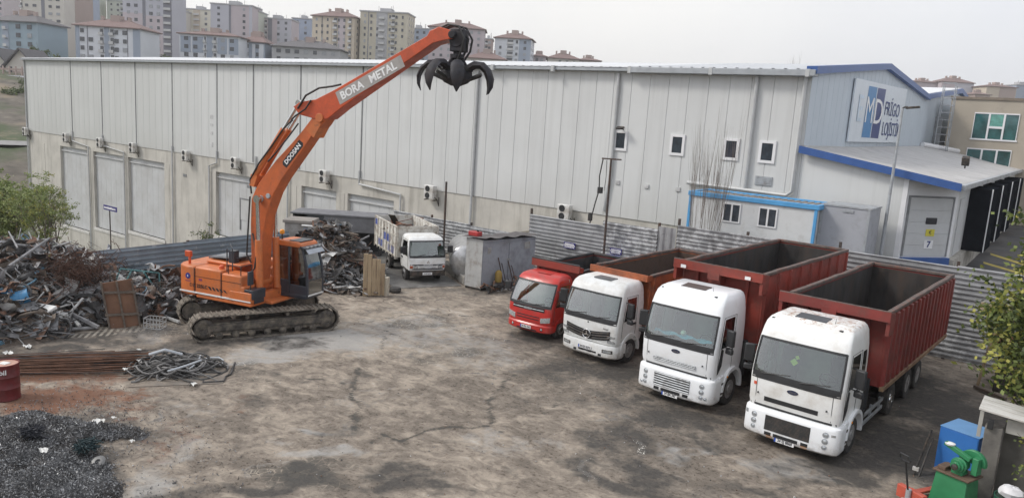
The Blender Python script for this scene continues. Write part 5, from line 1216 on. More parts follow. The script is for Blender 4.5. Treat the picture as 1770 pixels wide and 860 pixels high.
# second gable beyond the valley
WH2 = thing('warehouse', 'farther pale blue gabled shed behind the long warehouse, beside the beige block', 'warehouse', (-11.5, 80, 0))
k = MB(); k.prism([(-10, -2), (28, -2), (28, 11.6), (8.3, 13.3), (-10, 11.75)], lambda a, b, t: (t, a, b), -10, .5); k.build('gable_wall', CLADB, WH2, smooth=0)
k = MB(); k.prism([(-10, 12.1), (8.3, 13.75), (28, 12.1), (28, 11.7), (8.3, 13.32), (-10, 11.72)], lambda a, b, t: (t, a, b), -10, .85); k.build('blue_verge', BLUET, WH2)
k = MB(); k.prism([(-10, 12.16), (8.3, 13.8), (8.3, 13.76), (-10, 12.11)], lambda a, b, t: (t, a, b), -60, .7); k.build('roof', ROOFM, WH2)
# sign board on the gable
SB = thing('sign_board', 'big white company board with two blue bars on the warehouse gable', 'sign', (XR+.06, 53.2, 9.9))
k = MB(); k.add([(.0, -7.4, -1.9), (.0, 7.3, -1.8), (.0, 7.4, 1.95), (.0, -7.4, 1.6), (.09, -7.4, -1.9), (.09, 7.3, -1.8), (.09, 7.4, 1.95), (.09, -7.4, 1.6)], [(0,1,2,3), (4,7,6,5), (0,4,5,1), (1,5,6,2), (2,6,7,3), (3,7,4,0)])
k.build('board', M('sign_white', (.66, .71, .76), .4, var=.03), SB)
SBL = M('sign_blue', (.06, .22, .46), .4, var=.03); SNV = M('sign_navy', (.025, .05, .19), .4, var=.03)
MB().add([(.10, -4.4, -1.6), (.10, -2.2, -1.6), (.10, -2.0, 1.45), (.10, -4.2, 1.4)], [(0,1,2,3)]).build('blue_bar', SBL, SB, smooth=0)
MB().add([(.10, -2.0, -1.6), (.10, .2, -1.6), (.10, .5, 1.5), (.10, -1.8, 1.45)], [(0,1,2,3)]).build('navy_bar', SNV, SB, smooth=0)
def sgn(t, sz, y, z, mt, sx): lettering(t, sz, frame((.115, y, z), (0, 1, 0), (0, 0, 1)), mt, SB, sx=sx)
sgn('E', 2.2, -5.7, -.05, M('sign_faded', (.56, .66, .76), .4), 1.3); sgn('M', 2.2, -3.3, -.05, WINK, 1.3); sgn('D', 2.2, -.85, -.05, WINK, 1.6); sgn('FRİGO', 1.25, 3.3, .30, SNV, 1.28); sgn('LOJİSTİK', 1.25, 3.75, -1.0, SNV, 1.10)
# AC units
def ac_unit(label, x, z, first=[None]):
    if first[0] is None:
        t = thing('air_conditioner', label, 'air conditioner', (x, 37.62, z), 0, 'air conditioners on the warehouse wall')
        k = MB(); k.box(-.42, .42, -.19, .19, -.46, .46); k.build('casing', CREAMW, t, .03)
        k = MB()
        for s in (-.22, .24): k.lathe([(.2, 0), (.2, .02), (.17, .03), (.16, .01), (.001, .01)], (-.08, -.19, s), (0, -1, 0), 16); k.box(-.26, .10, -.212, -.2, s-.01, s+.01)
        k.build('fan_grille', BLACKP, t)
        k = MB(); k.box(-.4, -.36, -.15, .38, -.56, -.5); k.box(.36, .40, -.15, .38, -.56, -.5); k.tube([(.42, 0, -.3), (.58, .1, -.5), (.55, .3, -.9), (.5, .34, -.3)], .03, 6); k.build('bracket', DARKST, t)
        first[0] = t; return t
    return dup(first[0], (x, 37.62, z), 0, label)
ACX = [-99.6, -89.13, -81.36, -74.62, -65.06, -57.41, -45.81, -34.84, -24.01]
ACL = ['air conditioner at the far left corner of the warehouse wall', 'air conditioner above the left pier of the first panel door', 'air conditioner at the second dark wall joint from the left', 'air conditioner at the third dark wall joint from the left', 'air conditioner on the bare concrete stretch left of the raised boom', 'air conditioner just left of the orange boom', 'air conditioner just right of the orange boom', 'air conditioner above the dirty white light lorry', 'air conditioner above the fence, farthest right of the row']
for x, l in zip(ACX, ACL): ac_unit(l, x, 2.83)
# floodlight above the first small window
t = thing('flood_light', 'small dark floodlight above the leftmost small window of the warehouse', 'lamp', (-20.77, 37.8, 7.95))
MB().obox((0, -.2, .0), (.42, .3, .12), Matrix.Rotation(.3, 3, 'X')).build('head', DARKST, t, .03); MB().tube([(0, .2, -.1), (0, -.1, .0)], .03, 6).build('bracket', DARKST, t)

# beige office block
OB = thing('office_block', 'beige office block with green glazed windows at the right edge', 'building', (-9.9, 76, 0))
BEIGE = M('beige_render', (.40, .355, .29), .85, var=.05, vs=.4, dirt=(.31, .275, .23), da=.34, ds=.6)
GG = M('green_glass', (.03, .10, .10), .05, var=.4, vs=.8, spec=.9); GG2 = M('pale_green_glass', (.10, .30, .25), .08, var=.2, spec=.9)
k = MB(); k.box(0, 26, 0, 14, -2, 12.1); k.build('wall', BEIGE, OB); k = MB(); k.box(-.08, 26.1, -.10, .25, 12.1, 12.32); k.build('parapet', M('parapet_brown', (.2, .165, .13), .7), OB)
def office_window(x0, x1, z0, z1, split):
    k = MB(); f = .10
    for a in ((x0, x1, z1-f, z1), (x0-.08, x1+.08, z0, z0+f*1.3), (x0, x0+f*.5, z0+f*1.3, z1-f), (x1-f*.5, x1, z0+f*1.3, z1-f)): k.box(a[0], a[1], -.08, .02, a[2], a[3])
    w = x1-x0
    for q in (.345, .68): k.box(x0+w*q-f*.7, x0+w*q+f*.7, -.09, .02, z0+f*1.3, z1-f)
    if split: k.box(x0+w*.345+f*.7, x0+w*.68-f*.7, -.088, .02, z0+(z1-z0)*.44, z0+(z1-z0)*.52)
    o = k.build('window', WHITEF, OB)
    k = MB().box(x0+.02, x1-.02, -.03, -.004, z0+.05, z1-.05); k.build('pane', GG, o)
    if split: MB().box(x0+w*.37, x0+w*.655, -.045, -.031, z0+(z1-z0)*.52, z1-f).build('light_pane', GG2, o)
office_window(1.9, 5.15, 8.75, 11.05, True); office_window(1.75, 5.0, 5.4, 8.05, False); office_window(9, 12.5, 8.75, 11.05, True); office_window(9, 12.5, 5.4, 8.05, False)
# caged ladder tower between the gables
LT = thing('ladder_tower', 'tall grey caged steel ladder standing between the two gables', 'ladder', (atY(1618, 230, 72.5).x, 72.5, 0))
k = MB()
for x, y in ((0, 0), (.9, 0), (0, .9), (.9, .9)): k.cyl((x, y, 7), (x, y, 13.0), .04, 6)
for i in range(11): z = 7.2+i*.6; k.bar((0, 0, z), (.9, 0, z), .035); k.bar((0, .9, z), (.9, .9, z), .035); k.bar((0, 0, z), (0, .9, z), .035); k.bar((.9, 0, z), (.9, .9, z), .035)
k.build('cage', GALV, LT)
k = MB()
k.box(-.25, .3, .3, .4, 7.4, 10.4); k.build('dark_duct', SEAM, LT)
# street lamp
SL = thing('street_lamp', 'grey street lamp post with flat head in front of the loading dock', 'lamp', (-6.67, 37.2, 1.9))
MB().tube([(0, 0, 0), (0, 0, 7.75)], .085, 10, .05).build('post', GALV, SL)
k = MB(); k.tube([(-.03, 0, 7.72), (.1, 0, 7.80), (.2, 0, 7.80)], .04, 6); k.obox((.40, -.05, 7.78), (.55, .26, .09), Matrix.Rotation(-.12, 3, 'Y')); k.build('head', DARKST, SL, .02)

# ------------------------------------------------------------------ cabins behind the fence
CB = thing('site_cabin', 'white portable cabin with light blue edges and two windows behind the fence', 'cabin', (-15.0, 34.6, 0))
LB = M('light_blue_trim', (.09, .33, .62), .45, var=.08); CABW = M('cabin_white', (.60, .61, .61), .5, var=.03, dirt=(.42, .41, .39), da=.33)
k = MB(); k.box(.05, 5.95, .03, 2.35, 2.3, 5.0); k.build('wall', CABW, CB)
k = MB()
for x in (0, 5.9): k.box(x, x+.13, -.03, .11, 2.3, 5.0); k.box(x, x+.13, 2.3, 2.42, 2.3, 5.0)
k.box(-.05, 6.1, -.06, .12, 5.001, 5.22); k.box(-.05, 6.1, 2.32, 2.46, 5.001, 5.22); k.box(-.05, .1, .121, 2.319, 5.001, 5.22); k.box(5.93, 6.1, .121, 2.319, 5.001, 5.22); k.build('blue_frame', LB, CB, .02)
k = MB(); k.box(.101, 5.929, .121, 2.319, 5.0, 5.12)
for i in range(19): k.box(.15+i*.31, .28+i*.31, .13, 2.3, 5.12, 5.16)
k.build('roof', M('cabin_roof', (.33, .31, .29), .7, var=.15, dirt=(.2, .14, .1), da=.4), CB)
for x0 in (1.75, 3.45):
    k = MB(); x1 = x0+.86; z0, z1 = 3.95, 4.85
    for a in ((x0, x1, z1-.06, z1), (x0, x1, z0, z0+.06), (x0, x0+.06, z0+.06, z1-.06), (x1-.06, x1, z0+.06, z1-.06), ((x0+x1)/2-.04, (x0+x1)/2+.04, z0+.06, z1-.06)): k.box(a[0], a[1], -.02, .05, a[2], a[3])
    o = k.build('window', WHITEF, CB); MB().box(x0+.06, x1-.06, .0, .025, z0+.06, z1-.06).build('pane', WGLASS, o)
GC = thing('grey_container', 'plain grey container box between the blue edged cabin and the loading dock', 'container', (-9.0, 35.3, 0))
GCM = M('container_grey', (.37, .38, .41), .5, var=.05, vs=.8, dirt=(.26, .26, .27), da=.35)
k = MB(); k.box(0, 2.05, 0, 2.0, 2.2, 5.2); k.build('body', GCM, GC, .02)
k = MB(); k.box(-.03, 2.08, -.03, 2.03, 5.201, 5.27); k.box(.9, 1.35, -.035, -.001, 5.0, 5.12); k.build('roof_rail', GALV, GC); k = MB()
for x in (.02, 1.98): k.box(x-.05, x+.05, -.04, .0, 2.2, 5.2)
k.build('corner_post', GALV, GC)

# ------------------------------------------------------------------ fences
def fence_extra(patchy):
    def f(nt, tc, c, b):
        mp = nn(nt, 'ShaderNodeMapping'); nt.links.new(tc.outputs['Object'], mp.inputs[0]); mp.inputs['Scale'].default_value = (1.5, 1.5, 1.2)
        n1 = noise(nt, mp.outputs[0], 1.7, 8, .72); r = ramp(nt, .62-patchy, .74-patchy); nt.links.new(n1.outputs[0], r.inputs[0])
        c = mixc(nt, r.outputs[0], c, (.50, .51, .52))
        n2 = noise(nt, tc.outputs['Object'], 3.1, 8, .7); r2 = ramp(nt, .58, .72); nt.links.new(n2.outputs[0], r2.inputs[0])
        return mixc(nt, r2.outputs[0], c, (.12, .115, .115))
    return f
FG = M('grey_corrugated', (.30, .305, .315), .5, .2, var=.2, vs=1, extra=fence_extra(.03))
FP = M('peeling_corrugated', (.25, .255, .265), .5, .2, var=.2, vs=1, extra=fence_extra(.165))
FB_ = M('bluish_corrugated', (.23, .275, .315), .5, .3, var=.12, vs=1, extra=fence_extra(.05))
FD = M('dark_corrugated', (.14, .155, .165), .6, .2, var=.2, vs=1, extra=fence_extra(-.06))
POST = M('rusty_post', (.06, .048, .042), .8, var=.3, dirt=(.13, .06, .035), da=.4)
def sheet(mb, p, q, z0, z1, pitch=.20, amp=.028, vert=False, lean=0):
    p, q = Vector(p), Vector(q); d = (q-p); L = d.length; d.normalize(); nr = Vector((d.y, -d.x, 0))
    if vert:
        n = int(L/.09); rings = [[(p+d*(L*i/n)+nr*(amp*(1 if (i//2) % 2 else -1)))+Vector((0, 0, z)) for i in range(n+1)] for z in (z0, z1)]
        return mb.loft(rings, False, False)
    prof = []; z = z0; i = 0
    while z < z1-.02:
        for dz, o in ((0, 0), (.10*pitch/.2, 0), (.125*pitch/.2, amp*2), (.175*pitch/.2, amp*2)):
            if z+dz < z1: prof.append((z+dz, o))
        z += pitch
    prof.append((z1, 0))
    nseg = max(2, int(L/.8))
    rings = [[p+d*(L*i/nseg)+nr*(o+lean*(zz-z0)+.012*math.sin(i*1.7+zz*3))+Vector((0, 0, zz)) for zz, o in prof] for i in range(nseg+1)]
    return mb.loft(rings, False, False)
def fence(label, secs, group='corrugated sheet fences round the yard'):
    x0 = Vector(secs[0][0]); t = thing('metal_fence', label, 'fence', x0, 0, group)
    off = Matrix.Translation(-x0)
    for p, q, z0, z1, mat, vert in secs:
        # two or three overlapping sheet courses
        zc_ = z0; j = 0
        while zc_ < z1-.05:
            ze = min(z1, zc_+.95)
            if z1-ze < .35: ze = z1
            d = (Vector(q)-Vector(p)).normalized(); nr = Vector((d.y, -d.x, 0))*(.012*(j % 2))
            k = MB(); sheet(k, Vector(p)+nr, Vector(q)+nr, zc_, ze+(.06 if ze < z1 else 0), vert=vert); k.xf(off).build('sheet', mat if j != 0 or mat is not FG else FP, t, smooth=0, recalc=False); zc_ = ze; j += 1
        k = MB(); d = (Vector(q)-Vector(p)).normalized(); nr = Vector((d.y, -d.x, 0))*-.09
        b_ = Vector(p)+nr; k.box(b_.x-.05, b_.x+.05, b_.y-.05, b_.y+.05, z0-.3, z1+rnd.choice((.0, .15, .3))); k.xf(off).build('post', POST, t)
    return t
Y0 = 33.0
fence('low peeling corrugated fence behind the silver tank', [((-33.5, Y0, 0), (-30.4, Y0, 0), .1, 2.05, FP, False), ((-30.4, Y0, 0), (-27.3, Y0, 0), .1, 2.0, FP, False), ((-27.3, Y0-.05, 0), (-23.3, Y0-.05, 0), .1, 1.95, FP, False)])
fence('tall grey corrugated fence with small blue notices behind the red lorry', [((-23.2, Y0, 0), (-18.7, Y0, 0), .05, 3.12, FG, False), ((-18.7, Y0, 0), (-15.7, Y0, 0), .05, 3.35, FP, False), ((-15.7, Y0, 0), (-14.75, Y0, 0), .05, 3.5, FG, True)])
fence('tall pale corrugated fence behind the two big red load bodies', [((-14.7, Y0, 0), (-11.4, Y0, 0), .05, 3.68, FP, False), ((-11.4, Y0, 0), (-7.5, Y0, 0), .05, 3.68, FP, False), ((-7.5, Y0, 0), (-3.2, Y0, 0), .05, 3.66, FG, False), ((-3.2, Y0, 0), (1.5, Y0, 0), .05, 3.7, FG, False), ((1.5, Y0, 0), (7, Y0, 0), .05, 3.7, FG, False)])
fence('bluish corrugated fence behind the counterweight of the orange handler', [((-29.9, 12.6, 0), (-29.9, 17.4, 0), 1.0, 2.08, FB_, False), ((-29.9, 17.4, 0), (-29.9, 22.5, 0), 1.0, 2.12, FB_, False), ((-30.0, 12.6, 0), (-30.0, 22.5, 0), 0, 1.1, FD, False)])
# notices on the fence and their post
NAVY = M('notice_navy', (.045, .04, .17), .5, var=.1)
def notice(label, u0, v0, u1, v1, y, lines_):
    a = atY(u0, v0, y); b_ = atY(u1, v1, y); w = b_.x-a.x; h = abs(a.z-b_.z)
    t = thing('notice_board', label, 'sign', ((a.x+b_.x)/2, y, (a.z+b_.z)/2), 0, 'small blue notices in the yard')
    bd = MB().box(-w/2, w/2, -.015, .015, -h/2, h/2).build('board', NAVY, t)
    k = MB(); rr = random.Random(int(u0))
    for z, hh in ((.24, .26), (-.24, .24)):
        x = -w*.40
        while x < w*.36:
            L = rr.uniform(.03, .06); k.box(x, x+L, -.02, -.012, h*(z-hh/2), h*(z+hh/2*rr.uniform(.5, 1))); x += L+.022
    k.build('illegible_lettering', WINK, bd, smooth=0)
    if len(lines_) > 1: MB().box(-w/2+.02, w/2-.02, -.02, -.012, -.02, .02).build('divider', WINK, bd)
    return t
notice('small blue notice on the fence between the grey shed and the red lorry', 975, 417, 994, 431, 32.88, 2*[0])
notice('small blue notice on the fence beside the tall dark pole', 1055, 427, 1074, 441, 32.88, 2*[0])
BS = thing('sign_post', 'blue sign with white lettering on a thin leaning pole before the left doors', 'sign', (-29.6, 14.4, 1.5))
p = atY(190, 360, 14.4); dx = p.x+29.6
p1 = atY(180, 353, 14.4); p2 = atY(203, 367, 14.4)
MB().tube([(p.x+29.6+.03, 0, -1.2), (p.x+29.6-.03, 0, p.z-1.5)], .025, 6).build('pole', POST, BS)
bd = MB().box(p1.x+29.6, p2.x+29.6, -.03, -.01, p2.z-1.5, p1.z-1.5).build('board', NAVY, BS)
lettering('BORA METAL', .125, frame(((p1.x+p2.x)/2+29.6, -.034, p1.z-1.5-.10), (1,0,0), (0,0,1)), WINK, bd, sx=.62, bold=.002, ext=.001); k = MB(); x = p1.x+29.6+.06
while x < p2.x+29.6-.1: L = rnd.uniform(.03, .06); k.box(x, x+L, -.036, -.029, p2.z-1.5+.06, p2.z-1.5+.12); x += L+.02
k.build('illegible_lettering', WINK, bd, smooth=0)
# poles
UP = thing('utility_pole', 'tall dark pole with short crossbar and hanging cables by the fence', 'pole', (-18.25, 32.5, 0))
MB().tube([(0, 0, 0), (-.05, 0, 6.5)], .065, 8, .05).build('pole', POST, UP)
k = MB(); k.bar((-.55, 0, 6.46), (.5, 0, 6.48), .07); k.build('crossbar', POST, UP)
k = MB(); k.tube([(-.5, 0, 6.42), (-.62, 0, 5.6), (-.55, -.05, 4.9), (-.75, 0, 4.2), (-.95, 0, 3.2)], .03, 6); k.tube([(-.3, 0, 6.4), (-.25, 0, 5.6), (-.3, 0, 4.9)], .012, 5); k.box(-.62, -.42, -.1, .1, 4.75, 5.05); k.box(-1.15, -1.0, .1, .3, 3.3, 3.7); k.build('cables', HOSE, UP)
TP = thing('fence_pole', 'thin dark pole rising behind the white light lorry', 'pole', (-28.4, 32, 0)); MB().tube([(0, 0, 0), (-.03, 0, 4.35)], .06, 8).build('pole', POST, TP)
BB = thing('blue_bin', 'bright blue plastic bin at the foot of the tall dark pole', 'bin', (-17.72, 32.1, 0)); MB().loft([[(-.28, -.28, 0), (.28, -.28, 0), (.28, .28, 0), (-.28, .28, 0)], [(-.36, -.36, 1.72), (.36, -.36, 1.72), (.36, .36, 1.72), (-.36, .36, 1.72)]]).build('body', M('bin_blue', (.03, .07, .45), .45, var=.1), BB, .03); MB().box(-.4, .4, -.42, .4, 1.721, 1.82).build('lid', M('bin_lid_blue', (.03, .06, .38), .45, var=.1), BB, .03)
for i, (x, y) in enumerate(((-6.9, 33.2), (-10.1, 33.25))): pass
# ------------------------------------------------------------------ town on the hill
WIN1 = M('far_window_dark', (.07, .075, .085), .25, var=.3); WIN2 = M('far_window_curtain', (.30, .31, .33), .4, var=.2)
TILE = M('red_brown_tiles', (.185, .125, .115), .85, var=.15); TILE2 = M('dark_roof', (.12, .115, .12), .85, var=.15)
def wall_m(n, c): return M(n, c, .85, var=.04, vs=.08)
PAL = dict(beige=wall_m('beige_wall', (.56, .53, .48)), blue=wall_m('dusty_blue_wall', (.27, .35, .41)), white=wall_m('white_wall', (.62, .64, .68)), bluegrey=wall_m('blue_grey_wall', (.30, .345, .42)), cream=wall_m('cream_wall', (.60, .57, .48)), lav=wall_m('lavender_wall', (.45, .45, .50)), pink=wall_m('mauve_pink_wall', (.48, .42, .44)), tan=wall_m('tan_wall', (.52, .45, .36)), yellow=wall_m('dull_yellow_wall', (.50, .46, .37)), grey=wall_m('grey_wall', (.39, .39, .40)), dark=wall_m('dark_strip', (.18, .18, .21)), green=wall_m('pale_green_wall', (.50, .52, .45)), brick=wall_m('brown_wall', (.38, .30, .27)), mblue=wall_m('mid_blue_wall', (.33, .38, .48)))
SLABM = wall_m('balcony_white', (.50, .50, .50))
_wmesh = {}
def winmesh(w, h, mt):
    w *= 1.12; h *= 1.12
    key = (round(w, 2), round(h, 2), mt.name)
    if key not in _wmesh:
        o = MB().box(-w/2, w/2, -.06, .12, -h/2, h/2).build('window', mt, smooth=0); _wmesh[key] = o.data; bpy.data.objects.remove(o)
    return _wmesh[key]
def apartment(label, u0, u1, vt, dep, col, yaw=0, depth=15, roof='flat', win=(3.4, 1.25, 1.3), stripes=(), balc=(), bands=(), cat='apartment block', fl=3.0, side=None, group='apartment blocks on the hill', name='apartment_building', zb=None, skip=()):
    a = atD(u0, vt, dep); b_ = atD(u1, vt, dep); c = (a+b_)/2; w = math.hypot(b_.x-a.x, b_.y-a.y)
    ang = math.atan2(b_.y-a.y, b_.x-a.x)+rad(yaw)
    if yaw: w /= max(.5, math.cos(rad(yaw))+depth/w*abs(math.sin(rad(yaw)))*.8)
    ztop = c.z; z0 = min(interp(math.hypot(c.x, c.y), HILL)-4, ztop-8) if zb is None else zb
    t = thing(name, label, cat, (c.x, c.y, z0), ang, group); h = ztop-z0
    k = MB(); k.box(-w/2, w/2, 0, depth, 0, h); wall = k.build('wall', PAL[col], t, smooth=0)
    if roof == 'flat':
        k = MB(); k.box(-w/2-.4, w/2+.4, -.4, depth+.4, h, h+.6); k.box(-w*.14, w*.10, depth*.3, depth*.7, h+.6, h+2.6); k.build('roof', PAL['grey'] if col != 'lav' else SLABM, t, smooth=0)
        k = MB()
        for i in range(3): x = rnd.uniform(-w*.3, w*.3); k.cyl((x, depth*.4, h+.6), (x, depth*.4, h+rnd.uniform(3, 4.5)), .09, 5)
        k.build('aerial', TILE2, t)
    else:
        rh = 3.2 if roof != 'low' else 1.8; e = .9; k = MB(); r = min(w, depth)*.30
        k.add([(-w/2-e, -e, h), (w/2+e, -e, h), (w/2+e, depth+e, h), (-w/2-e, depth+e, h), (-w/2+r+ (w*.12), depth/2, h+rh), (w/2-r-(w*.12), depth/2, h+rh)], [(0,1,5,4), (1,2,5), (2,3,4,5), (3,0,4), (0,3,2,1)])
        k.mat(0).box(-w/2-e, w/2+e, -e, depth+e, h-.35, h-.02)
        rf = k.build('roof', TILE2 if roof == 'dark' else TILE, t, smooth=0)
        k = MB(); k.box(-1.6, 1.6, depth*.35, depth*.6, h+rh*.4, h+rh+1.3)
        for x in (-w*.22, w*.2): k.box(x-.4, x+.4, depth*.4, depth*.5, h+rh*.5, h+rh+.9)
        k.build('chimney', PAL['brick'], rf, smooth=0)
    for x0, x1, cc, q0, q1 in stripes:
        k = MB(); k.box(-w/2+w*x0, -w/2+w*x1, -.14, -.001, h*q0, h*q1-.02); k.build('facade_panel', PAL[cc], t, smooth=0)
    lm = atD((u0+u1)/2, 112, dep).z-z0
    nf = int(h/fl); cw, ww, wh = win
    ncol = max(2, int((w-1.6)/cw)); n = 0
    for j in range(nf):
        z = h-fl*(j+.62)
        if z < lm: break
        if balc:
            for x0, x1 in balc:
                k = MB(); X0, X1 = -w/2+w*x0, -w/2+w*x1
                k.mat(0).box(X0, X1, -1.1, -.001, z-1.25, z-1.1); k.box(X0, X1, -1.1, -1.0, z-1.1, z-.25); k.mat(1).box(X0+.2, X1-.2, -.05, -.0012, z-1.08, z+.95)
                k.build('balcony', [SLABM, WIN1], t, smooth=0)
        for i in range(ncol):
            x = -w/2+.9+(w-1.8)*(i+.5)/ncol; fr = (x+w/2)/w
            if any(x0-.02 < fr < x1+.02 for x0, x1 in balc) or any(x0-.01 < fr < x1+.01 for x0, x1 in skip): continue
            n += 1
            if n > 100: break
            mt = WIN1 if rnd.random() < .62 else WIN2
            if rnd.random() < .04: continue
            o = bpy.data.objects.new('window', winmesh(ww*rnd.choice((.8, 1, 1)), wh, mt)); COL.objects.link(o); o.parent = t; o.location = (x, -.16, z)
        if side is not None:
            s = 1 if side > 0 else -1
            for q in (.25, .55, .8):
                o = bpy.data.objects.new('window', winmesh(ww, wh, WIN1)); COL.objects.link(o); o.parent = t; o.location = (s*(w/2), depth*q, z); o.rotation_euler = (0, 0, s*PI/2)
    return t
B = apartment
B('pinkish tower cut by the left edge of the picture', -14, 4, -30, 420, 'pink')
B('tall beige tower with dark central strip behind the blue block at far left', 34, 109, -34, 330, 'beige', stripes=[(.475, .55, 'dark', 0, 1)], skip=[(.45, .57)], balc=[(-.02, .05)], win=(3.0, 1.4, 1.0))
B('narrow taupe balcony wing on the right side of the tall beige tower', 109, 128, -34, 338, 'brick', balc=[(.1, .45), (.55, .95)], yaw=0, win=(9, 1, 1))
B('slim tower with blue gridded glass between beige wings', 127, 145, -30, 400, 'mblue', win=(2.4, 1.5, 2.2), stripes=[(.08, .14, 'white', 0, 1), (.86, .94, 'white', 0, 1)])
B('slim pale green tower with balcony edge beside the blue gridded tower', 144, 158, -30, 420, 'green', balc=[(.72, 1.05)])
B('low blue block with curved grey roof at the far left', -30, 72, 36, 270, 'blue', roof='dark', yaw=-8, win=(4.4, 1.5, 1.4), balc=[(.33, .40)], stripes=[(.30, .42, 'bluegrey', 0, 1)])
B('white six storey block with blue strips and red hipped roof', 130, 242, 46, 270, 'white', roof='hip', win=(3.0, 1.4, 1.3), stripes=[(0, .06, 'bluegrey', 0, 1), (.445, .52, 'bluegrey', 0, 1), (.89, 1.0, 'bluegrey', 0, 1), (.18, .19, 'dark', 0, 1), (.80, .808, 'dark', 0, 1)], balc=[(.37, .44), (.53, .60)], skip=[(.43, .53), (0, .05), (.9, 1)])
B('cream green slab seen between the tall towers', 184, 212, 2, 430, 'green', balc=[(.84, 1.05)], win=(6, 1, 1))
B('tall lavender tower with pink lower half and dark balcony edge', 211, 296, -34, 330, 'lav', stripes=[(0, .405, 'pink', 0, .64), (.47, .82, 'pink', 0, .62), (.405, .465, 'dark', 0, 1), (.83, 1.0, 'dark', 0, 1)], skip=[(.39, .47)], balc=[(.85, .99)], win=(3.2, 1.3, 1.2))
B('narrow pale block tucked behind the lavender tower', 296, 317, 19, 430, 'beige', stripes=[(.6, .78, 'bluegrey', 0, 1)])
B('cream block with tan balcony column', 316, 364, 17, 440, 'cream', balc=[(.40, .60)], stripes=[(.38, .62, 'tan', 0, 1)])
B('broad lavender block with white cornice and dark middle strip', 364, 436, 9, 390, 'pink', stripes=[(.0, .44, 'lav', 0, 1), (.44, .49, 'dark', 0, 1), (.93, 1, 'lav', 0, 1)], skip=[(.42, .5)], win=(5.0, 1.2, 1.2))
B('sliver of pale green balconies right of the broad lavender block', 436, 447, 20, 400, 'green', balc=[(.2, .9)], win=(9, 1, 1))
B('low white block with slate blue upper panels', 310, 413, 60, 290, 'white', roof='low', stripes=[(.02, .19, 'bluegrey', .60, .94), (.22, .40, 'bluegrey', .60, .94), (.46, .56, 'bluegrey', 0, .96), (.64, .80, 'bluegrey', .60, .94), (.83, .99, 'bluegrey', .60, .94)], balc=[(.41, .455), (.565, .63)], win=(3.2, 1.4, 1.3))
B('low blue white block with red roof behind the slate panelled one', 414, 458, 72, 300, 'bluegrey', roof='hip', stripes=[(.22, .36, 'white', 0, .95), (.5, .62, 'white', 0, .95), (.76, .95, 'white', 0, .95)])
B('mauve block with dark strip and sloping roof line', 446, 504, 33, 410, 'pink', stripes=[(.30, .42, 'dark', 0, 1), (.58, 1, 'lav', 0, 1)], skip=[(.28, .43)], balc=[(.20, .28)])
B('blue block between the mauve and the tan one', 505, 538, 33, 440, 'mblue')
B('tan block with red brown roof and mauve balcony column', 535, 618, 28, 370, 'tan', roof='hip', yaw=-10, balc=[(.50, .60), (.86, .94)], stripes=[(.0, .46, 'tan', 0, 1), (.62, .78, 'pink', 0, 1), (.225, .25, 'dark', 0, 1)], win=(2.6, .9, 1.2), side=1)
B('long low grey block with dark flat roof in front of the tan one', 470, 588, 82, 300, 'grey', roof='dark', win=(3.6, 1.6, 1.3))
B('dull yellow and grey block with roof terrace railing', 620, 708, 22, 370, 'yellow', yaw=-6, balc=[(.40, .52), (.66, .74)], stripes=[(.345, .58, 'grey', 0, 1), (.17, .185, 'dark', 0, 1)], win=(3.0, .9, 1.2), side=1)
B('blue grey block half hidden by the raised stick', 702, 742, 50, 430, 'bluegrey', balc=[(.1, .3)])
B('pink block with hipped roof behind the grapple', 742, 838, 48, 380, 'pink', roof='hip', stripes=[(.62, .645, 'dark', 0, 1)], win=(3.3, 1.2, 1.2), skip=[(.6, .66)], side=1)
B('small brown block right of the grapple', 836, 852, 68, 440, 'brick', balc=[(.1, .5)])
B('white and pale blue block with dark central balconies', 853, 921, 66, 385, 'white', roof='hip', balc=[(.34, .52)], stripes=[(.68, 1, 'bluegrey', 0, 1)], yaw=-8, side=1)
B('low red roof hip just right of the grapple', 806, 874, 101, 330, 'beige', roof='hip', cat='house', group='houses on the hill', name='house')
B('small pale house with brown roof beside the white and blue block', 921, 944, 97, 400, 'pink', roof='low', cat='house', group='houses on the hill', name='house')
B('pale house with broad red roof on the skyline over the warehouse', 947, 1002, 101, 400, 'beige', roof='hip', cat='house', group='houses on the hill', name='house')
B('house with only its red roof showing beside the broad red roof', 1000, 1038, 104, 410, 'brick', roof='low', cat='house', group='houses on the hill', name='house')
B('first pinkish block with curved roof over the gable end', 1578, 1626, 142, 520, 'pink', roof='low', balc=[(.3, .45)], win=(3.5, 1.6, 1.4), zb=10)
B('second pinkish block with curved roof, nearer the beige offices', 1628, 1684, 142, 515, 'pink', roof='hip', balc=[(.2, .35)], win=(3.5, 1.6, 1.4), zb=10, stripes=[(.42, 1, 'lav', 0, 1)])
B('brown pink block above the beige office roof', 1706, 1758, 150, 500, 'tan', roof='low', stripes=[(.44, .98, 'brick', 0, 1)], win=(3.6, 1.6, 1.4), zb=10)
B('pale blue slab cut by the right edge', 1757, 1790, 148, 520, 'bluegrey', zb=10)
B('low brown roofs just over the beige office parapet', 1686, 1712, 163, 480, 'brick', roof='low', cat='house', group='houses on the hill', name='house', zb=8)
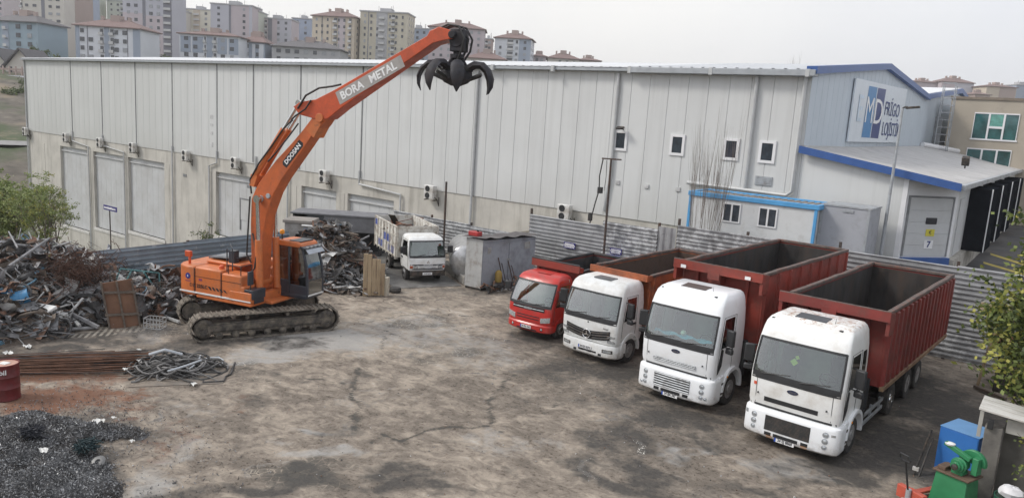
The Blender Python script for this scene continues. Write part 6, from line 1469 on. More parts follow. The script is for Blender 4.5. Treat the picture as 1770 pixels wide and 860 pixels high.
# two villas and a garden wall at the far left
def villa(label, u0, u1, vt, dep, zb):
    a = atD(u0, vt, dep); b_ = atD(u1, vt, dep); c = (a+b_)/2; w = (b_-a).length; t = thing('villa', label, 'house', (c.x, c.y, zb), math.atan2(b_.y-a.y, b_.x-a.x), 'villas on the hillside'); h = c.z-zb
    k = MB(); k.prism([(-w/2, 0), (w/2, 0), (w/2, h*.62), (0, h), (-w/2, h*.62)], lambda p, q, s: (p, s, q), 0, 9); k.build('wall', PAL['beige'], t, smooth=0)
    k = MB()
    for s in (-1, 1): k.bar((0, -.5, h+.15), (s*(w/2+.7), -.5, h*.62-.2), .8, .3); k.add([(0, -.8, h+.3), (s*(w/2+.8), -.8, h*.58), (s*(w/2+.8), 9.5, h*.58), (0, 9.5, h+.3)], [(0,1,2,3)])
    k.build('roof', TILE2, t, smooth=0)
    k = MB(); k.box(-w*.18, w*.30, -1.3, -.01, h*.12, h*.16); k.box(-w*.18, w*.30, -1.3, -1.2, h*.16, h*.30); k.box(-w*.18, w*.30, -1.2, -.01, h*.50, h*.54); k.box(-w*.1, w*.22, -.08, -.005, h*.17, h*.48); k.build('balcony', PAL['brick'], t, smooth=0)
    for x in (-.34, .40): 
        for z in (.25, .55): o = bpy.data.objects.new('window', winmesh(w*.09, h*.14, WIN1)); COL.objects.link(o); o.parent = t; o.location = (w*x, -.1, h*z)
    return t
villa('white villa with grey gable cut by the left edge', -34, 16, 84, 195, 5); villa('white villa with brown balcony left of the warehouse corner', 8, 62, 85, 188, 5)
k = MB(); a = atD(-60, 120, 182); b_ = atD(60, 132, 180)
k.bar((a.x, a.y, 8.6), (b_.x, b_.y, 8.9), .4, 2.8); w = k.build('garden_wall', PAL['white'], smooth=0); tag(w, 'low white garden wall below the villas at far left', 'wall')
for i in range(1): pass
k = MB(); a = atD(-60, 108, 184); b_ = atD(60, 118, 182); k.bar((a.x, a.y, 11.6), (b_.x, b_.y, 11.7), .2, .5)
for i in range(12): p = a+(b_-a)*i/11; k.box(p.x-.15, p.x+.15, p.y-.15, p.y+.15, 8, 12.4)
tag(k.build('pergola', PAL['brick'], smooth=0), 'brown pergola rail above the white garden wall', 'pergola')

# ------------------------------------------------------------------ plants
def leafmat(n, c1, c2, sc=1.2):
    m_ = bpy.data.materials.new(n); m_.use_nodes = True; nt = m_.node_tree; b = nt.nodes['Principled BSDF']; b.inputs['Roughness'].default_value = .6
    b.inputs['Subsurface Weight'].default_value = 0
    oi = nn(nt, 'ShaderNodeNewGeometry'); tcx = nn(nt, 'ShaderNodeTexCoord'); n1 = noise(nt, tcx.outputs['Object'], sc, 4, .6)
    wn = nn(nt, 'ShaderNodeMath', operation='ADD'); nt.links.new(n1.outputs[0], wn.inputs[0]); mm = nn(nt, 'ShaderNodeMath', operation='MULTIPLY_ADD'); nt.links.new(oi.outputs['Random Per Island'], mm.inputs[0]); mm.inputs[1].default_value = .45; mm.inputs[2].default_value = -.22; nt.links.new(mm.outputs[0], wn.inputs[1])
    r = ramp(nt, .35, .68, (*c1, 1), (*c2, 1)); nt.links.new(wn.outputs[0], r.inputs[0]); nt.links.new(r.outputs[0], b.inputs['Base Color'])
    tr = nn(nt, 'ShaderNodeBsdfTranslucent'); nt.links.new(r.outputs[0], tr.inputs[0]); ms = nn(nt, 'ShaderNodeMixShader'); ms.inputs[0].default_value = .25
    nt.links.new(b.outputs[0], ms.inputs[1]); nt.links.new(tr.outputs[0], ms.inputs[2]); nt.links.new(ms.outputs[0], nt.nodes['Material Output'].inputs[0]); return m_
BARK = M('bark', (.085, .065, .05), .9, var=.3, vs=6); TWIG = M('grey_twig', (.16, .135, .115), .9, var=.2)
LEAFG = leafmat('spring_leaf', (.15, .20, .06), (.31, .35, .14)); LEAFD = leafmat('dark_leaf', (.045, .068, .020), (.165, .205, .050)); LEAFY = leafmat('yellow_green_leaf', (.18, .20, .04), (.38, .36, .08)); LEAFS = leafmat('shrub_leaf', (.05, .08, .025), (.11, .13, .05))
def leaf(mb, p, d, L, w, R):
    d = d.normalized(); u = d.cross(Vector((R.uniform(-1, 1), R.uniform(-1, 1), R.uniform(-1, 1)))); 
    if u.length < 1e-4: return
    u.normalize(); n_ = d.cross(u)*.25*L
    mb.add([p, p+d*L*.45+u*w-n_*.2, p+d*L-n_*.6, p+d*L*.45-u*w-n_*.2], [(0,1,2,3)])
def branches(mb, R, p, d, L, r, depth, tips, spread=.6, up=.15, n=3, kids=(2, 4)):
    pts = [p]; q = Vector(p); dd = Vector(d)
    for i in range(n):
        dd = (dd+Vector((R.uniform(-1, 1), R.uniform(-1, 1), R.uniform(-.6, .9)))*spread*.35+Vector((0, 0, up*.3))).normalized(); q = q+dd*L/n; pts.append(q)
    mb.tube(pts, r, 5, r*.45, cap=False)
    tips += [(x, dd) for x in pts[1:]]
    if depth:
        for i in range(R.randint(*kids)):
            b = pts[R.randint(1, n)]; nd = (dd+Vector((R.uniform(-1, 1), R.uniform(-1, 1), R.uniform(-.5, .8)))*spread*1.6).normalized()
            branches(mb, R, b, nd, L*R.uniform(.5, .8), r*.5, depth-1, tips, spread, up, n, kids)
def tree(name, label, cat, base, stems, L, r, depth, nleaf, lsize, mats, seed, spread=.6, up=.2, scatter=.35, kids=(2, 4), trunkm=BARK, lw=.30):
    R = random.Random(seed); t = thing(name, label, cat, base); k = MB(); tips = []
    for s in range(stems):
        a = 2*PI*s/max(1, stems)+R.uniform(-.4, .4); tilt = .0 if stems == 1 else R.uniform(.15, .55)
        branches(k, R, Vector((R.uniform(-.1, .1)*stems*.3, R.uniform(-.1, .1)*stems*.3, 0)), Vector((math.cos(a)*tilt, math.sin(a)*tilt, 1)), L*R.uniform(.8, 1.15), r, depth, tips, spread, up, 4, kids)
    k.build('trunk', trunkm, t)
    if nleaf:
        k = MB()
        for i in range(nleaf):
            if i % 24 == 0: cp = R.choice(tips)[0]+Vector((R.gauss(0, 1), R.gauss(0, 1), R.gauss(0, .8)))*scatter; mi = 0 if R.random() < .8 else 1
            o = Vector((R.gauss(0, 1), R.gauss(0, 1), R.gauss(0, .7)))*max(.09, scatter*.42)
            leaf(k.mat(mi if R.random() < .9 else 1-mi), cp+o, Vector((R.uniform(-1, 1), R.uniform(-1, 1), R.uniform(-.9, .4))), lsize*R.uniform(.6, 1.3), lsize*lw, R)
        k.build('crown', mats, t, smooth=0, recalc=False)
    return t
p = atD(85, 420, 44); tree('willow_bush', 'light green loose willow bush beyond the scrap heap, in front of the left panel door', 'bush', (p.x, p.y, p.z-.6), 11, 2.4, .04, 3, 8500, .12, [LEAFG, LEAFY], 3, .55, .25, .16, (2, 3), TWIG, .22)
p = atD(15, 405, 46); tree('round_bush', 'dense green bush at the left edge behind the scrap heap', 'bush', (p.x, p.y, p.z-.6), 10, 1.9, .05, 3, 16000, .15, [LEAFG, LEAFG], 5, .7, .2, .25, (2, 3), TWIG, .35)
p = atD(355, 412, 40); tree('low_shrub', 'scrubby green shrub behind the bluish fence', 'bush', (p.x, p.y, p.z-.7), 9, .9, .02, 1, 500, .10, [LEAFS, LEAFY], 8, .6, .4, .15, (1, 3), TWIG)
p = atY(1215, 400, 33.8); tree('bare_poplar', 'tall bare leafless tree in front of the white cabin', 'tree', (p.x, 33.8, 1.9), 12, 3.2, .013, 2, 0, .1, None, 11, .11, 1.0, .1, (4, 7), M('bare_bark', (.20, .17, .145), .9, var=.2))
p = atD(70, 96, 215); tree('dark_tree', 'dark green round tree on the hill behind the warehouse corner', 'tree', (p.x, p.y, p.z-5), 4, 3.5, .2, 2, 1600, .7, [LEAFS, LEAFD], 21, .8, .2, 1.0)
p = atD(40, 163, 165); tree('hill_shrub', 'dark green scrub on the slope left of the warehouse', 'bush', (p.x-8, p.y+3, p.z-2.2), 7, 2.4, .1, 2, 2600, .5, [LEAFS, LEAFD], 22, 1.4, 0, .9)
p = atD(10, 168, 160); tree('hill_shrub', 'dark green scrub at the picture edge on the left slope', 'bush', (p.x-3, p.y+2, p.z-2.4), 7, 2.6, .1, 2, 2800, .5, [LEAFS, LEAFD], 23, 1.4, 0, .9)
p = atD(292, 92, 300); tree('dark_tree', 'small dark tree at the foot of the lavender tower', 'tree', (p.x, p.y, p.z-7), 3, 4, .2, 2, 700, .8, [LEAFS, LEAFD], 24, .8, .2, 1.0)
p = atD(1370, 108, 120); tree('bare_tree', 'bare twigs of a tree showing over the warehouse roof', 'tree', (p.x, p.y, p.z-5), 6, 3.3, .03, 2, 0, .1, None, 25, .3, .6, .1, (2, 4), TWIG)
# leafy tree at the right edge
tree('leafy_tree', 'big leafy green tree at the right edge with yellowish young shoots', 'tree', (1.55, 23.6, .2), 10, 3.2, .08, 3, 34000, .16, [LEAFD, LEAFY], 31, .82, .08, .40, (2, 4), BARK, .32)
tree('overhanging_shrub', 'yellow green shrub hanging over the white roof at the lower right corner', 'bush', (.75, 19.0, 1.0), 6, 1.0, .03, 2, 2300, .10, [LEAFD, LEAFY], 32, .8, .1, .18, (2, 3), BARK, .3)
tree('climbing_shrub', 'thin yellowish shrub rising against the fence and docks at the right edge', 'bush', (.9, 27.5, 1.8), 6, 2.6, .03, 2, 1500, .13, [LEAFY, LEAFG], 33, .6, .4, .22, (2, 3), TWIG, .28)
# ------------------------------------------------------------------ scrap heaps
SC = [M('scrap_dark', (.062, .060, .060), .7, .15, var=.45, vs=5), M('scrap_rust', (.17, .10, .07), .85, .1, var=.35, vs=5), M('scrap_grey', (.24, .24, .245), .6, .2, var=.3, vs=4), M('scrap_pale', (.46, .46, .45), .6, .1, var=.2, vs=4), M('scrap_brown', (.13, .105, .085), .9, var=.3, vs=5), M('scrap_blue', (.10, .20, .28), .6, var=.3)]
def heap(label, hf, x0, x1, y0, y1, n, wts, seed, smin=.12, smax=.8, sheetp=.25, tilt=.9):
    R = random.Random(seed); k = MB(); st = .28
    nx = int((x1-x0)/st); ny = int((y1-y0)/st)
    for k2 in range(1):
        vs = [(x0+(x1-x0)*i/nx, y0+(y1-y0)*j/ny, hf(x0+(x1-x0)*i/nx, y0+(y1-y0)*j/ny)+R.uniform(-.08, .08)-.06) for j in range(ny+1) for i in range(nx+1)]
        k.mat(4).add(vs, [(j*(nx+1)+i, j*(nx+1)+i+1, (j+1)*(nx+1)+i+1, (j+1)*(nx+1)+i) for j in range(ny) for i in range(nx)])
    c = 0; tries = 0
    while c < n and tries < n*8:
        tries += 1; x, y = R.uniform(x0, x1), R.uniform(y0, y1); h = hf(x, y)
        if h < .06: continue
        c += 1; p = Vector((x, y, h+R.uniform(-.10, .12))); s = R.uniform(smin, smax)*(R.random()**.7+.25); m = R.choices(range(6), wts)[0]; k.mat(m)
        E_ = Euler((R.gauss(0, tilt*.6), R.gauss(0, tilt*.6), R.uniform(0, 6.28))).to_matrix(); q = R.random()
        if R.random() < .02:
            a0 = R.uniform(0, 6.28); pts = [p+E_ @ Vector((math.cos(a0+t*.5)*R.uniform(.9, 1)*.45, math.sin(a0+t*.5)*.45, .02*t)) for t in range(R.randint(5, 11))]; k.tube(pts, R.uniform(.02, .045), 6)
        elif R.random() < .02:
            N = 5; w2, h2 = R.uniform(.3, .7), R.uniform(.2, .5); k.mat(R.choices(range(6), (15, 15, 35, 25, 8, 2))[0])
            vs = [p+E_ @ Vector((-w2+2*w2*i/N, -h2+2*h2*j/N, R.uniform(-.12, .16))) for j in range(N+1) for i in range(N+1)]; k.add(vs, [(j*(N+1)+i, j*(N+1)+i+1, (j+1)*(N+1)+i+1, (j+1)*(N+1)+i) for j in range(N) for i in range(N)])
        elif R.random() < .012: k.lathe([(.22, -.08), (.30, -.09), (.33, 0), (.30, .09), (.22, .08)], p, E_ @ Vector((0, 0, 1)), 14)
        elif R.random() < .015: d = E_ @ Vector((R.uniform(.6, 1.1), 0, 0)); k.tube([p-d, p+d], R.uniform(.03, .07), 7)
        elif q < sheetp:
            a, b = s*.5, s*R.uniform(.2, .45); N = 3
            vs = [p+E_ @ Vector((-a+2*a*i/N, -b+2*b*j/2, R.uniform(-.10, .10)*s)) for j in range(3) for i in range(N+1)]
            k.add(vs, [(j*(N+1)+i, j*(N+1)+i+1, (j+1)*(N+1)+i+1, (j+1)*(N+1)+i) for j in range(2) for i in range(N)])
        elif q < sheetp+.50: d = E_ @ Vector((s*.8, 0, 0)); k.bar(p-d, p+d, R.uniform(.012, .045), R.uniform(.012, .04))
        elif q < sheetp+.64:
            pts = [p+E_ @ Vector((math.cos(t)*s*.4, math.sin(t)*s*.3, t*.03)) for t in [i*.7 for i in range(R.randint(4, 9))]]; k.tube(pts, R.uniform(.012, .03), 5, cap=False)
        else: k.obox(p, (s*.45, s*R.uniform(.12, .4), s*R.uniform(.06, .3)), E_)
    return k, SC
def gauss_h(lst):
    def f(x, y):
        h = 0
        for cx, cy, a, b, ang, hh in lst:
            c, s = math.cos(ang), math.sin(ang); u = ((x-cx)*c+(y-cy)*s)/a; v = (-(x-cx)*s+(y-cy)*c)/b; h = max(h, hh*max(0, 1-(u*u+v*v)**.8))
        return h
    return f
HL = gauss_h([(-30.6, 11.2, 4.6, 3.3, rad(70), 2.5), (-31.5, 7.5, 4.5, 4.2, rad(80), 2.3), (-28.7, 9.6, 2.8, 2.3, rad(60), 1.5), (-28.2, 12.9, 2.6, 1.6, rad(60), 1.2)])
k, ms = heap('x', HL, -36, -25.8, 2, 16.2, 8000, (34, 11, 36, 10, 18, 2), 41, .05, .95, .14, .7)
stuff(k.build('scrap_heap', ms, smooth=0, recalc=False), 'large dark tangled scrap metal heap at the left edge', 'scrap heap')
HM = gauss_h([(-28.6, 15.6, 2.6, 1.5, rad(80), 1.1), (-27.4, 14.2, 1.5, 1.2, 0, .7)])
k, ms = heap('x', HM, -31.5, -25.5, 12.6, 18.8, 2200, (22, 14, 36, 16, 22, 0), 42, .06, .40, .30)
stuff(k.build('scrap_heap', ms, smooth=0, recalc=False), 'low heap of flattened grey scrap between the rusty panel and the handler tracks', 'scrap heap')
HR = gauss_h([(-28.3, 23.6, 2.4, 2.6, rad(40), 2.5), (-27.3, 22.2, 1.6, 1.5, 0, 1.3)])
k, ms = heap('x', HR, -31, -23.8, 19, 26.2, 3000, (46, 22, 11, 5, 30, 1), 43, .06, .8, .2)
stuff(k.build('scrap_heap', ms, smooth=0, recalc=False), 'dark scrap heap behind the handler cab beside the gate ramp', 'scrap heap')
pp_ = gp(603, 501); HP = gauss_h([(pp_.x, pp_.y, 1.5, .75, rad(46), .45), (pp_.x-.3, pp_.y+.3, 1.1, .8, 0, .5)])
k, ms = heap('x', HP, -27.4, -22.6, 19.2, 24, 1300, (14, 2, 34, 46, 4, 3), 44, .06, .30, .6, .5)
stuff(k.build('shredded_sheet_heap', ms, smooth=0, recalc=False), 'low pale heap of shredded sheet scraps at the foot of the dark heap', 'scrap heap')
# single pieces one can pick out
def pipe_piece(label, u0, v0, z0, u1, v1, z1, r, mat, cat='pipe', square=False, name='scrap_pipe', grp='long pipes and bars sticking out of the scrap'):
    a, b = gp(u0, v0, z0), gp(u1, v1, z1); k = MB()
    if square: k.bar(a, b, r*2, r*2)
    else: k.lathe([(r*.7, .05), (r, .0), (r, (b-a).length), (r*.7, (b-a).length-.05)], a, (b-a), 10)
    return tag(k.build(name, mat), label, cat, grp)
pipe_piece('long grey pole lying diagonally over the upper left of the big scrap heap', 15, 460, 2.2, 85, 412, 2.7, .05, SC[2]); pipe_piece('grey pipe leaning down the middle of the big scrap heap', 58, 450, 1.9, 84, 505, 1.2, .05, SC[2])
pipe_piece('pale square bar pointing down towards the rusty panel', 150, 505, .9, 214, 545, .35, .035, SC[3], 'bar', True); pipe_piece('short fat pale pipe end on the right shoulder of the big heap', 136, 455, 1.6, 150, 478, 1.3, .10, SC[3])
pipe_piece('brown wooden beam leaning in the big heap below the grey sheet', 92, 468, 1.5, 122, 502, .95, .05, M('beam_brown', (.20, .11, .07), .9), 'beam', True); pipe_piece('white bar lying on the ground against the handler track', 280, 545, .12, 310, 556, .12, .04, SC[3], 'bar', True)
pipe_piece('grey angle bar lying under the white panel', 100, 530, .7, 170, 565, .15, .05, SC[2], 'bar', True); pipe_piece('grey bar slanting at the foot of the rusty panel', 185, 505, .8, 198, 562, .1, .05, SC[2], 'bar', True)
for i in range(16):
    R = random.Random(300+i); u, v = R.uniform(5, 160), R.uniform(400, 540); z = max(.3, 3.0-(v-395)/52); L = R.uniform(25, 60); a = R.uniform(-.9, 1.3)
    pipe_piece('one of the thin bars jutting from the big scrap heap', u, v, z, u+L*math.cos(a), v+L*math.sin(a), max(.2, z-.3*math.sin(a)), R.uniform(.018, .035), SC[R.choice((0, 1, 2, 2, 3))], 'bar', R.random() < .5)
p0, p1 = gp(25, 528, .8), gp(88, 538, .8); d = (p1-p0).normalized(); k = MB()
R_ = Matrix((d, Vector((-d.y, d.x, .35)).normalized(), d.cross(Vector((-d.y, d.x, .35)).normalized()))).transposed()
k.obox((p0+p1)/2, ((p1-p0).length, .55, .12), R_); t = tag(k.build('insulated_board', M('panel_white', (.72, .72, .70), .5, var=.04, dirt=(.4, .38, .35), da=.36), None, .02), 'white insulated board lying at the front of the big scrap heap', 'panel')
def drum(label, c, axis, r, h, mat, lidm, cat='drum', name='drum', grp=None):
    t = thing(name, label, cat, c, 0, grp); ax = Vector(axis).normalized()
    prof = [(r*.96, 0), (r*1.02, .02), (r, .05), (r, h*.32), (r*1.03, h*.335), (r, h*.35), (r, h*.64), (r*1.03, h*.655), (r, h*.67), (r, h-.05), (r*1.03, h-.02), (r*1.02, h), (r*.97, h), (r*.96, h-.03), (.001, h-.03)]
    b = MB().lathe(prof, (0, 0, 0), ax, 28).build('shell', mat, t)
    MB().lathe([(r*.95, h-.028), (.001, h-.026)], (0, 0, 0), ax, 28).build('lid', lidm, t)
    return t, b
BLUED = M('drum_blue', (.045, .19, .36), .45, var=.12, dirt=(.12, .14, .16), da=.38)
p = gp(8, 524, 1.0); drum('larger bright blue plastic drum lying in the scrap at the left edge', p, (.35, .75, .25), .27, .75, BLUED, BLUED, grp='blue drums in the scrap heap')
p = gp(-8, 516, 1.15); drum('second blue drum half out of the picture at the left edge', p, (.1, .6, .1), .24, .5, BLUED, BLUED, grp='blue drums in the scrap heap')
p = gp(33, 556, .25); MBt = MB().loft([[(-.28, -.2, 0), (.28, -.2, 0), (.28, .2, 0), (-.28, .2, 0)], [(-.24, -.16, .26), (.24, -.16, .26), (.24, .16, .26), (-.24, .16, .26)]]); tag(MBt.build('red_tub', M('faded_red_plastic', (.42, .06, .055), .5, var=.1), None, .05, loc=(p.x, p.y, .12)), 'small red plastic tub in front of the big scrap heap', 'tub')
# crumpled pale sheet and twisted wire bush
def crumple(label, u, v, z, w, h, mat, seed, cat='sheet', name='crumpled_sheet'):
    R = random.Random(seed); c = gp(u, v, z); n = 9; vs = []
    for j in range(n+1):
        for i in range(n+1):
            a, b = -w/2+w*i/n, -h/2+h*j/n; vs.append((a*.75+R.uniform(-.04, .04), -a*.3+R.uniform(-.12, .12)*w+b*.35, b*.9+R.uniform(-.05, .05)))
    o = MB().add(vs, [(j*(n+1)+i, j*(n+1)+i+1, (j+1)*(n+1)+i+1, (j+1)*(n+1)+i) for j in range(n) for i in range(n)]).build(name, mat, loc=c, smooth=50, recalc=False); return tag(o, label, cat)
crumple('crumpled pale lilac sheet on the right side of the big scrap heap', 127, 480, 1.25, .75, 1.0, M('lilac_sheet', (.38, .38, .44), .6, var=.1), 1); crumple('grey sheet hanging at the near end of the bluish fence', 178, 455, 1.3, .6, 1.6, M('old_grey_sheet', (.25, .26, .29), .6, .1, var=.2), 2); crumple('grey sheet leaning left of the rusty steel panel', 180, 530, .6, .7, 1.2, M('dull_grey_sheet', (.23, .235, .25), .6, .1, var=.2), 3); crumple('small yellow carton on top of the big scrap heap', 85, 443, 2.2, .28, .2, M('carton_yellow', (.42, .36, .16), .7), 4, 'carton', 'carton')
R = random.Random(9); k = MB(); c = gp(138, 470, 1.7)
for i in range(420):
    q = Vector((R.gauss(0, .5), R.gauss(0, .5), R.gauss(0, .33))); pts = [q+Vector((R.uniform(-.3, .3), R.uniform(-.3, .3), R.uniform(-.2, .35))) for _ in range(4)]; k.tube(pts, .008, 3, cap=False)
stuff(k.build('tangled_wire', M('rusty_wire', (.085, .045, .032), .9, var=.3), loc=c, smooth=0), 'bush of tangled rusty wire beside the fence', 'wire')
# rusty steel panel with ribs
RP = thing('rusty_panel', 'ribbed rust brown steel panel standing at the end of the big scrap heap', 'panel', gp(210, 566), rad(62))
RUSTP = M('rust_panel', (.22, .12, .075), .85, .1, var=.25, vs=3, dirt=(.12, .065, .045), da=.45)
MB().obox((0, 0, .85), (1.0, .05, 1.7), Matrix.Rotation(rad(-8), 3, 'Y')).build('plate', RUSTP, RP)
k = MB()
for x in (-.48, 0, .48): k.obox((x, -.05, .85), (.06, .06, 1.7), Matrix.Rotation(rad(-8), 3, 'Y'))
for z in (.5, 1.3): k.box(-.5, .5, -.085, -.03, z-.04, z+.04)
k.build('frame_ribs', SC[4], RP)
CR = thing('wire_crate', 'pale wire crate at the foot of the low grey heap', 'crate', gp(268, 566), rad(30)); k = MB()
for i in range(6): x = -.3+.12*i; k.box(x-.01, x+.01, -.21, -.19, 0, .38); k.box(x-.01, x+.01, .19, .21, 0, .38)
for z in (.02, .2, .37): k.box(-.32, .32, -.21, -.19, z-.01, z+.01); k.box(-.32, .32, .19, .21, z-.01, z+.01); k.box(-.32, -.3, -.2, .2, z-.01, z+.01); k.box(.3, .32, -.2, .2, z-.01, z+.01)
k.build('wires', SC[3], CR)
TF = thing('teal_frame', 'teal painted tube frame leaning against the bluish fence', 'frame', gp(235, 520, 0.3), rad(80)); k = MB()
for a, b in (((-.9, 0, .3), (-.5, .1, 1.3)), ((-.5, .1, 1.3), (.9, .1, 1.0)), ((.9, .1, 1.0), (.9, 0, .2)), ((-.1, .1, 1.2), (-.6, 0, .3)), ((.3, 0, 1.1), (.7, .1, .5))): k.tube([a, b], .03, 6)
k.build('tubes', M('teal_paint', (.10, .25, .26), .6), TF)

# ------------------------------------------------------------------ by the ramp
WOOD = M('pale_wood', (.40, .31, .20), .85, var=.15, vs=4, stretch=(3, 3, .3), dirt=(.2, .14, .09), da=.42)
p = gp(645, 512); BD = thing('plank_barrier', 'upright pale wooden plank barrier between the dark heap and the ramp', 'barrier', p, rad(40))
k = MB()
for i in range(5): k.box(-.46+i*.19, -.28+i*.19, -.03, .03, .02*i, 1.9-.10*i+.08*(i % 2))
k.build('planks', WOOD, BD, .01); k = MB(); k.box(-.46, .48, .031, .08, .5, .6); k.box(-.46, .48, .031, .08, 1.2, 1.3); k.build('battens', M('dark_wood', (.16, .11, .075), .9), BD)
p = gp(664, 511); CP = thing('concrete_block', 'short cream concrete post beside the plank barrier', 'post', p, rad(20)); k = MB(); k.box(-.18, .0, -.16, .16, 0, .95); k.box(.02, .18, -.14, .14, 0, .86); k.build('posts', M('cream_concrete', (.48, .44, .36), .85, var=.08, dirt=(.3, .26, .2), da=.4), CP, .02)
p = gp(683, 505); tag(MB().lathe([(.12, 0), (.24, .0), (.28, .1), (.24, .2), (.12, .2)], (0, 0, 0), n=16).build('old_tyre', RUBBER, loc=(p.x, p.y, .03)), 'small old tyre lying by the ramp edge', 'tyre')
p = Vector((-24.2, 26.0, 0)); hd = Vector((.885, -.466, 0)); k = MB(); sd = Vector((.466, .885, 0))
W0, W1 = -1.65, 1.65
def wb(a, s, z): q = Vector((-23.78, 25.9, 0))-hd*a+sd*s; return (q.x, q.y, z)
k.add([wb(0, W0, .025), wb(0, W1, .025), wb(9, W1, .025), wb(9, W0, .025), wb(0, W0, -.1), wb(0, W1, -.1), wb(9, W1, -.1), wb(9, W0, -.1)], [(0,1,2,3), (0,4,5,1), (1,5,6,2), (3,7,4,0), (2,6,7,3)])
struct(k.build('weighbridge_deck', M('worn_deck', (.17, .165, .155), .8, var=.2, vs=.8, dirt=(.09, .085, .08), da=.45), smooth=0))
a, b = gp(806, 492), gp(768, 462); k = MB(); k.bar((a.x, a.y, .2), (b.x, b.y, .2), .32, .40); tag(k.build('kerb_beam', CONC, None, .03), 'concrete kerb beam along the right side of the ramp', 'kerb')
# silver tank
a, b = Vector((-23.5, 28.2, 1.0)), Vector((-26.1, 31.0, 1.0)); TK = thing('silver_tank', 'silver cylindrical tank lying between the white light lorry and the grey shed', 'tank', (a+b)/2)
c = (a+b)/2; L = (b-a).length; k = MB(); k.lathe([(.001, -.14), (.5, -.08), (.74, .02), (.82, .12), (.82, L-.12), (.74, L), (.5, L+.08), (.001, L+.12)], a-c, b-a, 28); k.build('shell', M('tank_silver', (.55, .55, .55), .32, .7, var=.12, dirt=(.2, .19, .17), da=.38), TK)
k = MB(); dv_ = (b-a).normalized()
for q in (.2, .8): w = a-c+dv_*L*q; k.obox((w.x, w.y, -.75), (1.0, .2, .5), Matrix.Rotation(math.atan2(dv_.y, dv_.x)+PI/2, 3, 'Z'))
k.build('saddle', DARKST, TK)
# sheet metal shed
SH_ = thing('metal_shed', 'blue grey sheet metal double shed beside the red lorry', 'shed', (-22.75, 27.25, 0))
SHM = M('shed_grey', (.34, .36, .40), .55, .1, var=.08, vs=1.2, dirt=(.16, .16, .17), da=.38, ds=1.3, dw=.2); SHP = M('shed_pale', (.40, .405, .40), .6, .1, var=.08, dirt=(.22, .19, .16), da=.4, ds=2)
k = MB(); k.box(0, 1.0, 0, .02, .12, 2.44); e = k.build('end_panel', SHP, SH_); 
k = MB(); k.prism([(.021, .12), (4.3, .12), (4.3, 2.22), (.021, 2.42)], lambda a, b, t: (t, a, b), .02, 1.0); bdy = k.build('body', SHM, SH_, .01)
k = MB(); k.box(1.0, 1.03, .05, 2.0, .2, 2.24); k.box(1.0, 1.035, 2.06, 4.25, .2, 2.14); k.build('door', SHM, SH_, .01)
k = MB(); k.box(1.035, 1.07, 1.9, 2.2, 1.3, 1.36); k.box(1.03, 1.05, .35, .6, 1.75, 2.05); k.box(1.036, 1.05, 3.3, 3.75, 1.7, 2.05); k.build('door_fittings', SHP, SH_)
k = MB(); n = 12
k.loft([[(x, -.15+4.7*i/n, 2.50-.20*i/n+.05*math.sin(i*1.9)+(x*.05)) for i in range(n+1)] for x in (-.2, .4, 1.0, 1.25)], False, False); k.build('roof_sheet', M('roof_sheet_dark', (.12, .11, .11), .7, .2, var=.3), SH_, recalc=False)
k = MB(); k.box(.02, .98, .05, 4.25, 0, .12); k.build('skid', DARKST, SH_)
JC = thing('red_jerrycan', 'small red can standing on the near end of the shed roof', 'can', (-22.45, 27.5, 2.53)); MB().box(-.3, .3, -.18, .18, 0, .22).build('body', M('can_red', (.35, .03, .03), .5), JC, .04); MB().cyl((.15, 0, .22), (.15, 0, .29), .05, 8).build('cap', BLACKP, JC)
YB = thing('yellow_canister', 'yellow canister leaning against the shed wall', 'canister', (-21.45, 28.2, 0)); MB().lathe([(.12, .35), (.17, .4), (.17, .82), (.1, .92), (.05, .95), (.001, .96)], (0, 0, 0), n=14).build('body', M('canister_yellow', (.30, .20, .04), .5, dirt=(.2, .13, .05), da=.42), YB); MB().box(-.2, .2, -.2, .2, 0, .35).build('stand', DARKST, YB)
for i, (dy, l, h) in enumerate(((1.5, 'first dark rod leaning on the shed wall', 1.5), (2.3, 'second dark rod leaning on the shed wall, nearer the red lorry', 1.25))):
    MBx = MB(); MBx.tube([(-21.35, 27.1+dy, 0), (-21.68, 26.9+dy, h)], .025, 6); MBx.tube([(-21.3, 27.25+dy, 0), (-21.68, 27.2+dy, h*.8)], .02, 6); tag(MBx.build('leaning_rod', POST), l, 'rod', 'rods leaning on the shed')
R = random.Random(17)
k = MB()
for i in range(70):
    p = Vector((R.uniform(-21.6, -20.9), R.uniform(27, 32), R.uniform(.02, .35))); d = Vector((R.uniform(-1, 1), R.uniform(-1, 1), R.uniform(-.5, .5))).normalized()*R.uniform(.08, .3); k.mat(R.choice((0, 0, 1, 2))).bar(p-d, p+d, R.uniform(.03, .16), R.uniform(.02, .1))
stuff(k.build('oily_junk', SC, smooth=0), 'dark oily bits lying along the foot of the shed', 'junk')
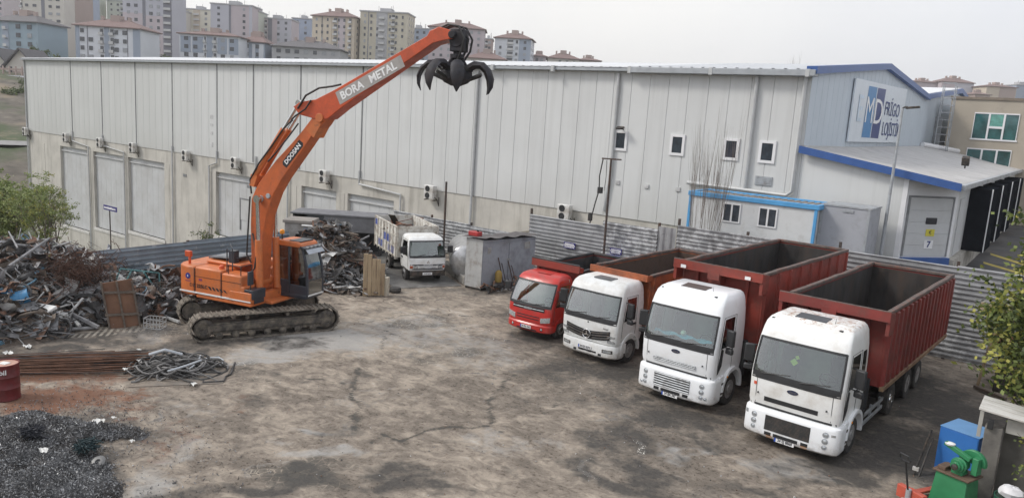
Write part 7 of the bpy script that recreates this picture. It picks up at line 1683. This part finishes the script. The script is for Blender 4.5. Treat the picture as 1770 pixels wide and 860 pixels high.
# open garage shelter behind the heap
a, b = atD(506, 366, 42.0), atD(659, 374, 42.0); zt = (a.z+b.z)/2; W_ = math.hypot(b.x-a.x, b.y-a.y); ra_ = math.atan2(b.y-a.y, b.x-a.x)
GS = thing('lean_to_shelter', 'dark open shelter with flat grey roof behind the scrap heap', 'shelter', (a.x, a.y, 0), ra_)
k = MB(); k.box(-.1, W_+.1, -.15, 1.7, zt-.10, zt); k.build('roof', M('shelter_roof', (.16, .16, .17), .8, var=.15), GS, .02)
k = MB(); k.box(0, W_, 1.5, 1.6, -3, zt-.11); k.box(0, .12, 0, 1.5, -3, zt-.11); k.box(W_-.12, W_, 0, 1.5, -3, zt-.11); k.build('wall', M('shelter_dark', (.05, .05, .054), .85, var=.15), GS)
k = MB(); k.box(W_*.36, W_-.121, -.06, .05, zt-.95, zt-.101); k.build('front_panel', M('shelter_panel', (.17, .17, .18), .8, var=.12), GS); k = MB(); k.box(W_*.16, W_*.36, -.05, .04, zt-.85, zt-.101); k.build('dark_panel', M('shelter_panel_dark', (.06, .062, .068), .8), GS)
q0, q1 = atD(492, 383, 37), atD(588, 388, 37); zq = (q0.z+q1.z)/2; w = math.hypot(q1.x-q0.x, q1.y-q0.y)
GB = thing('tool_container', 'small grey cabin with white sill pole in front of the dark shelter', 'cabin', (q0.x, q0.y, 0), math.atan2(q1.y-q0.y, q1.x-q0.x))
k = MB(); k.box(0, w, 0, 1.2, -1, zq-.05); k.build('body', M('tool_cabin', (.30, .29, .28), .8, var=.12, dirt=(.18, .16, .14), da=.42), GB, .02); k = MB(); k.box(-.08, w*.5, -.08, 1.28, zq-.049, zq+.10); k.build('lid', M('cabin_lid', (.24, .22, .2), .8), GB, .02); k = MB(); k.box(w*.35, w*.9, -.04, -.001, .4, zq-.25); k.build('door', M('door_bluegrey', (.24, .27, .33), .6), GB); k = MB(); k.tube([(w*.32, -.10, zq-.12), (w+.25, -.15, zq-.16)], .05, 6); k.build('pole', CREAMW, GB)
for i in range(9):
    pass
tag(MB().box(atY(712, 373, 31.2).x, atY(731, 380, 31.2).x, 31.2, 31.26, 1.3, atY(712, 373, 31.2).z).build('brown_board', M('board_brown', (.20, .11, .08), .85, var=.2)), 'brown board standing behind the white light lorry load body', 'board')

R = random.Random(55); k = MB()
for i in range(1100):
    x, y = R.uniform(-25, 1), R.uniform(4, 27)
    if -18 < x < -2 and y > 19.5 and R.random() < .6: continue
    s = R.uniform(.006, .02)*(2.0 if R.random() < .02 else 1); E_ = Euler((R.uniform(-1, 1), R.uniform(-1, 1), R.uniform(0, 6.28))).to_matrix(); k.mat(R.choice((0, 0, 1, 2, 2, 3))).obox((x, y, s*.3), (s*2, s*R.uniform(.6, 2), s*R.uniform(.4, 1.2)), E_)
stuff(k.build('yard_grit', SC, smooth=0), 'small grit and metal crumbs strewn over the yard', 'grit')
# ------------------------------------------------------------------ foreground left
RD, rb = drum('dark red oil drum with pale lettering standing at the left edge', (-21.86, 7.5, 0), (0, 0, 1), .335, .98, M('drum_dark_red', (.125, .016, .018), .5, var=.15, dirt=(.06, .02, .02), da=.4), M('drum_lid_pink', (.46, .27, .21), .7, var=.2, dirt=(.3, .09, .06), da=.42))
cd = Vector((21.75, -7.62, 0)).normalized(); tn_ = Vector((-cd.y, cd.x, 0)); 
cm = Matrix.Rotation(rad(2), 4, 'Z')
for ch, ang in zip('Mobil', (-.50, -.19, .03, .20, .31)):
    ax = math.atan2(cd.y, cd.x)+ang*1.1-.28; nrm = Vector((math.cos(ax), math.sin(ax), 0)); lettering(ch, .18, frame(nrm*.342+Vector((0, 0, .80)), (-nrm.y, nrm.x, 0), (0, 0, 1)), CREAMW, rb, bold=.004)
MB().box(-.11, .11, -.09, .09, .955, .972).xf(Matrix.Rotation(.4, 4, 'Z')).build('white_patch', CREAMW, RD)
# bundle of rusty rods
R = random.Random(5); k = MB(); a, b = gp(-60, 640), gp(232, 634)
for i in range(230):
    h = R.random(); o = Vector((R.gauss(0, .28), R.gauss(.05, .26), abs(R.gauss(0, .13))+.02)); e = R.uniform(-.9, .5); d = (b-a).normalized()
    p0 = a+o-d*R.uniform(0, .6); p1 = b+o*1.25+d*e+Vector((0, 0, R.uniform(-.05, .12))); mid = (p0+p1)/2+Vector((R.uniform(-.08, .08), R.uniform(-.08, .08), R.uniform(-.02, .06))); p1.z = max(.015, p1.z)
    k.mat(0 if R.random() < .75 else 1).tube([p0, mid, p1], .011, 4, cap=False)
stuff(k.build('rusty_rods', [M('rod_rust', (.135, .068, .042), .85, var=.35, vs=3), SC[0]], smooth=0), 'long bundle of thin rust brown rods lying behind the red drum', 'rods')
# loose cables
CABM = [M('cable_dark', (.05, .048, .046), .6, var=.25), M('cable_grey', (.17, .165, .16), .6, var=.2), M('cable_pale', (.42, .45, .48), .45, var=.1)]
R = random.Random(12); k = MB(); c0 = gp(298, 640)
dd = (gp(380, 640)-gp(220, 655)); dd.z = 0; Lc = dd.length; dd.normalize(); ee = Vector((-dd.y, dd.x, 0))
for i in range(150):
    u = R.gauss(0, .30); v = R.gauss(0, .28); hgt_ = max(.03, .62*(1-(u*u*1.3+v*v*2)))*R.uniform(.15, 1); k.mat(R.choices((0, 1, 2), (60, 40, 3))[0])
    if R.random() < .62:
        rr = R.uniform(.2, .62); a0 = R.uniform(0, 6.28); sw = R.uniform(2.2, 6.2)
        pts = [c0+dd*(u*Lc*.55+rr*1.2*math.cos(a0+sw*q/12))+ee*(v*1.2+rr*.75*math.sin(a0+sw*q/12))+Vector((0, 0, max(.02, hgt_*.6+.08*math.sin(q+i)))) for q in range(13)]
    else:
        a0 = R.uniform(-.5, .5); d2 = dd*math.cos(a0)+ee*math.sin(a0); h2 = R.uniform(.3, .95)
        pts = [c0+dd*u*Lc*.5+ee*v*1.3+d2*(q-4)/4*h2+ee*(.30*math.sin(q*.55+i))+Vector((0, 0, max(.02, hgt_*(1-((q-4)/4)**2)))) for q in range(9)]
    k.tube(pts, R.uniform(.014, .032), 6)
stuff(k.build('cable_heap', CABM), 'heap of dark loose cables and hoses on the yard', 'cables')
for j, (lab, dv2) in enumerate((('upper of two pale blue straps looped over the cable heap', 0), ('lower pale strap crossing the front of the cable heap', 1))):
    k = MB(); P_ = ((258, 612, .75), (285, 604, .9), (315, 612, .72)) if j == 0 else ((290, 641, .45), (320, 632, .5), (348, 622, .5))
    k.tube([gp(*q) for q in P_], .045 if j == 0 else .03, 6); tag(k.build('pale_strap', CABM[2]), lab, 'strap', 'pale straps on the cable heap')
k = MB(); A = [gp(u, v, .015) for u, v in ((222, 668), (385, 662), (402, 632), (345, 640))]
k.add([tuple(x) for x in A]+[(x.x, x.y, .002) for x in A], [(0,1,2,3), (0,4,5,1), (1,5,6,2), (2,6,7,3), (3,7,4,0)]); tag(k.build('steel_plate', M('ground_plate', (.15, .135, .12), .7, .2, var=.25, dirt=(.26, .22, .18), da=.5)), 'thin steel plate lying flat under the cable heap', 'plate')
k = MB(); k.tube([gp(u, v, .03) for u, v in ((350, 660), (387, 658), (390, 650), (399, 646), (406, 626))], .028, 5); tag(k.build('bent_bar', SC[0]), 'thin dark bent bar at the right end of the cable heap', 'bar')
# turnings heap
A_, B_, C_ = gp(70, 752), gp(40, 842), gp(-80, 800)
HS = gauss_h([(A_.x, A_.y, 2.2, 1.1, rad(46), .26), (B_.x, B_.y, 2.1, 1.8, rad(46), .36), (C_.x, C_.y, 2.2, 2.6, rad(46), .45)])
R = random.Random(77); k = MB(); x0, x1, y0, y1, st = -24, -13.4, 2.5, 10, .14; nx_ = int((x1-x0)/st); ny_ = int((y1-y0)/st)
hw = lambda x, y: HS(x+.25*math.sin(y*2.7)+.1*math.sin(y*7), y+.25*math.sin(x*2.3+1)+.1*math.sin(x*6.3))*(1+.3*math.sin(x*3.3+1)*math.sin(y*3.9))+.03*math.sin(x*6+y*3)*min(1, HS(x, y)*4)
k.mat(0).add([(x0+st*i, y0+st*j, hw(x0+st*i, y0+st*j)-.03+R.uniform(-.02, .02)) for j in range(ny_+1) for i in range(nx_+1)], [(j*(nx_+1)+i, j*(nx_+1)+i+1, (j+1)*(nx_+1)+i+1, (j+1)*(nx_+1)+i) for j in range(ny_) for i in range(nx_) if hw(x0+st*i, y0+st*j) > .05+R.uniform(0, .05)])
cnt = 0
while cnt < 42000:
    x, y = R.uniform(x0, x1), R.uniform(y0, y1); h = hw(x, y)
    if hw(x, y) < .06 and R.random() > max(hw(x, y)*9+.03, .10*math.exp(-1.6*max(0, math.hypot(x-A_.x, y-A_.y)-2.0))): continue
    if R.random() > .9-.12*max(0, y-6.5)*0: continue
    cnt += 1; s = R.uniform(.008, .021); p = Vector((x, y, max(.012, h)+R.uniform(-.01, .03))); E_ = Euler((R.uniform(-1, 1), R.uniform(-1, 1), R.uniform(0, 6.28))).to_matrix()
    pal = .34*(1-min(1, max(0, (y-6.9)/1.2))*.75)*(.4+.9*(math.sin(x*1.7)*math.sin(y*2.1+x)*.5+.5)); q = R.random(); k.mat(2 if q < pal*.8 else (1 if q < .55 else 0))
    k.add([p+E_ @ Vector(v) for v in ((-s*1.6, -s*.5, 0), (s*1.6, -s*.5, s*.5), (s*1.5, s*.5, 0), (-s*1.5, s*.5, s*.6))], [(0,1,2,3)])
stuff(k.build('metal_turnings', [M('turnings_dark', (.10, .102, .107), .65, .3, var=.35, vs=2, dirt=(.055, .045, .038), da=.45, ds=1.2), M('turnings_grey', (.21, .212, .218), .5, .4, var=.4, vs=4), M('turnings_pale', (.30, .305, .31), .4, .4, var=.3, vs=4)], smooth=0, recalc=False), 'low dark heap of grey metal turnings at the lower left corner', 'metal turnings')
def bit(label, u, v, z, sz, mat, seed, cat='litter', name='white_scrap', grp='white scraps lying about on the left'):
    sz *= .72
    R = random.Random(seed); c = gp(u, v, z); n = 5; vs = [(-sz/2+sz*i/n+R.uniform(-.2, .2)*sz/n, (-sz/2+sz*j/n)*.7, R.uniform(0, .35)*sz) for j in range(n+1) for i in range(n+1)]
    tag(MB().add(vs, [(j*(n+1)+i, j*(n+1)+i+1, (j+1)*(n+1)+i+1, (j+1)*(n+1)+i) for j in range(n) for i in range(n)]).build(name, mat, loc=c, smooth=60, recalc=False), label, cat, grp)
PAPER = M('dirty_white_film', (.62, .62, .60), .6, var=.1)
for i, (u, v, z, sz, l) in enumerate(((48, 600, .02, .42, 'white scrap on the pale track marks left of the rods'), (14, 612, .02, .4, 'flat white scrap by the left edge above the red drum'), (170, 729, .35, .38, 'white film on top of the turnings heap'), (197, 722, .15, .18, 'small white scrap at the back edge of the turnings heap'), (242, 625, .3, .28, 'white scrap at the left end of the cable heap'), (216, 638, .2, .2, 'small pale scrap where rods and cables meet'), (335, 665, .03, .32, 'pale scrap just in front of the cable heap'), (228, 762, .05, .18, 'small white tin at the right edge of the turnings'), (76, 779, .4, .3, 'pale scrap in the middle of the turnings heap'), (240, 605, .02, .22, 'pale scrap behind the cable heap'))): bit(l, u, v, z, sz, PAPER, 60+i)
p = gp(171, 803, .05); GRg = MB().lathe([(.16, -.05), (.16, .05), (.12, .07), (.06, .07), (.05, .03), (.001, .03)], (0, 0, 0), (.3, -.5, .8), 18); tag(GRg.build('round_disc', M('cap_grey', (.15, .15, .15), .5, .3), loc=(p.x, p.y, .1)), 'round grey metal cap at the edge of the turnings heap', 'cap')
for i, (u, v, l) in enumerate(((55, 745, 'black tangled lump on the left of the turnings heap'), (150, 768, 'dark teal lump in the turnings heap'))):
    R = random.Random(90+i); k = MB(); c = gp(u, v, .35)
    for q in range(60): k.tube([Vector((R.gauss(0, .12), R.gauss(0, .12), R.gauss(0, .06))) for _ in range(4)], .016, 4)
    tag(k.build('tangled_lump', M('lump%d' % i, ((.02, .022, .03), (.015, .035, .04))[i], .7), loc=c), l, 'scrap', 'dark lumps in the turnings')
# ------------------------------------------------------------------ right corner
BLC = M('cabinet_blue', (.035, .17, .50), .45, var=.05, dirt=(.03, .10, .27), da=.33)
BC = thing('blue_cabinet', 'plain bright blue steel cabinet at the lower right', 'cabinet', (-1.42, 21.15, 0), rad(-18)); 
k = MB(); k.box(-.46, .46, 0, .95, .05, 1.2); k.build('body', BLC, BC, .012)
k = MB(); k.box(-.47, .47, -.012, .962, 1.201, 1.22); k.build('top', M('cabinet_top', (.12, .30, .58), .5, var=.05), BC, .006); k = MB(); k.box(-.44, .44, -.012, -.001, .1, 1.17); k.box(.36, .40, -.035, -.012, .6, .75); k.build('door', BLC, BC); MB().box(-.48, -.47, .1, .3, .5, .8).build('hinge_plate', BLACKP, BC)
GM = M('machine_green', (.03, .20, .085), .4, var=.1, dirt=(.02, .09, .045), da=.36, coat=.15); 
p = gp(1655, 858); GR = thing('green_saw_machine', 'green cut off machine on a green box stand in front of the blue cabinet', 'machine', (-1.22, 19.4, 0), rad(-20))
k = MB(); k.loft([[(-.40, -.30, 0), (.40, -.30, 0), (.40, .35, 0), (-.40, .35, 0)], [(-.34, -.24, .80), (.34, -.24, .80), (.34, .3, .80), (-.34, .3, .80)]]); st_ = k.build('stand', GM, GR, .015)
UP14 = Matrix.Translation((0, 0, .802-.661*1.15)) @ Matrix.Diagonal((1.12, 1.12, 1.15, 1))
k = MB(); k.box(-.36, .36, -.27, .33, .661, .70); k.obox((-.22, -.05, .74), (.16, .3, .07)); k.xf(UP14).build('table', M('oily_table', (.13, .085, .06), .7, .2, var=.3), GR, .01)
k = MB(); k.cyl((.05, -.18, .88), (.05, .12, .88), .13, 20); k.cyl((.05, -.24, .88), (.05, -.18, .88), .09, 16); k.lathe([(.13, .0), (.16, .01), (.16, .04), (.13, .05)], (.05, -.12, .88), (0, 1, 0), 18); k.box(-.06, .16, -.14, .1, .70, .78); mo = k.xf(UP14).build('motor', GM, GR, .008)
k = MB(); k.lathe([(.06, 0), (.06, .05), (.03, .07), (.001, .07)], (.05, -.24, .88), (0, -1, 0), 14); k.xf(UP14).build('pulley', DARKST, mo)
k = MB(); arc = [rad(a) for a in range(-10, 190, 15)]
k.prism([(.18+.26*math.cos(a), .95+.24*math.sin(a)) for a in arc], lambda a, b, t: (a, t, b), .14, .24); k.obox((-.05, .0, 1.12), (.55, .10, .09), Matrix.Rotation(rad(18), 3, 'Y')); k.obox((.30, .1, .92), (.12, .2, .34)); k.xf(UP14).build('blade_guard', GM, GR, .012)
k = MB(); k.lathe([(.03, 0), (.09, .01), (.10, .04), (.04, .06), (.001, .06)], (-.22, 0, 1.18), n=14); k.xf(UP14).build('white_cap', CREAMW, GR)
PJ = thing('pallet_jack', 'orange red hand pallet jack with dark handle at the lower edge', 'pallet truck', (-1.95, 18.75, 0), rad(60))
PJM = M('jack_orange', (.46, .085, .05), .5, var=.12, dirt=(.2, .08, .06), da=.4)
k = MB()
for s in (-1, 1): k.box(.0, 1.1, s*.26-.08, s*.26+.08, .10, .16)
k.box(-.12, .02, -.34, .34, .10, .40); k.prism([(.0, .16), (.0, .42), (.3, .17)], lambda a, b, t: (a, t, b), -.06, .06); k.build('forks', PJM, PJ, .015)
k = MB(); k.tube([(-.16, 0, .3), (-.42, 0, 1.15)], .022, 8); k.tube([(-.44, -.14, 1.2), (-.42, -.1, 1.14), (-.42, .1, 1.14), (-.44, .14, 1.2), (-.48, .1, 1.3), (-.48, -.1, 1.3), (-.44, -.14, 1.2)], .018, 6, cap=False); k.build('handle', BLACKP, PJ)
k = MB(); k.cyl((-.2, -.1, .09), (-.2, -.04, .09), .09, 14); k.cyl((-.2, .04, .09), (-.2, .1, .09), .09, 14); k.cyl((-.16, 0, .15), (-.16, 0, .42), .06, 10); k.build('steer_wheel', GALV, PJ)
LC = thing('leaning_bars', 'dark lever bars leaning on the left side of the blue cabinet', 'bar', (-2.2, 20.6, 0)); k = MB(); k.tube([(0, 0, 0), (.18, .5, 1.1)], .03, 6); k.tube([(.12, 0, 0), (.24, .5, .9)], .025, 6); k.build('bars', DARKST, LC); MB().obox((.02, .06, .15), (.14, .1, .08)).build('white_knob', CREAMW, LC)
# concrete pillar with plank roof
PL = thing('small_kiosk', 'small shelter with stained concrete pillar and white plank roof under the leafy tree', 'shelter', (-.78, 20.2, 0))
k = MB(); k.box(-.10, .26, -.05, .25, 0, 1.85); k.build('pillar', M('dark_concrete', (.17, .16, .145), .9, var=.15, vs=2, dirt=(.08, .075, .07), da=.42), PL, .02)
k = MB()
for i in range(6): k.obox((.75, -.05+i*.20, 2.17-.005*i), (2.05, .19, .05), Matrix.Rotation(rad(4+(i % 2)*.6), 3, 'Y'))
k.build('roof_planks', M('white_planks', (.62, .61, .58), .7, var=.06, stretch=(.4, 4, 4), dirt=(.33, .30, .26), da=.4, ds=2.5), PL, .006)
k = MB(); k.box(.3, .75, .1, .16, 1.75, 2.08); k.box(-.25, -.17, .1, .2, 1.5, 2.1); k.build('boarding', M('boarding_pale', (.42, .41, .38), .8, var=.1), PL); k = MB(); k.obox((-.0, -.09, 1.92), (.12, .1, .22)); k.build('dark_box', BLACKP, PL, .01); k = MB(); k.box(.27, 1.9, .3, .4, 0, 1.9); k.build('back_wall', M('dim_wall', (.10, .095, .085), .9, var=.15), PL)
GBr, _ = drum('dark green drum with a white bag on it at the lower right corner', (-.05, 19.15, 0), (0, 0, 1), .40, .72, M('drum_green', (.02, .085, .055), .5, var=.12, dirt=(.03, .04, .03), da=.4), M('drum_green_lid', (.03, .055, .04), .7))
R = random.Random(3); k = MB(); n, m2 = 12, 8; vs = []
for j in range(m2+1):
    th = PI*j/m2
    for i in range(n): ph = 2*PI*i/n; rr = 1+R.uniform(-.16, .16); vs.append((.24*rr*math.sin(th)*math.cos(ph), .15*rr*math.sin(th)*math.sin(ph), .15+.15*rr*math.cos(th)))
k.add(vs, [(j*n+i, j*n+(i+1) % n, (j+1)*n+(i+1) % n, (j+1)*n+i) for j in range(m2) for i in range(n)]); tag(k.build('white_bag', M('bag_film', (.66, .66, .68), .3, var=.05), loc=(-.14, 19.1, .70), smooth=25), 'crumpled white plastic bag on top of the green drum', 'bag')
ST = thing('timber_stake', 'leaning timber stake beside the leafy tree', 'stake', (-1.75, 30.2, 0)); MB().bar((0, 0, 0), (.25, .0, 2.6), .09).build('stake', WOOD, ST); MB().bar((-.05, -.4, .08), (.9, -1.2, .10), .12, .10).build('sill_timber', M('dark_timber', (.13, .10, .08), .9), ST)
for i, (x, z, w, h, m_, l) in enumerate(((-1.2, 2.3, 2.1, .28, M('bare_board', (.42, .33, .23), .85, var=.12), 'pale bare board fixed across the fence behind the leafy tree'), (-.9, 1.2, 1.8, .5, M('rust_board', (.20, .10, .06), .9, var=.2), 'rusty sheet leaning low on the fence behind the leafy tree'))):
    k = MB(); k.obox((x, 32.86-.06*i, z), (w, .05, h), Matrix.Rotation(rad(3-5*i), 3, 'Y')); tag(k.build('fence_board', m_), l, 'board')
DB = thing('dark_bin', 'dark rusty steel box standing in the shade beside the fence at right', 'box', (-.6, 30.6, 0)); MB().box(-.7, .9, -.6, .6, 0, 1.5).build('body', M('box_dark', (.045, .038, .034), .85, var=.25), DB, .03); MB().box(-.74, .94, -.64, .64, 1.501, 1.56).build('rim', POST, DB)
# ------------------------------------------------------------------ air, sky, sun, view
HZ = bpy.data.materials.new('pale_air'); HZ.use_nodes = True; nt = HZ.node_tree; nt.nodes.remove(nt.nodes['Principled BSDF'])
pv = nn(nt, 'ShaderNodeVolumePrincipled'); pv.inputs['Color'].default_value = (.97, .97, .98, 1); pv.inputs['Density'].default_value = .00032; pv.inputs['Anisotropy'].default_value = .2
nt.links.new(pv.outputs[0], nt.nodes['Material Output'].inputs['Volume'])
hz = MB().box(-1650, 1650, -480, 1950, -14, 150).build('haze', HZ, smooth=0); hz['kind'] = 'stuff'
W = bpy.data.worlds.new('World'); S.world = W; W.use_nodes = True; nt = W.node_tree
bg = nt.nodes['Background']; bg.inputs[1].default_value = .10
SUN_EL, SUN_AZ = rad(42), rad(-128)         # compass-style: measured from +Y towards +X
sky = nn(nt, 'ShaderNodeTexSky', sky_type='NISHITA'); sky.sun_disc = False; sky.sun_elevation = SUN_EL; sky.sun_rotation = SUN_AZ; sky.air_density = 1.0; sky.dust_density = 4; sky.ozone_density = 1
hs = nn(nt, 'ShaderNodeHueSaturation'); hs.inputs['Saturation'].default_value = .30; nt.links.new(sky.outputs[0], hs.inputs['Color'])
tcw = nn(nt, 'ShaderNodeTexCoord'); dotv = nn(nt, 'ShaderNodeVectorMath', operation='DOT_PRODUCT'); nt.links.new(tcw.outputs['Generated'], dotv.inputs[0])
d_ = ray(760, 60).normalized(); dotv.inputs[1].default_value = (d_.x, d_.y, d_.z)
rw = nn(nt, 'ShaderNodeValToRGB'); nt.links.new(dotv.outputs['Value'], rw.inputs[0]); e = rw.color_ramp.elements
e[0].position = .0; e[0].color = (7.4, 7.6, 8.1, 1); e[1].position = 1.0; e[1].color = (8.1, 7.95, 7.65, 1); q = e.new(.80); q.color = (7.1, 7.2, 7.4, 1)
cn = noise(nt, tcw.outputs['Generated'], 2.2, 6, .55); cr = ramp(nt, .3, .75, (.88, .89, .92, 1), (1.06, 1.055, 1.04, 1)); nt.links.new(cn.outputs[0], cr.inputs[0])
cl = mixc(nt, 1.0, rw.outputs[0], cr.outputs[0], 'MULTIPLY')
nt.links.new(mixc(nt, .82, hs.outputs[0], cl), bg.inputs[0])
sl = bpy.data.lights.new('sun', 'SUN'); sl.energy = 1.35; sl.angle = rad(13); sl.color = (1, .95, .88); so = bpy.data.objects.new('sun', sl); COL.objects.link(so)
sd_ = Vector((math.sin(SUN_AZ)*math.cos(SUN_EL), math.cos(SUN_AZ)*math.cos(SUN_EL), math.sin(SUN_EL)))
so.rotation_euler = (-sd_).to_track_quat('-Z', 'Y').to_euler()
vs_ = S.view_settings; vs_.view_transform = 'Standard'; vs_.look = 'None'; vs_.exposure = .62; vs_.gamma = 1; vs_.use_curve_mapping = False
S.render.engine = 'CYCLES'
